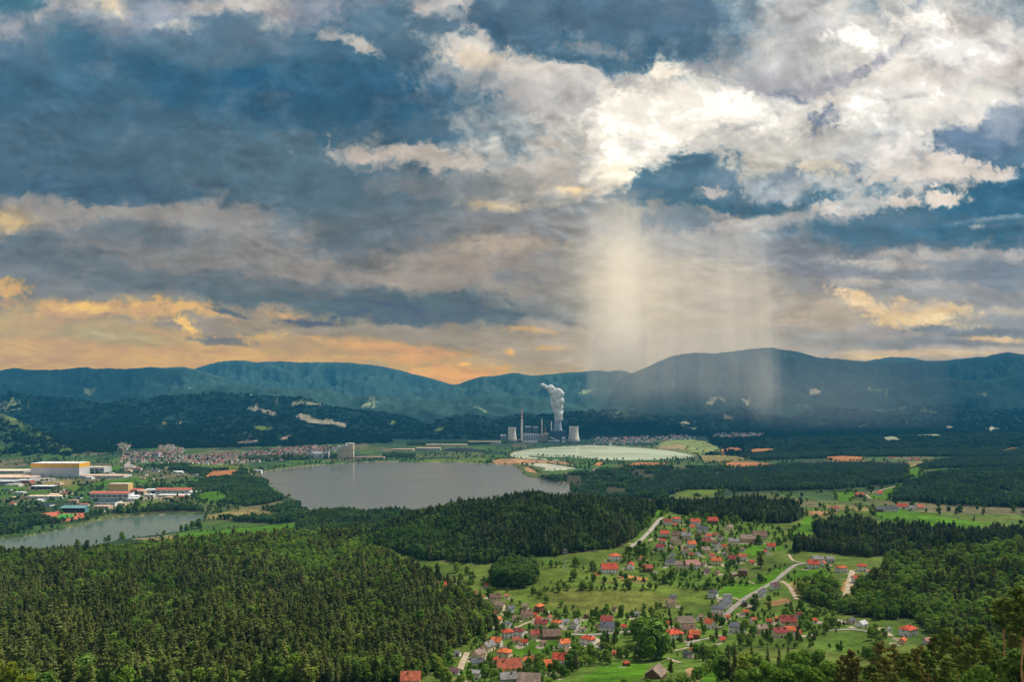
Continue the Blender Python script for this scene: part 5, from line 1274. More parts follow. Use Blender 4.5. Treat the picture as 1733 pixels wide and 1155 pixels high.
# ---- the dense town beyond the lake: small houses, copied
TOWN = [(203,783),(206,769),(232,766),(250,768),(285,768),(330,774),(365,772),(400,769),(440,764),(480,760),(520,757),(556,756),(572,762),(545,775),(505,777),(470,781),(420,784),(370,788),(300,787),(250,784)]
TOWN_UP = [[(262,768),(270,756),(290,754),(308,760),(318,766),(300,770)], [(398,752),(420,745),(440,748),(438,753),(410,756)], [(1000,752),(1010,742),(1040,740),(1100,739),(1140,737),(1172,738),(1180,744),(1120,748),(1075,752),(1030,754)],
           [(1200,741),(1215,734),(1260,733),(1295,735),(1290,741),(1240,743)], [(195,758),(205,752),(222,755),(214,766)]]
def town_house_mesh(rc, wc, L=13, W=9.5, zw=6.0, rise=3.8):
    mb = MB()
    a, b = L / 2, W / 2
    mb.add([(-a,-b,-4),(a,-b,-4),(a,b,-4),(-a,b,-4),(-a,-b,zw),(a,-b,zw),(a,b,zw),(-a,b,zw),(-a,0,zw+rise),(a,0,zw+rise)], [(0,1,5,4),(1,2,6,9,5),(2,3,7,6),(3,0,4,8,7)], 0)
    o = 0.5
    mb.add([(-a-o,-b-o,zw-.35),(a+o,-b-o,zw-.35),(a+o,0,zw+rise+.25),(-a-o,0,zw+rise+.25),(a+o,b+o,zw-.35),(-a-o,b+o,zw-.35)], [(0,1,2,3),(3,2,4,5)], 1)
    mb.box(a * .3, a * .3 + .9, .6, 1.4, zw + rise * .6, zw + rise + 1.2, 0)
    return mb.mesh('town_house', [mat_of('wall', wc), mat_of('roof', rc)])

def build_town():
    rng = np.random.default_rng(11)
    kinds = [('brick', 'white'), ('taupe', 'white'), ('brown', 'cream'), ('taupe', 'cream'), ('brown', 'white'), ('maroon', 'white'), ('grey', 'white')]
    meshes = [town_house_mesh(*k) for k in kinds]
    poly = land_poly(TOWN)
    x, y = jittered(poly, 30.0, rng)
    # terraces follow the streets, so some rows thin out
    keep = rng.random(len(x)) < np.where(fbm(x / 120, y / 120, 2, 5) > -0.35, 0.9, 0.25)
    x, y = x[keep], y[keep]
    order = np.argsort(y); x, y = x[order], y[order]
    n_ind = 85
    seen = {}
    def one(X, Y, k, label, group):
        base = seen.get(k)
        if base is None:
            o = link('house', meshes[k]); seen[k] = o
        else:
            o = base.copy(); C.objects.link(o)
        o.location = (X, Y, float(height(X, Y)[0])); o.rotation_euler = (0, 0, rng.uniform(-0.6, 0.6) + (math.pi / 2 if rng.random() < .35 else 0))
        s = rng.uniform(0.85, 1.25); o.scale = (s, s, rng.uniform(0.85, 1.2))
        tag(o, label, 'house', group)
        FOOT.append((X, Y, 9))
    for X, Y in zip(x[:n_ind], y[:n_ind]):
        k = rng.integers(0, 7)
        one(X, Y, k, f"tiny {ROOFWORD[kinds[k][0]]} roofed house in the dense town left of the lake's far shore", f"{ROOFWORD[kinds[k][0]]} roofed houses of the lakeside town")
    rest = [(X, Y) for X, Y in zip(x[n_ind:], y[n_ind:])]
    for up in TOWN_UP:
        ux, uy = jittered(land_poly(up), 62.0 if up[0][0] > 900 else 40.0, rng)
        rest += list(zip(ux, uy))
    # the remaining far roofs read only as a speckle: one object
    mb = MB(); mats = []; ids = {}
    V, Fc, Mi = [], [], []
    for X, Y in rest:
        me = meshes[rng.integers(0, 7)]; z = float(height(X, Y)[0]); a = rng.uniform(0, math.pi); s = rng.uniform(.85, 1.3)
        o = len(V)
        for v in me.vertices:
            V.append((X + s * (v.co.x * math.cos(a) - v.co.y * math.sin(a)), Y + s * (v.co.x * math.sin(a) + v.co.y * math.cos(a)), z + s * v.co.z))
        for p in me.polygons:
            m = me.materials[p.material_index]
            if m.name not in ids: ids[m.name] = len(mats); mats.append(m)
            Fc.append([i + o for i in p.vertices]); Mi.append(ids[m.name])
    o = link('distant_houses', mesh_from('distant_houses', V, Fc, mats, Mi)); tag(o, 'speckle of far pale and red roofs in the town and valley villages', 'houses', None, 'stuff')
# ------------------------------------------------------------------ power station, mine, works halls, stadium
CONC = material('concrete_pale', (0.72, 0.64, 0.53), 0.9, 0.14, 0.02)
CONC_D = material('concrete_bluegrey', (0.36, 0.42, 0.46), 0.9, 0.15, 0.02)
CLAD = material('cladding_grey', (0.47, 0.47, 0.48), 0.6, 0.12, 0.03)
CLAD_D = material('cladding_navy', (0.040, 0.065, 0.11), 0.6, 0.25, 0.03)
CLAD_C = material('cladding_cream', (0.62, 0.54, 0.40), 0.7, 0.12, 0.03)
CLAD_W = material('cladding_white', (0.70, 0.70, 0.69), 0.6, 0.10, 0.03)
CLAD_Y = material('cladding_yellow', (0.80, 0.42, 0.02), 0.6, 0.08, 0.03)
CLAD_R = material('sheet_red', (0.40, 0.11, 0.075), 0.7, 0.2, 0.05)
CLAD_B = material('sheet_teal', (0.12, 0.26, 0.27), 0.6, 0.15, 0.05)
CLAD_P = material('sheet_peach', (0.66, 0.47, 0.33), 0.7, 0.15, 0.03)
DARKW = material('dark_glazing', (0.05, 0.06, 0.075), 0.3, 0.3, 0.05)
STEEL = material('steel_dark', (0.13, 0.14, 0.17), 0.6, 0.2, 0.1)
REDP = material('paint_red', (0.50, 0.07, 0.05), 0.6, 0.15, 0.1)
COAL = material('coal', (0.022, 0.022, 0.026), 1.0, 0.4, 0.02)
EARTH = material('bare_earth', (0.36, 0.18, 0.09), 1.0, 0.3, 0.05)

def lathe(prof, k=48):
    mb = MB(); V = []
    for r, z in prof:
        V += [(r * math.cos(t), r * math.sin(t), z) for t in np.linspace(0, 2 * math.pi, k, endpoint=False)]
    Fc = [(i * k + j, i * k + (j + 1) % k, (i + 1) * k + (j + 1) % k, (i + 1) * k + j) for i in range(len(prof) - 1) for j in range(k)]
    mb.add(V, Fc); return mb

PY = 5450.0            # the power station's distance
def site(px, py, Y=PY):
    return ((px - CX) / F * Y, Y, ZC - (py - HY) / F * Y)

def cooling_tower(label, px, row_base, row_top, w_base, w_top, mat, dark_base=False, Y=PY):
    k = Y / F
    X, _, Z = site(px, row_base, Y)
    H = (row_base - row_top) * k; rb, rt = w_base * k / 2, w_top * k / 2
    rn = min(rb, rt) * 0.94
    t = thing('cooling_tower', label, 'cooling tower', (X, Y, Z), 0, None)
    prof = []
    for i in range(15):
        s = i / 14
        r = rn + (rb - rn) * (1 - s / 0.75) ** 1.7 if s < 0.75 else rn + (rt - rn) * ((s - 0.75) / 0.25) ** 1.5
        prof.append((r, H * (0.07 + 0.93 * s)))
    inner = [(r - 1.2, z) for r, z in prof[::-1]]
    link('shell', lathe(prof + inner).mesh('shell', [mat], True), t)
    legs = MB()
    for j in range(36):                                  # slanting columns of the air inlet
        a0, a1 = j / 36 * 6.2832, (j + (0.5 if j % 2 else -0.5)) / 36 * 6.2832
        r0 = prof[0][0]
        legs.tube([(r0 * 1.04 * math.cos(a0), r0 * 1.04 * math.sin(a0), -3), (r0 * 0.995 * math.cos(a1), r0 * 0.995 * math.sin(a1), H * 0.075)], [0.7, 0.7], 4)
    rb_ = prof[0][0]
    legs = lathe([(rb_ * 1.05, -4), (rb_ * 1.05, H * .012), (rb_ * .99, H * .012), (rb_ * .99, -4)], 36)
    k_ = 36; o_ = len(legs.v)
    for j in range(k_):                                  # a zigzag of slanting columns standing on the basin ring
        for dj in (0.0, 0.5):
            a0, a1 = (j + dj) / k_ * 6.2832, (j + (0.5 if dj == 0 else 1.0)) / k_ * 6.2832
            w_ = .05 / k_ * 6.2832
            z0, z1 = (H * .012, H * .075) if dj == 0 else (H * .075, H * .012)
            legs.add([(rb_ * math.cos(a0 - w_), rb_ * math.sin(a0 - w_), z0), (rb_ * math.cos(a0 + w_), rb_ * math.sin(a0 + w_), z0), (rb_ * math.cos(a1 + w_), rb_ * math.sin(a1 + w_), z1), (rb_ * math.cos(a1 - w_), rb_ * math.sin(a1 - w_), z1)], [(0, 1, 2, 3)])
    link('column_ring', legs.mesh('column_ring', [mat]), t)
    rim = lathe([(rt + 0.9, H * 0.985), (rt + 0.9, H + 0.6), (rt - 1.6, H + 0.6), (rt - 1.6, H * 0.985)])
    link('rim', rim.mesh('rim', [mat]), t)
    return t

def chimney(label, px, row_base, row_top, w0, w1, bands, mat, name='chimney', Y=PY):
    k = Y / F
    X, _, Z = site(px, row_base, Y); H = (row_base - row_top) * k
    t = thing(name, label, 'chimney', (X, Y, Z))
    r = lambda z: w0 + (w1 - w0) * z / H
    lo = H * (1 - bands) if bands else H * 0.985
    link('shaft', lathe([(r(-8) , -8), (r(lo * .3), lo * .3), (r(lo), lo)], 24).mesh('shaft', [mat], True), t)
    if bands:
        n = 7
        for i in range(n):
            z0, z1 = lo + (H - lo) * i / n, lo + (H - lo) * (i + 1) / n
            link('painted_band', lathe([(r(z0), z0), (r(z1), z1)] + ([(r(z1) - 1.2, z1), (r(z1) - 1.2, z0)] if i == n - 1 else []), 24).mesh('painted_band', [REDP if i % 2 == 0 else mat], True), t)
    link('cap_ring', lathe([(w1 + .8, H - 5), (w1 + .8, H), (w1 - .8, H), (w1 - .8, H - 5)], 24).mesh('cap_ring', [STEEL]), t)
    for q in (0.35, 0.68):
        z = lo * q
        link('gallery', lathe([(r(z) - .2, z), (r(z) + 1.6, z), (r(z) + 1.6, z + 1.3), (r(z) - .2, z + 1.3)], 24).mesh('gallery', [STEEL]), t)
    return t

def hall(name, label, cat, x0, x1, row_base, h_rows, depth, wall, roof, Y=None, roof_kind='flat', stripes=0, band=None, group=None, rot=0.0, plain=False):
    """A works building: walls, roof, strips of glazing, gates."""
    if Y is None:
        _, Y, _ = on_land((x0 + x1) / 2, row_base)
    k = Y / F; W = (x1 - x0) * k; H = max(3.5, h_rows * k)
    X = ((x0 + x1) / 2 - CX) / F * Y
    Z = ZC - (row_base - HY) / F * Y
    t = thing(name, label, cat, (X, Y + depth / 2, Z), rot, group)
    a, b = W / 2, depth / 2
    mb = MB(); mb.add([(-a,-b,-8),(a,-b,-8),(a,b,-8),(-a,b,-8),(-a,-b,H),(a,-b,H),(a,b,H),(-a,b,H)], [(0,1,5,4),(1,2,6,5),(2,3,7,6),(3,0,4,7)])
    link('wall', mb.mesh('wall', [wall]), t)
    rb = MB()
    if roof_kind == 'flat':
        rb.box(-a - .4, a + .4, -b - .4, b + .4, H, H + 0.9)
        for i in range(max(1, int(W / 30))):
            x = -a + W * (i + .5) / max(1, int(W / 30)); rb.box(x - 3, x + 3, -b * .4, b * .4, H + 0.903, H + 2.2)
    else:
        rise = min(b * 0.22, H * 0.6)
        P = [(-b - .8, H - .3), (0, H + rise), (b + .8, H - .3), (b + .8, H + .2), (0, H + rise + .5), (-b - .8, H + .2)]
        V = [(x, y, z) for x in (-a - .8, a + .8) for y, z in P]
        rb.add(V, [(0,1,4,5),(1,2,3,4),(7,6,11,10),(8,7,10,9),(5,4,10,11),(4,3,9,10),(1,0,6,7),(2,1,7,8),(0,5,11,6),(3,2,8,9)])
    link('roof', rb.mesh('roof', [roof]), t)
    if band:                                            # a coloured fascia along the top, standing proud of the wall
        bm = MB(); bm.box(-a - .35, a + .35, -b - .35, b + .35, H * (1 - band[0]), H - 0.01); link('fascia', bm.mesh('fascia', [band[1]]), t)
    n = stripes or max(2, int(W / 16))
    wm = MB()
    for i in range(n):
        x = -a + W * (i + .5) / n
        if stripes: wm.box(x - W / n * .22, x + W / n * .22, -b - .25, -b - .003, H * .08, H * (.80 if not band else .9 - band[0]))
        else: wm.box(x - W / n * .36, x + W / n * .36, -b - .25, -b - .003, H * .45, H * .68)
    if not plain: link('window_strip', wm.mesh('window_strip', [DARKW]), t)
    gm = MB(); gm.box(a * .55, a * .55 + min(5, W * .15), -b - .3, -b - .003, 0, min(5, H * .38)); link('gate', gm.mesh('gate', [STEEL]), t)
    FOOT.append((X, Y + depth / 2, max(a, b) + 3))
    return t

def conveyor(label, px0, row0, px1, row1, Y, w=6, mat=None):
    X0, _, Z0 = site(px0, row0, Y); X1, _, Z1 = site(px1, row1, Y)
    t = thing('conveyor_bridge', label, 'conveyor', (X0, Y, Z0))
    d = np.array([X1 - X0, 0, Z1 - Z0]); L = np.linalg.norm(d); d /= L
    up = np.array([-d[2], 0, d[0]]); up = up if up[2] > 0 else -up
    mb = MB(); V = []
    for q in (0, L):
        for sy in (-w / 2, w / 2):
            for su in (0, w * .9): V.append(tuple(d * q + up * su + np.array([0, sy, 0])))
    mb.add(V, [(0,1,3,2),(4,6,7,5),(0,4,5,1),(2,3,7,6),(1,5,7,3),(0,2,6,4)])
    link('gallery', mb.mesh('gallery', [mat or CLAD]), t)
    g = float(height(X0, Y)[0]) - Z0
    for i in (1, 2, 3):
        p = d * L * i / 4
        s = MB(); s.tube([(p[0] - 3, 0, min(g, 0) - 3), (p[0], 0, p[2])], [.8, .6], 4); s.tube([(p[0] + 3, 0, min(g, 0) - 3), (p[0], 0, p[2])], [.8, .6], 4)
        link('trestle', s.mesh('trestle', [STEEL]), t)
    return t

def build_power_station():
    cooling_tower('tall blue grey cooling tower with steam rising out of it', 944, 746, 706, 24, 12.5, CONC_D)
    cooling_tower('squat beige cooling tower left of the red tipped chimney', 866.5, 746, 724, 16.5, 13.5, CONC, Y=5400)
    cooling_tower('squat beige cooling tower standing alone right of the steaming tower', 971, 746, 722.5, 19.5, 16, CONC, Y=5400)
    chimney('tallest chimney with a red and white banded top', 883, 749, 691.5, 7.5, 4.6, 0.30, CONC, 'power_station_chimney')
    chimney('brown tipped chimney between the boiler houses and steaming tower', 917, 744, 708, 5.5, 4.2, 0.0, CONC, 'power_station_chimney')
    chimney('slim white chimney touching the steaming tower', 933, 744, 712, 4.2, 3.6, 0.0, CLAD_W, 'power_station_chimney', Y=5350)
    chimney('short rusty chimney between the cream block and tall brown chimney', 923, 740, 722, 3.6, 3.0, 0.0, EARTH, 'power_station_chimney', Y=5360)
    hall('boiler_house', 'dark steel boiler house behind the striped turbine hall, left one', 'boiler house', 888.5, 899, 748, 25, 50, STEEL, CLAD, 5480, stripes=4)
    hall('boiler_house', 'dark steel boiler house behind the striped turbine hall, right one', 'boiler house', 901.5, 911, 748, 24, 50, STEEL, CLAD, 5480, stripes=3)
    hall('turbine_hall', 'long pale turbine hall with upright stripes of windows', 'works hall', 886, 911.5, 749, 14, 45, CLAD_W, CLAD, 5380, stripes=9)
    hall('ash_building', 'low grey building with mixed cladding right of the turbine hall', 'works hall', 911.8, 920, 749, 13, 40, CLAD_P, CLAD, 5370, stripes=3)
    hall('filter_building', 'cream tower block at the foot of the brown tipped chimney', 'works hall', 920.5, 928, 749, 15, 40, CLAD_C, CLAD_C, 5350, stripes=2)
    hall('unit_building', 'wide navy blue block in front of the steaming tower', 'works hall', 932, 958, 749, 19, 70, CLAD_D, CLAD_D, 5290, stripes=5)
    hall('annex', 'small pale annex at the navy block corner', 'works hall', 951, 957, 750, 9, 25, CLAD_W, CLAD, 5260)
    hall('silo_block', 'grey block at the left end of the power station', 'works hall', 847, 856.5, 752, 15, 40, CLAD, CLAD_W, 5350, stripes=3)
    hall('pump_hall', 'low pale hall along the front of the power station', 'works hall', 884, 910, 752, 4, 25, CLAD_P, CLAD_W, 5280)
    hall('pump_hall', 'low grey hall in front of the navy block', 'works hall', 928, 948, 751.5, 5, 25, CLAD, CLAD_W, 5260)
    hall('gatehouse', 'small white building right of the navy block by the lake', 'works hall', 952, 962, 756, 3, 20, CLAD_W, CLAD_W, 5180)
    conveyor('pale sloping conveyor bridge left of the power station', 862, 753, 881, 744.5, 5320, 7, CLAD_P)
    conveyor('pale conveyor bridge rising to the navy block', 930, 741, 944, 747, 5270, 6, CLAD_W)
    # steam from the big tower
    rng = random.Random(8); k = PY / F
    puffs = [(945,708,6.6),(945,702,6.8),(943.5,697,6.6),(948,697,5.2),(941,692,6.4),(946,689,6.6),(938.5,686,6.0),(943.5,683,7.4),(948,680,6.2),(936.5,679,5.0),(942,677,7.2),(949,677,4.6),(938,673,5.5),(944,671,7.6),(948,667,6.2),(940,667,5.5),(934,668,3.6),(945,663,5.6),(937,661,4.6),(932,664,3.6),(932.5,657,5.2),(929,661,3.2),(926.5,657,3.4),(923,655,3.0),(920,652.5,2.8),(917.5,651.5,2.4)]
    bm_verts, bm_faces = [], []
    V, Fc = [], []
    import bmesh
    bm = bmesh.new()
    for i, (px, py, r) in enumerate(puffs):
        X, Y, Z = site(px, py); Y += rng.uniform(-1, 1) * 14
        g = bmesh.ops.create_icosphere(bm, subdivisions=4, radius=r * k * 1.04)
        off = rng.uniform(0, 900)
        P = np.array([v.co[:] for v in g['verts']]); R = np.linalg.norm(P, axis=1, keepdims=True); D = P / R
        bump = billow(D[:, 0] * 2.2 + off, D[:, 1] * 2.2 + D[:, 2] * 1.7 + off * .3, 4, 12) + billow(D[:, 2] * 2.6 + off, D[:, 0] * 1.9 - D[:, 1] * 1.4, 4, 15)
        P = P * (1 + 0.30 * bump[:, None])
        for v, p in zip(g['verts'], P): v.co = (p[0] + X, p[1] + Y, p[2] + Z)
    me = bpy.data.meshes.new('steam_plume'); bm.to_mesh(me); bm.free()
    me.polygons.foreach_set('use_smooth', np.ones(len(me.polygons), bool))
    m = bpy.data.materials.new('steam'); m.use_nodes = True
    n, l = m.node_tree.nodes, m.node_tree.links; n.clear()
    o = n.new('ShaderNodeOutputMaterial'); d = n.new('ShaderNodeBsdfDiffuse'); t = n.new('ShaderNodeBsdfTranslucent'); mx = n.new('ShaderNodeMixShader')
    d.inputs['Color'].default_value = (0.97, 0.96, 0.94, 1); t.inputs['Color'].default_value = (0.97, 0.95, 0.90, 1); mx.inputs['Fac'].default_value = 0.35
    l.new(d.outputs[0], mx.inputs[1]); l.new(t.outputs[0], mx.inputs[2]); l.new(mx.outputs[0], o.inputs['Surface'])
    me.materials.append(m)
    tag(link('steam_plume', me), 'white billowing steam plume above the tall cooling tower', 'steam', None, 'stuff')

def build_mine():
    Y = 3930.0
    t = hall('winding_tower', 'cream mine building with a tall head block by the lake', 'mine building', 571, 590, 773, 17, 30, CLAD_C, CLAD_W, Y, plain=True)
    hall('head_block', 'tall cream head block at the top of the mine conveyor', 'mine building', 585, 598, 772, 21, 25, CLAD_C, CLAD_W, Y + 6, plain=True)
    conveyor('pale mine conveyor climbing to the cream head block', 534, 774, 587, 755, Y - 45, 11, CLAD_W)
    conveyor('short conveyor running down right of the mine head block', 597, 763.5, 611, 759, Y, 5, CLAD_P)
    hall('mine_hall', 'light blue white hall at the foot of the mine conveyor', 'mine building', 527, 546, 774, 7, 35, CLAD_W, CLAD_W, Y - 40)
    hall('mine_hall', 'small grey hall between the mine conveyor and head block', 'mine building', 547, 556, 775, 8, 30, CLAD, CLAD_W, Y - 30, stripes=3)
    chimney('pale green chimney left of the mine conveyor', 525, 779, 760, 3.2, 2.6, 0.0, CLAD_B, 'mine_chimney', Y=3800)

HALLS = [
 ('warehouse','huge grey high bay warehouse with a yellow stripe along its top','warehouse',52,134,808,23,75,CLAD,CLAD_W,dict(band=(0.30,CLAD_Y),plain=True)),
 ('warehouse','low grey and cream annex right of the yellow striped warehouse','warehouse',135,176,801,9,60,CLAD,CLAD_C,{}),
 ('warehouse','long peach roofed hall below the grey annex','warehouse',134,210,809,3,60,CLAD_W,CLAD_P,{}),
 ('warehouse','flat cream hall left of the yellow striped warehouse','warehouse',-60,40,801,3,90,CLAD,CLAD_C,{}),
 ('warehouse','very wide low pale hall reaching the left edge','warehouse',-80,51,812,3,110,CLAD,CLAD_P,{}),
 ('factory_hall','dark low factory hall at the left edge','factory',-60,22,820,4,60,STEEL,CLAD,{}),
 ('factory_hall','small white roofed factory hall left of the red sheds','factory',23,33,818,4,40,CLAD_W,CLAD_W,{}),
 ('factory_hall','low red walled factory building among white sheds','factory',36,50,819,5,30,CLAD_R,CLAD_W,{}),
 ('factory_hall','tiny white shed in front of the red walled factory','factory',8,32,824,3,25,CLAD_W,CLAD_C,{}),
 ('office_block','low dark glass office with a pale roof by the bright lawn','office',52,88,829,5,35,DARKW,CLAD_W,{}),
 ('school_building','long red roofed complex with grey front, left of the yellow block','school',152,217,846,10,40,CLAD,CLAD_R,dict(roof_kind='gable')),
 ('yellow_block','yellow block with pink base and roof terrace in the red complex','apartment block',183,217,837,17,30,CLAD_C,CLAD_C,dict(band=(0.55,material('render_yellow',(0.72,0.50,0.16),.8,.1,.05)))),
 ('sports_hall','dark blue banded white hall below the red roofed complex','sports hall',160,195,858,7,40,CLAD_W,CLAD_D,{}),
 ('workshop','low rust roofed workshop right of the yellow block','workshop',218,240,836,6,30,CLAD_P,CLAD_R,dict(roof_kind='gable')),
 ('workshop','peach walled workshop with a dark end wall','workshop',228,243,838,6,25,CLAD_P,CLAD_P,{}),
 ('workshop','white roofed workshop left of the long red roof','workshop',243,262,836,6,30,CLAD_W,CLAD_W,{}),
 ('long_hall','long bright red roofed hall near the golf lawn','works hall',262,322,836,6,40,CLAD_W,CLAD_R,dict(roof_kind='gable')),
 ('workshop','flat white hall at the right end of the red roof row','workshop',318,334,839,5,30,CLAD_W,CLAD_W,{}),
 ('workshop','long low white hall in front of the red roofed hall','workshop',266,322,842,3,25,CLAD_C,CLAD_W,{}),
 ('workshop','cream low hall left of the dark tree block','workshop',44,104,845,4,30,CLAD_W,CLAD_C,{}),
 ('workshop','orange roofed low hall left of the dark tree block','workshop',82,97,843,5,20,CLAD_P,CLAD_P,dict(roof_kind='gable')),
 ('workshop','tan low building under the red roofed complex','workshop',158,184,862,4,22,CLAD_P,CLAD_P,{}),
 ('workshop','peach low building beside the park lawn','workshop',186,212,857,4,22,CLAD_P,CLAD_C,{}),
 ('workshop','white low building by the parkland trees','workshop',214,232,849,4,20,CLAD_W,CLAD_W,{}),
 ('lake_pavilion','white lakeside pavilion on the orange shore','pavilion',341,352,797,3,20,CLAD_W,CLAD_C,{}),
 ('lake_pavilion','small white beach house at the lake tip','pavilion',430,442,800,3,18,CLAD_W,CLAD_W,{}),
 ('big_house_block','purple roofed large block in the town','apartment block',256,268,776,9,30,CLAD,material('roof_block_purple',(0.22,0.17,0.19),.8,.2,.05),{}),
 ('coal_shed','long pinkish shed left of the coal yard','shed',664,700,765,4,40,CLAD_P,CLAD_P,{}),
 ('coal_shed','long pale shed in the middle of the coal yard','shed',705,745,763,4,40,CLAD,CLAD_P,{}),
 ('coal_shed','pale ribbed shed behind the coal heap','shed',720,790,757,4,40,CLAD_P,CLAD_C,{}),
 ('coal_shed','light roofed shed at the right end of the coal yard','shed',792,848,752,4,40,CLAD_W,CLAD_P,{}),
 ('coal_shed','pink roofed low shed by the lake behind the groves','shed',600,650,777,3,25,CLAD_P,CLAD_P,{}),
]
def build_yards():
    """Small sheds and shops that fill the works district."""
    rng = random.Random(31)
    spots = [(-8,815),(58,826),(98,822),(112,838),(128,846),(20,846),(66,850),(32,838),(122,852),(140,858),(78,858),(50,862),(226,845),(252,842),(284,846),(306,845),(170,868),(196,866),(150,812),(188,806),(215,800),(232,797),(262,800),(282,796),(300,802),(330,806),(240,812),(20,856),(10,832),(140,792)]
    cols = [('white', CLAD_W, CLAD_W), ('grey', CLAD, CLAD_W), ('peach', CLAD_P, CLAD_P), ('cream', CLAD_C, CLAD_R), ('white', CLAD_W, CLAD_D), ('cream', CLAD_C, CLAD_P)]
    for i, (px, row) in enumerate(spots):
        c = cols[i % 6]; w = rng.uniform(7, 17)
        side = 'left of the yellow block' if px < 150 else 'round the red roofed row' if px < 335 and row > 838 else 'towards the town'
        hall('works_shed', f"small {c[0]} walled {'red' if c[2] is CLAD_R else 'navy' if c[2] is CLAD_D else 'pale'} roofed works shed {side}", 'shed', px - w / 2, px + w / 2, row, rng.uniform(2.2, 4.2), rng.uniform(12, 26), c[1], c[2], roof_kind='gable' if i % 3 == 0 else 'flat', group=f"{c[0]} works sheds {side}", rot=rng.uniform(-.15, .15))

def build_works():
    build_yards()
    for (name, label, cat, x0, x1, rb, hr, dep, wall, roof, kw) in HALLS:
        hall(name, label, cat, x0, x1, rb, hr, dep, wall, roof, **kw)
    # coal heap
    for i, (x0, x1, row, h, lab) in enumerate([(745, 815, 765, 16, 'long black coal heap beside the pale sheds'), (660, 700, 771, 8, 'small black coal heap at the left end of the yard')]):
        X0, Y, Z = on_land((x0 + x1) / 2, row); k = Y / F; W = (x1 - x0) * k / 2; D = 60
        xs, ys = np.meshgrid(np.linspace(-1, 1, 44), np.linspace(-1, 1, 20))
        zz = h * np.clip(1.15 - np.maximum(np.abs(xs) ** 3, np.abs(ys) ** 1.4) - .15, 0, 1) * (1 + .35 * fbm(xs * 4 + i, ys * 2, 3, 3)) - .5
        me = grid_mesh('coal_heap', np.stack([xs * W, ys * D, zz], -1).reshape(-1, 3), 20, 44); me.materials.append(COAL)
        tag(link('coal_heap', me, None, (X0, Y + D, Z)), lab, 'coal heap')
    # stadium stand by the running track
    X, Y, Z = on_land(121, 869); k = Y / F
    t = thing('grandstand', 'teal roofed grandstand behind the red running track', 'grandstand', (X, Y + 14, Z), 0.02)
    W = 43 * k / 2
    mb = MB()
    for i in range(6): mb.box(-W * .9, W * .9, -11 + i * 3, -8.003 + i * 3, -4, 1.2 + i * 1.5)
    link('terrace', mb.mesh('terrace', [DARKW]), t)
    mb = MB(); mb.add([(-W,-12,11.5),(W,-12,11.5),(W*.97,10,16),(-W*.97,10,16),(-W,-12,12.4),(W,-12,12.4),(W*.97,10,17),(-W*.97,10,17)], [(0,3,2,1),(4,5,6,7),(0,1,5,4),(1,2,6,5),(2,3,7,6),(3,0,4,7)])
    link('roof', mb.mesh('roof', [CLAD_B]), t)
    mb = MB(); mb.box(-W * .95, W * .95, 7.2, 8.2, -4, 15); mb.box(-W, -W * .96, -11, 8, -4, 11.4); mb.box(W * .96, W, -11, 8, -4, 11.4)
    link('wall', mb.mesh('wall', [CLAD_B]), t)
    for i in range(7):
        x = -W * .9 + i * W * .3
        mb = MB(); mb.tube([(x, 9, 14), (x, 9.5, 22)], [.35, .25], 5); link('roof_mast', mb.mesh('roof_mast', [CLAD_W]), t)
    FOOT.append((X, Y + 10, W + 4))
    # lattice power pole standing at the meadow edge
    X, Y, Z = on_land(956, 968)
    t = thing('power_pylon', 'slim grey lattice power pylon at the meadow edge', 'pylon', (X, Y, Z))
    Hh = 39 * Y / F; mb = MB(); b = 1.5
    for sx in (-1, 1):
        for sy in (-1, 1): mb.tube([(sx * b, sy * b, -1), (sx * .3, sy * .3, Hh)], [.10, .07], 4)
    for i in range(9):
        z0, z1 = Hh * i / 9, Hh * (i + 1) / 9; w0, w1 = b + (.3 - b) * i / 9, b + (.3 - b) * (i + 1) / 9
        for sy in (-1, 1):
            mb.tube([(-w0, sy * w0, z0), (w1, sy * w1, z1)], [.05, .05], 3); mb.tube([(w0, sy * w0, z0), (-w1, sy * w1, z1)], [.05, .05], 3)
    link('mast', mb.mesh('mast', [CLAD]), t)
    for q, L in ((.80, 3.6), (.88, 3.0), (.96, 2.4)):
        mb = MB(); mb.tube([(-L, 0, Hh * q), (0, 0, Hh * q + .5), (L, 0, Hh * q)], [.10, .18, .10], 4)
        link('cross_arm', mb.mesh('cross_arm', [CLAD]), t)
# ------------------------------------------------------------------ planting
def foot_mask(x, y, extra=0.0):
    ok = np.ones(len(x), bool)
    for fx, fy, r in FOOT:
        if abs(fy) > 2300: continue
        ok &= (x - fx) ** 2 + (y - fy) ** 2 > (r + extra) ** 2
    if ROAD_PTS:
        R = np.concatenate(ROAD_PTS)
        for i in np.nonzero(ok)[0]:
            d = (R[:, 0] - x[i]) ** 2 + (R[:, 1] - y[i]) ** 2
            if d.min() < (4.5 + extra) ** 2: ok[i] = False
    return ok

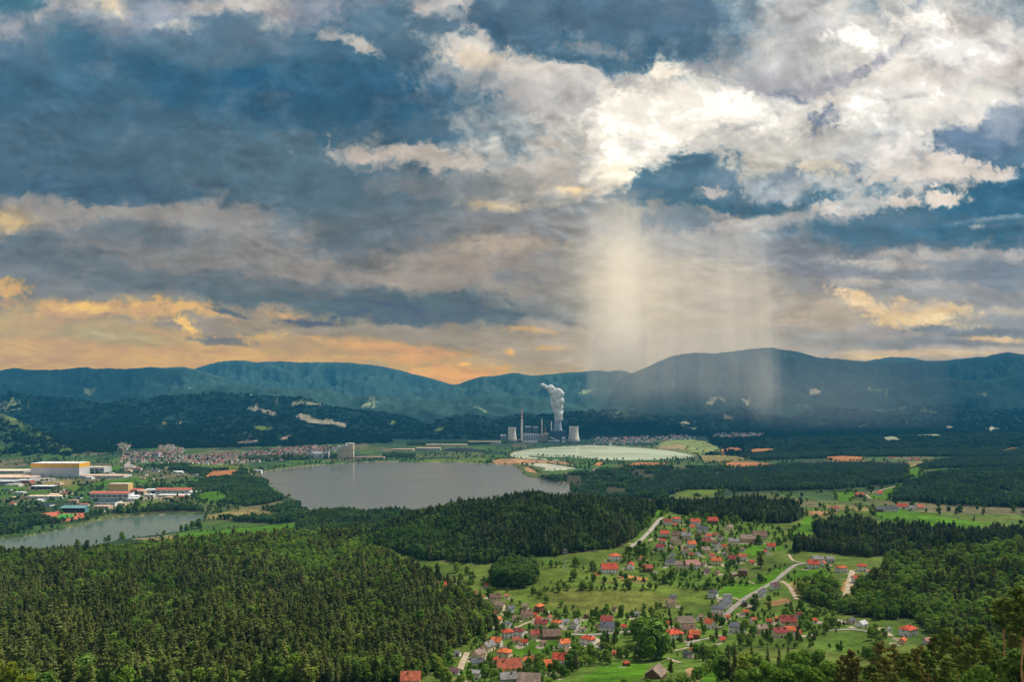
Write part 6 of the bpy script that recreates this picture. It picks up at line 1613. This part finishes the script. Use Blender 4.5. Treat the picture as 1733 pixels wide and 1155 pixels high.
# single trees, hedges and groves the photo shows: column, row of the foot, height in photo rows, kind
SINGLE = [
 # tallest clump in the village
 (1105,1118,80,'b'),(1093,1112,62,'b'),(1116,1116,66,'b'),(1100,1122,48,'b'),(1122,1108,46,'b'),(1086,1092,52,'b'),(1075,1085,34,'b'),
 (1108,1066,24,'b'),(1103,1047,22,'b'),(1088,1047,16,'b'),(1051,1044,22,'b'),(1020,1047,18,'s'),(1010,1048,22,'b'),(1002,1046,16,'b'),(1070,1046,14,'b'),
 (1028,1098,30,'s'),(1020,1092,20,'b'),(1140,1102,26,'s'),(914,1140,28,'s'),(871,1122,18,'s'),(975,1124,38,'b'),(985,1118,28,'b'),(1000,1112,26,'b'),(1135,1152,34,'s'),
 (880,1025,9,'b'),(902,1009,18,'b'),(915,1008,10,'b'),(945,996,14,'b'),(955,996,13,'b'),(962,998,10,'b'),(985,992,12,'s'),(1000,1000,6,'b'),(1066,1000,10,'b'),(1058,1003,6,'b'),(1099,998,16,'b'),(1110,1000,14,'b'),(1088,1000,12,'b'),
 (836,1003,10,'b'),(858,1003,9,'b'),(848,990,12,'b'),(780,985,16,'b'),(800,990,12,'b'),(790,975,18,'b'),(772,970,20,'b'),
 (1345,992,16,'s'),(1287,962,34,'s'),(1240,922,12,'s'),(1290,985,10,'b'),(1356,920,8,'s'),
 (1338,1128,10,'b'),(1370,1066,10,'b'),(1410,1063,22,'b'),(1420,1064,14,'b'),(1474,1085,26,'b'),(1482,1078,24,'b'),
 # along the river basin's near bank
 (206,911,18,'b'),(184,913,14,'b'),(178,914,11,'b'),(226,908,8,'b'),(235,908,8,'b'),(266,903,6,'b'),(278,903,12,'b'),(291,901,7,'b'),(250,906,6,'b'),(163,917,10,'s'),(150,920,6,'b'),
 (307,902,14,'b'),(316,900,14,'b'),(326,898,18,'b'),(336,896,20,'b'),
 # parkland
 (232,866,22,'b'),(255,864,16,'b'),(270,862,14,'b'),(300,845,12,'s'),(337,846,8,'b'),(368,843,10,'s'),(400,858,16,'b'),(290,852,10,'b'),(316,850,14,'b'),(410,799,14,'b'),(425,801,10,'b'),(138,826,9,'b'),(133,822,6,'b'),(146,880,14,'b'),(155,876,14,'b'),(163,872,12,'b'),(172,874,16,'b'),
 (1435,836,10,'b'),(1430,838,8,'b'),(480,783,16,'s'),(488,782,18,'s'),(495,782,16,'s'),(525,786,9,'b'),(1124,808,10,'b'),
]
SPECIAL_FRONT = [   # nearest trees on the viewer's own hillside: column, row of the top, distance, kind, height, label
 (1700,1016,150,'pine',30,'tall orange stemmed pine with a ragged crown, tallest near the lower right corner'),
 (1731,1000,128,'pine',29,'tall pine cut by the right edge of the picture, highest crown of all'),
 (1652,1062,172,'pine',25,'pale stemmed pine left of the tallest corner pine'),
 (1622,1084,180,'pine',24,'pine with a bare forked stem second left of the tallest corner pine'),
 (1716,1060,165,'pine',27,'slender pine between the two tallest corner pines'),
 (1583,1078,190,'pine',25,'dense dark topped pine in front of the dark spruces at lower right'),
 (1602,1066,185,'pine',25,'olive pine rising beside the red hipped roof'),
 (1556,1096,186,'rusty',22,'rusty pine under the red hipped roof'),
 (1514,1096,190,'rusty',23,'rusty brown pine left of the red hipped roof'),
 (1489,1092,196,'rusty',24,'rusty pine at the left end of the corner pine row'),
 (1437,1104,205,'rusty',22,'round rusty brown pine alone beside the green slope'),
 (1424,1112,212,'rusty',21,'rusty pine overlapping the round rusty pine, left side'),
 (1450,1116,204,'rusty',20,'low rusty pine overlapping the round rusty pine, right side'),
 (1532,1108,180,'pine',22,'olive pine between two rusty pines'),
 (1571,1104,176,'pine',23,'broad olive pine low in the corner pine row'),
 (1640,1098,168,'pine',22,'yellow olive pine beneath the pale stemmed pine'),
 (1672,1090,160,'pine',23,'bushy olive pine at the foot of the tallest pine'),
 (1500,1118,182,'pine',21,'low olive pine between rusty stems'),
 (1546,1128,165,'pine',19,'lowest olive pine at the bottom edge'),
 (1600,1118,165,'pine',20,'crooked olive pine at the bottom edge'),
 (1688,1108,140,'pine',18,'young olive pine left of the tallest stem'),
 (1724,1100,135,'broad',16,'leafy green tree in the bottom right corner'),
 (1660,1122,150,'broad',15,'leafy bush tree behind the pale pine stem'),
 (1477,1124,215,'broad',18,'bright green tree left of the rusty pines'),
 (1405,1118,260,'broad',20,'dark green tree on the left of the round rusty pine'),
 (1385,1100,300,'broad',22,'dark leafy tree at the top of the lower right wood'),
 (1362,1098,300,'broad',22,'grey green leafy tree at the top of the lower right wood'),
 (1340,1100,290,'broad',23,'bright leafy tree in the middle of the lower right wood'),
 (1355,1122,255,'broad',20,'bright leafy tree at the bottom of the lower right wood'),
 (1318,1084,320,'spruce',26,'dark spruce rising behind the leafy lower right wood'),
 (1300,1088,320,'spruce',26,'dark spruce with a twin beside it above the leafy wood'),
 (1282,1102,300,'broad',24,'large deep green leafy tree above the bright grass patch'),
 (1262,1104,300,'broad',24,'deep green leafy tree left in the lower right wood'),
 (1243,1082,330,'spruce',27,'dark spruce under the white slate roofed villa, left one'),
 (1232,1090,335,'spruce',25,'dark spruce at the left tip of the lower right wood'),
 (1221,1106,335,'broad',19,'leafy tree at the left tip of the lower right wood'),
 (1272,1084,330,'spruce',26,'dark spruce under the white slate roofed villa, right one'),
 (1335,1082,330,'spruce',25,'dark spruce below the farmyard'),
 (1300,1120,262,'broad',20,'bright leafy tree over the bottom edge'),
 (1277,1126,262,'broad',18,'low leafy tree beside the bright grass patch'),
 (1322,1130,235,'broad',17,'small leafy tree at the bottom edge of the lower right wood'),
 (1376,1130,230,'broad',17,'small dark leafy tree at the bottom edge'),
 (1254,1132,290,'broad',17,'leafy tree leaning over the bright grass patch'),
 (16,1118,350,'yellow',19,'yellow green tree at the left bottom corner'),
 (48,1140,330,'yellow',15,'low yellow green tree near the left bottom corner'),
 (-14,1106,360,'yellow',20,'yellow green tree cut by the left edge'),
 (742,1118,520,'yellow',20,'olive yellow round tree at the forest corner above the red roof'),
 (205,1082,500,'broad',24,'bright green round tree among the dark spruces'),
]

def build_trees():
    rng = np.random.default_rng(21); prng = random.Random(22)
    # prototypes: near (a) and far (b)
    con_a = [conifer(100, 23, 4.1, 3.0, 15, 12, 1.6), round_conifer(101, 22, 3.9, 6), conifer(102, 22, 4.3, 4.0, 14, 12, 2.2), round_conifer(103, 20, 4.4, 5), round_conifer(104, 24, 4.1, 9)]
    bro_a = [broadleaf(200 + i, 15.5, 5.9 + .5 * (i % 3), 1.2, 700, 0.85, 12) for i in range(5)]
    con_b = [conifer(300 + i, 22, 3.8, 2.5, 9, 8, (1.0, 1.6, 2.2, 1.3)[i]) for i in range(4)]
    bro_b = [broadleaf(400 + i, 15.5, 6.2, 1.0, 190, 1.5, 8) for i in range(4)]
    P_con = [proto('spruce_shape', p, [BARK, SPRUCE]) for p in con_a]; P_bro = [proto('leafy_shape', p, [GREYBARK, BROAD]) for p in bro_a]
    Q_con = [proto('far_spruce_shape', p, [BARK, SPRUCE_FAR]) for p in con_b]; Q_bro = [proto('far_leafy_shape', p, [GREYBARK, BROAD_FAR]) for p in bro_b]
    MID = [proto('shaded_spruce_shape', p, [BARK, SPRUCE_MID]) for p in con_a] + [proto('deep_shaded_leafy_shape', p, [GREYBARK, BROAD_MID]) for p in bro_a]
    NEAR, FAR = P_con + P_bro, Q_con + Q_bro
    CLUMP = [clump('clump_shape', 500 + i, 13, 44, sh, 13, 24) for i, sh in enumerate((.9, .9, .75, .5, .3))]
    con_mesh = [(t.mesh('trunk', [BARK], True), c.mesh('crown', [SPRUCE])) for t, c in con_a]
    bro_mesh = [(t.mesh('trunk', [GREYBARK], True), c.mesh('crown', [BROAD])) for t, c in bro_a]
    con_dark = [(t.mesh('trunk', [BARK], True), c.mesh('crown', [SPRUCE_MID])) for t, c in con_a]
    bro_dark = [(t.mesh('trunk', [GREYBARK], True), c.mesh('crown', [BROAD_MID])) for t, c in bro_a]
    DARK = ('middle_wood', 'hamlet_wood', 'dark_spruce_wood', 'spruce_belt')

    def gather(poly, step, share, ymax=1e9):
        x, y = jittered(poly, step, rng, 9 if poly[:, 1].min() < 1500 else 34)
        m = ~in_poly(x, y, pd_poly(CLEARING)); x, y = x[m], y[m]
        con = rng.random(len(x)) < np.clip(share + 0.85 * fbm(x / 70, y / 110, 3, 88) - (0.45 * smooth(900, 1050, y) * smooth(-20, -120, x) * (share < .8)), 0.03, 0.97)
        return x, y, con
    cand = []          # near woods: x, y, conifer?, size, wood
    far_sets = {}
    for name, share, out in WOODS:
        poly = pd_poly(out); yc = poly[:, 1].min()
        if yc < 1500:
            step = 4.5 if share > .5 else 5.5
            x, y, con = gather(poly, step, share)
            gap = fbm(x / 22, y / 34, 2, 67) > -.52; x, y, con = x[gap], y[gap], con[gap]
            m = foot_mask(x, y, 2.0) if name in ('hillside_wood', 'near_forest') else np.ones(len(x), bool)
            x, y, con = x[m], y[m], con[m]
            s = 0.65 * np.clip(rng.lognormal(-.05, .22, len(x)), .5, 1.5) * (1 + .55 * fbm(x / 55, y / 80, 3, 66)) * np.where(con, 1.0, rng.uniform(.8, 1.1, len(x)))
            cand.append((name, x, y, con, s))
        else:
            x, y, con = gather(poly, 8.0 if share > .5 else 9.0, share * .85)
            if name in ('shore_scrub', 'town_edge_grove', 'shore_grove', 'dam_grove'):
                m = fbm(x / 90, y / 120, 3, 14) > (-0.02 if name == 'shore_scrub' else -0.25); x, y, con = x[m], y[m], con[m]
            m = fbm(x / 70, y / 110, 3, 17) > -0.30
            for fp in FIELD_POLYS: m &= ~in_poly(x, y, fp)
            for lp in LAKES.values(): m &= ~in_poly(x, y, lp)
            x, y, con = x[m], y[m], con[m]
            s = rng.uniform(.65, 1.1, len(x)) * np.where(con, 1.0, .85)
            far_sets.setdefault(name, []).append((x, y, con, s))
    # village gardens and hedgerows
    gp = land_poly([(760,1155),(750,1120),(790,1085),(830,1060),(850,1040),(905,1042),(1000,1046),(1120,1046),(1200,1040),(1260,1045),(1330,1035),(1400,1045),(1500,1075),(1480,1120),(1390,1100),(1260,1095),(1210,1125),(1130,1110),(1090,1120),(1000,1130),(960,1150),(900,1160),(830,1165)])
    gp2 = land_poly([(1095,885),(1210,872),(1300,895),(1330,912),(1305,935),(1260,945),(1250,965),(1270,990),(1180,1000),(1110,985),(1040,950),(1070,930),(1090,915)])
    gp3 = land_poly([(770,1010),(790,985),(850,975),(900,960),(1000,960),(1080,985),(1200,1005),(1215,1025),(1120,1045),(1000,1045),(880,1035)])
    VX, VY, VS = [], [], []
    for poly, step, keep, nz in ((gp, 7.6, .74, -.12), (gp2, 8.6, .60, -.1), (gp3, 17, .26, .2)):
        x, y = jittered(poly, step, rng)
        m = (rng.random(len(x)) < keep) & (fbm(x / 45, y / 45, 2, 99) > nz - .28)
        for fp in LAWN_POLYS: m &= ~in_poly(x, y, fp)
        x, y = x[m], y[m]
        m = foot_mask(x, y, 1.0); x, y = x[m], y[m]
        VX.append(x); VY.append(y); VS.append(np.clip(rng.lognormal(-1.28, .45, len(x)), .12, .85))
    VX, VY, VS = np.concatenate(VX), np.concatenate(VY), np.concatenate(VS)

    def place(px, row, rows, k):
        X, Y, Z = on_land(px, row); return X, Y, rows * Y / F
    sx, sy, ss, sk = [], [], [], []
    for px, row, rows, k in SINGLE:
        X, Y, H = place(px, row, rows, k)
        sx.append(X); sy.append(Y); ss.append(H / (23 if k == 's' else 18)); sk.append(k)
    # the round grove on the meadow
    gx, gy = jittered(pd_poly([(832,878),(850,850),(890,848),(908,870),(900,905),(868,930),(838,912)]), 6.5, rng)

    # everything near, in one table
    X = np.concatenate([c[1] for c in cand] + [VX, np.array(sx), gx]); Yv = np.concatenate([c[2] for c in cand] + [VY, np.array(sy), gy])
    con = np.concatenate([c[3] for c in cand] + [rng.random(len(VX)) < .10, np.array([k == 's' for k in sk]), np.zeros(len(gx), bool)])
    S = np.concatenate([c[4] for c in cand] + [VS, np.array(ss), rng.uniform(1.0, 1.35, len(gx))])
    W = np.concatenate([np.full(len(c[1]), i) for i, c in enumerate(cand)] + [np.full(len(VX), 90), np.full(len(sx), 91), np.full(len(gx), 92)])
    names = [c[0] for c in cand]
    Z = ground_z(X, Yv)
    colp, rowp = CX + F * X / Yv, HY + F * (ZC - Z - 14 * S) / Yv
    inside = (colp > -15) & (colp < 1748) & (rowp < 1165) & (Yv > 250)
    show = np.where(con, 23, 17) * S / Yv * F
    show = np.where(inside, show, -1)
    show[(W == 91)] += 1000                              # the single trees are always things
    turn = np.zeros((len(X), 3)); turn[:, 2] = rng.uniform(0, 6.283, len(X)); turn[:, :2] = rng.normal(0, .02, (len(X), 2))
    pickc, pickb = rng.integers(0, 5, len(X)), rng.integers(0, 5, len(X))
    chosen = np.zeros(len(X), bool)
    places = {'near_forest': 'near_forest', 'middle_wood': 'middle_wood', 'hillside_wood': 'hillside_wood'}
    txt = {0: 'wood filling the lower left', 90: 'gardens and hedges of the village', 91: 'open ground', 92: 'round grove on the meadow'}
    where = {'near_forest': 'in front rows of the lower left forest', 'middle_wood': 'at the front of the wooded hill before the lake', 'hillside_wood': 'on the broadleaf hillside at right',
             'spruce_belt': 'in the tree belt behind the hilltop farm', 'dark_spruce_wood': 'in the dark wood right of the hamlet', 'hamlet_wood': 'in the spruce wood behind the hamlet'}
    def tree(kind, i, label, group):
        t = thing('spruce_tree' if kind else 'leafy_tree', label, 'tree', (X[i], Yv[i], Z[i]), 0, group)
        t.rotation_euler = tuple(turn[i])
        w = S[i] * prng.uniform(.94, 1.08); t.scale = (w, w, S[i])
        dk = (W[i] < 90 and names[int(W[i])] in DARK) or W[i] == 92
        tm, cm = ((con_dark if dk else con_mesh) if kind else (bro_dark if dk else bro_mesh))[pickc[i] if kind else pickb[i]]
        a = bpy.data.objects.new('trunk', tm); C.objects.link(a); a.parent = t
        b = bpy.data.objects.new('crown', cm); C.objects.link(b); b.parent = t
    for kind, most in ((True, 262), (False, 262)):
        idx = np.nonzero((con == kind) & (show > 0))[0]
        idx = idx[np.argsort(-show[idx])][:most]
        chosen[idx] = True
        for i in idx:
            c, r = colp[i], rowp[i] + 10
            if W[i] == 91:
                spot = min(SPOTS, key=lambda s: (s[0] - c) ** 2 + 1.5 * (s[1] - r) ** 2)
                near = spot[2] if abs(spot[0] - c) + abs(spot[1] - r) < 160 else 'on the river basin bank' if c < 345 and r > 880 else 'in the lakeside parkland' if c < 520 else 'on open ground'
                label, group = f"single {'dark pointed spruce' if kind else 'round leafy tree'} {near}", f"single {'spruces' if kind else 'leafy trees'} {near}"
            elif W[i] == 90:
                spot = min(SPOTS, key=lambda s: (s[0] - c) ** 2 + 1.5 * (s[1] - r) ** 2)[2]
                sz = 'tall' if S[i] > .55 else 'middling' if S[i] > .36 else 'low bushy'
                label, group = f"{sz} {'garden spruce' if kind else 'green garden tree'} {spot}", f"{sz} garden {'spruces' if kind else 'trees'} {spot}"
            elif W[i] == 92:
                label, group = 'deep green tree of the round grove standing on the meadow', 'trees of the round meadow grove'
            else:
                w = where[names[int(W[i])]]
                sec = ('left part' if c < 280 else 'middle part' if c < 560 else 'right part') if names[int(W[i])] == 'near_forest' else ''
                label = f"{'dark olive spruce' if kind else 'green leafy tree'} {w}" + (f", {sec}" if sec else '')
                group = ('spruces ' if kind else 'leafy trees ') + w + (' ' + sec if sec else '')
            tree(kind, i, label, group)
    # the rest of the near trees: one object per wood
    stuff_txt = {'near_forest': 'dense mixed forest covering the lower left hillside', 'middle_wood': 'mixed forest on the wooded hill before the lake', 'hillside_wood': 'broadleaf wood on the hillside at the right',
                 'spruce_belt': 'belt of trees behind the hilltop farm', 'dark_spruce_wood': 'dark spruce wood right of the hamlet', 'hamlet_wood': 'dark spruce wood behind the hamlet', 90: 'garden shrubs and hedges all through the village', 92: 'deep green round grove on the meadow'}
    for key in sorted(set(W.astype(int))):
        m = (W == key) & ~chosen
        if not m.any(): continue
        nm = names[key] if key < 90 else {90: 'garden_shrubbery', 91: 'open_ground_trees', 92: 'meadow_grove'}[key]
        pts = np.stack([X, Yv, Z], 1)[m]
        w = S[m] * rng.uniform(.92, 1.1, m.sum())
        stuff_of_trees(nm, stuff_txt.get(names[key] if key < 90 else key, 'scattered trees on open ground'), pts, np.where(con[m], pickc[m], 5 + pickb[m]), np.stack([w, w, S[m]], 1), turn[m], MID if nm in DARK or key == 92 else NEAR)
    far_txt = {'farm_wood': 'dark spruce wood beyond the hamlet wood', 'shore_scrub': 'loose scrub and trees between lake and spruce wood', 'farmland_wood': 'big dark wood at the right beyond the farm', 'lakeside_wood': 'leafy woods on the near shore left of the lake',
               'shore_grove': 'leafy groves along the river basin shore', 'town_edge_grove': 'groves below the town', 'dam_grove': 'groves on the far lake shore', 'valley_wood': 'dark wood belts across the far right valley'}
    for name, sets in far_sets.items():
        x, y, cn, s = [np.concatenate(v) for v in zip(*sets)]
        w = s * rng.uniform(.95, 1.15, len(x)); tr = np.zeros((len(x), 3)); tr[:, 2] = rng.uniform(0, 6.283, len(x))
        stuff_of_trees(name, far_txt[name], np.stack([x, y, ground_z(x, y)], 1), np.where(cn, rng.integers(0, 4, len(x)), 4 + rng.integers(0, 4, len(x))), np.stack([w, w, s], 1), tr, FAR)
    # parkland and hedge trees of the valley floor, thinly spread
    x, y = [], []
    for poly, step, keep in ((land_poly([(0,855),(60,832),(150,826),(345,815),(430,800),(470,842),(500,852),(520,880),(440,884),(345,872),(200,872),(60,905),(0,910)]), 19, .50), (land_poly([(-60,900),(0,830),(60,800),(300,785),(440,795),(340,830),(150,850)]), 30, .42),
                             (land_poly([(1180,838),(1330,800),(1560,770),(1733,800),(1733,900),(1400,880)]), 34, .45), (land_poly([(600,782),(660,770),(860,760),(1000,750),(1220,752),(1380,770),(1300,800),(1180,790),(1000,800),(950,790)]), 30, .5), (land_poly([(0,790),(0,765),(200,760),(330,785)]), 34, .6), (land_poly(TOWN), 24, .7), (land_poly([(430,800),(470,796),(560,788),(640,783),(720,784),(850,788),(862,784),(720,778),(600,776),(500,786),(430,794)]), 22, .55)):
        a, b = jittered(poly, step, rng); m = (rng.random(len(a)) < keep) & (fbm(a / 120, b / 150, 2, 44) > -.22)
        for lp in LAKES.values(): m &= ~in_poly(a, b, lp)
        for fp in FIELD_POLYS: m &= ~in_poly(a, b, fp) | (rng.random(len(a)) < .04)
        for fx, fy, r in FOOT: m &= (a - fx) ** 2 + (b - fy) ** 2 > (r + (4 if r != 9 else 0)) ** 2
        x.append(a[m]); y.append(b[m])
    x, y = np.concatenate(x), np.concatenate(y); n = len(x)
    s = rng.uniform(.4, .95, n); tr = np.zeros((n, 3)); tr[:, 2] = rng.uniform(0, 6.28, n); cn = rng.random(n) < .14
    stuff_of_trees('parkland_trees', 'scattered trees and hedges over the valley floor', np.stack([x, y, ground_z(x, y)], 1), np.where(cn, rng.integers(0, 4, n), 4 + rng.integers(0, 4, n)), np.stack([s, s, s], 1), tr, FAR)
    # hedges along the field edges
    hx, hy = [], []
    for (c_, out), fp in zip(FIELDS, FIELD_POLYS):
        if fp[:, 1].min() > 4600 or fp[:, 1].max() < 700: continue
        for a, b in zip(fp, np.roll(fp, -1, 0)):
            L = np.hypot(*(b - a)); n = int(L / 5.5)
            if n < 3 or rng.random() < .38: continue
            t = (np.arange(n) + rng.uniform(0, 1, n)) / n; t = t[rng.random(n) < rng.uniform(.35, .95)]
            hx.append(a[0] + (b[0] - a[0]) * t + rng.normal(0, 1.6, len(t))); hy.append(a[1] + (b[1] - a[1]) * t + rng.normal(0, 2.2, len(t)))
    for lp in LAKES.values():                        # bushes and reeds along the shores
        for a, b in zip(lp, np.roll(lp, -1, 0)):
            L = np.hypot(*(b - a)); n = int(L / 7)
            if n < 2: continue
            t = rng.random(n); t = t[rng.random(n) < rng.uniform(.1, .8)]
            hx.append(a[0] + (b[0] - a[0]) * t + rng.normal(0, 6, len(t))); hy.append(a[1] + (b[1] - a[1]) * t + rng.normal(0, 9, len(t)))
    hx, hy = np.concatenate(hx), np.concatenate(hy)
    m = foot_mask(hx, hy, 2.0)
    for lp in LAKES.values(): m &= ~in_poly(hx, hy, lp)
    hx, hy = hx[m], hy[m]; n = len(hx); s = np.clip(rng.lognormal(-1.25, .45, n), .14, .8); tr = np.zeros((n, 3)); tr[:, 2] = rng.uniform(0, 6.28, n)
    stuff_of_trees('hedgerows', 'hedges and bushes along field edges and lake shores', np.stack([hx, hy, ground_z(hx, hy)], 1), 5 + rng.integers(0, 5, n), np.stack([s * 1.1, s * 1.1, s], 1), tr, NEAR)
    # forested hills beyond the valley: clumps of a dozen trees
    xs, ys = [], []
    for y0, y1, step in ((3900, 5600, 34), (5600, 7500, 42)):
        poly = pd_poly([(-290, y0), (-290, y1), (2010, y1), (2010, y0)])
        a, b = jittered(poly, step, rng)
        c = CX + F * a / b
        z = height(a, b)
        flat = np.where(c < 660, np.interp(b, [3900, 4300, 4700, 5600], [19, 19, 16, 12]), np.where(c < 1000, np.where(b > 5560, 0, 999), np.where(c < 1200, np.where(b > 5900, 0, 999), 0)))
        m = z > flat
        m &= fbm(a / 220, b / 300, 3, 7) > -0.42
        for fp in FIELD_POLYS: m &= ~in_poly(a, b, fp)
        for fx, fy, r in FOOT: m &= (a - fx) ** 2 + (b - fy) ** 2 > (r + 26) ** 2
        for up in [TOWN] + TOWN_UP: m &= ~in_poly(a, b, land_poly(up))
        xs.append(a[m]); ys.append(b[m])
    x, y = np.concatenate(xs), np.concatenate(ys); n = len(x)
    tr = np.zeros((n, 3)); tr[:, 2] = rng.uniform(0, 6.28, n); s = rng.uniform(.85, 1.2, n)
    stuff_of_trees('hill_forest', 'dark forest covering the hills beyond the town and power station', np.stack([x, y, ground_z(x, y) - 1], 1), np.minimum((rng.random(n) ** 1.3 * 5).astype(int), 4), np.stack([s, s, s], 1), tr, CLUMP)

    # the nearest trees, modelled finely
    rngp = random.Random(5)
    fine = {}
    for k in range(4):
        fine['pine', k] = [p.mesh(nm, [mt], True) for p, nm, mt in zip(pine_parts(random.Random(700 + k), 25, (.19, .26, .22, .30)[k], (2.2, 2.5, 2.3, 2.7)[k], 2600, .24), ('trunk', 'crown'), (PINEBARK, PINE))]
        fine['rusty', k] = [p.mesh(nm, [mt], True) for p, nm, mt in zip(pine_parts(random.Random(720 + k), 22, .48, 2.6, 3400, .27), ('trunk', 'crown'), (PINEBARK, RUSTY))]
        for key, mt in (('broad', BROAD), ('yellow', YELLOW)):
            t, c = broadleaf(740 + k, 20, 5.4, 2.5, 2600, .46, 15)
            fine[key, k] = [t.mesh('trunk', [GREYBARK], True), c.mesh('crown', [mt])]
        t, c = conifer(760 + k, 25, 3.6, 2.0, 30, 13)
        fine['spruce', k] = [t.mesh('trunk', [BARK], True), c.mesh('crown', [SPRUCE])]
    H0 = {'pine': 25, 'rusty': 22, 'broad': 20, 'yellow': 20, 'spruce': 25}
    for i, (px, row, Y, kind, h, label) in enumerate(SPECIAL_FRONT):
        Xp = (px - CX) / F * Y
        ztop = ZC - (row - HY) / F * Y
        zg = float(height(Xp, Y)[0])
        hh = max(min(ztop - zg, h * 1.5), h * .55)
        t = thing({'pine': 'pine_tree', 'rusty': 'pine_tree', 'broad': 'leafy_tree', 'yellow': 'leafy_tree', 'spruce': 'spruce_tree'}[kind], label, 'tree', (Xp, Y, ztop - hh), rngp.uniform(0, 6.28), 'trees on the near hillside')
        s = hh / H0[kind]; w = s * rngp.uniform(.85, 1.1) * (.78 if kind in ('pine', 'rusty') else 1); t.scale = (w, w, s)
        for me in fine[kind, i % 4]:
            o = bpy.data.objects.new(me.name.split('.')[0], me); C.objects.link(o); o.parent = t
    for i in range(18):
        kind = ('pine', 'pine', 'rusty', 'broad', 'spruce')[i % 5] if i > 7 else 'pine'
        px, row, Y = rngp.uniform(1470, 1745), rngp.uniform(1106, 1146), rngp.uniform(150, 235)
        Xp = (px - CX) / F * Y; ztop = ZC - (row - HY) / F * Y; hh = min(max(ztop - float(height(Xp, Y)[0]), 12), 27)
        t = thing({'pine': 'pine_tree', 'rusty': 'pine_tree', 'broad': 'leafy_tree', 'spruce': 'spruce_tree'}[kind], {'pine': 'thin stemmed olive pine in the thicket at the lower right corner', 'rusty': 'rusty pine in the thicket at the lower right corner', 'broad': 'leafy tree in the pine thicket at the lower right corner', 'spruce': 'dark spruce in the pine thicket at the lower right corner'}[kind], 'tree', (Xp, Y, ztop - hh), rngp.uniform(0, 6.28), {'pine': 'thin pines', 'rusty': 'rusty pines', 'broad': 'leafy trees', 'spruce': 'dark spruces'}[kind] + ' of the lower right thicket')
        s = hh / H0[kind]; t.scale = (s * .9, s * .9, s)
        for me in fine[kind, i % 4]:
            o = bpy.data.objects.new(me.name.split('.')[0], me); C.objects.link(o); o.parent = t
    # undergrowth on the near slope hides its bare ground
    ux, uy = jittered(pd_poly([(1210,330),(1250,270),(1400,200),(1480,150),(1733,110),(1800,110),(1800,330),(1500,420),(1300,440)]), 4.6, rng)
    m = rng.random(len(ux)) < .7; ux, uy = ux[m], uy[m]; n = len(ux)
    s = rng.uniform(.14, .42, n); tr = np.zeros((n, 3)); tr[:, 2] = rng.uniform(0, 6.28, n)
    stuff_of_trees('undergrowth', 'green undergrowth under the nearest pines', np.stack([ux, uy, ground_z(ux, uy)], 1), 5 + rng.integers(0, 5, n), np.stack([s * 1.2, s * 1.2, s], 1), tr, NEAR)
# ------------------------------------------------------------------ air: rain-lit shafts under the cloud gap, and the valley haze
def volume_material(name, col, density, aniso):
    m = bpy.data.materials.new(name); m.use_nodes = True
    n, l = m.node_tree.nodes, m.node_tree.links; n.clear()
    o = n.new('ShaderNodeOutputMaterial'); v = n.new('ShaderNodeVolumePrincipled')
    v.inputs['Color'].default_value = (*col, 1); v.inputs['Density'].default_value = density; v.inputs['Anisotropy'].default_value = aniso
    l.new(v.outputs[0], o.inputs['Volume'])
    return m

SHAFTS = [   # column, half width in columns, top row, row where it thins away, share of light it turns (optical depth through the middle)
 (1152, 184, 470, 704, .10), (1150, 170, 520, 690, .08), (1146, 160, 560, 716, .08), (1140, 140, 540, 676, .06),
 (1052, 58, 420, 660, .07), (1052, 52, 500, 684, .16), (1056, 44, 560, 700, .20), (1058, 34, 585, 716, .16), (1060, 22, 600, 690, .10),
 (1390, 230, 560, 730, .09), (1360, 150, 590, 718, .05),
 (1014, 20, 480, 706, .14), (1006, 10, 560, 690, .12), (1086, 10, 500, 700, .10), (1112, 26, 540, 690, .08), (1138, 12, 500, 706, .08),
 (1176, 24, 560, 680, .06), (1222, 34, 540, 700, .10), (1246, 14, 500, 712, .08), (1284, 40, 540, 690, .14), (1300, 22, 570, 716, .14), (1316, 20, 520, 676, .08), (1306, 34, 585, 704, .10),
]
def build_air():
    Y0 = 6150.0; k = Y0 / F
    for i, (px, hw, row, low, tau) in enumerate(SHAFTS):
        X, _, _ = site(px, HY, Y0)
        zt = ZC - (row - HY) * k; zb = ZC - (low - HY) * k
        r = hw * k
        mb = MB(); n, ry = 40, max(r * .5, 60)
        den = tau / (2 * ry)
        lean = 0.05 * (zt - zb) * ((px - 1060) / 260.0)
        V = []
        zm = zb + (zt - zb) * .42                       # deepest low down, thinning to nothing at both ends
        for z, f, g, dx in ((zb, 1.0, .12, lean), (zb * .6 + zm * .4, 1.0, .8, lean * .7), (zm, .97, 1.0, lean * .45), (zm * .5 + zt * .5, .95, .55, lean * .2), (zt, .92, .02, 0)):
            V += [(X + dx + r * f * math.cos(t), Y0 + 11 * i + ry * g * math.sin(t), z) for t in np.linspace(0, 2 * math.pi, n, endpoint=False)]
        mb.add(V, [(k2 * n + q, k2 * n + (q + 1) % n, (k2 + 1) * n + (q + 1) % n, (k2 + 1) * n + q) for k2 in range(4) for q in range(n)] + [tuple(range(n))[::-1], tuple(range(4 * n, 5 * n))])
        o = link('rain_shaft', mb.mesh('rain_shaft', [volume_material('rain_light', (1.0, .93, .82), den, 0.3)]))
        o['kind'] = 'stuff'; o['label'] = 'pale slanting shaft of light and rain under the bright cloud gap'; o['category'] = 'light shaft'
    mb = MB(); mb.box(-13500, 13500, -90, 16950, -60, 2150)
    o = link('haze', mb.mesh('haze', [volume_material('valley_haze', HAZE_COL, HAZE_DEN, 0.0)])); o['kind'] = 'stuff'


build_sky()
build_land()
build_water()
build_roads()
FIELD_POLYS = [land_poly(o) for c, o in FIELDS]
LAWN_POLYS = FIELD_POLYS[4:]
build_power_station()
build_mine()
build_works()
build_houses()
build_town()
build_trees()
build_air()
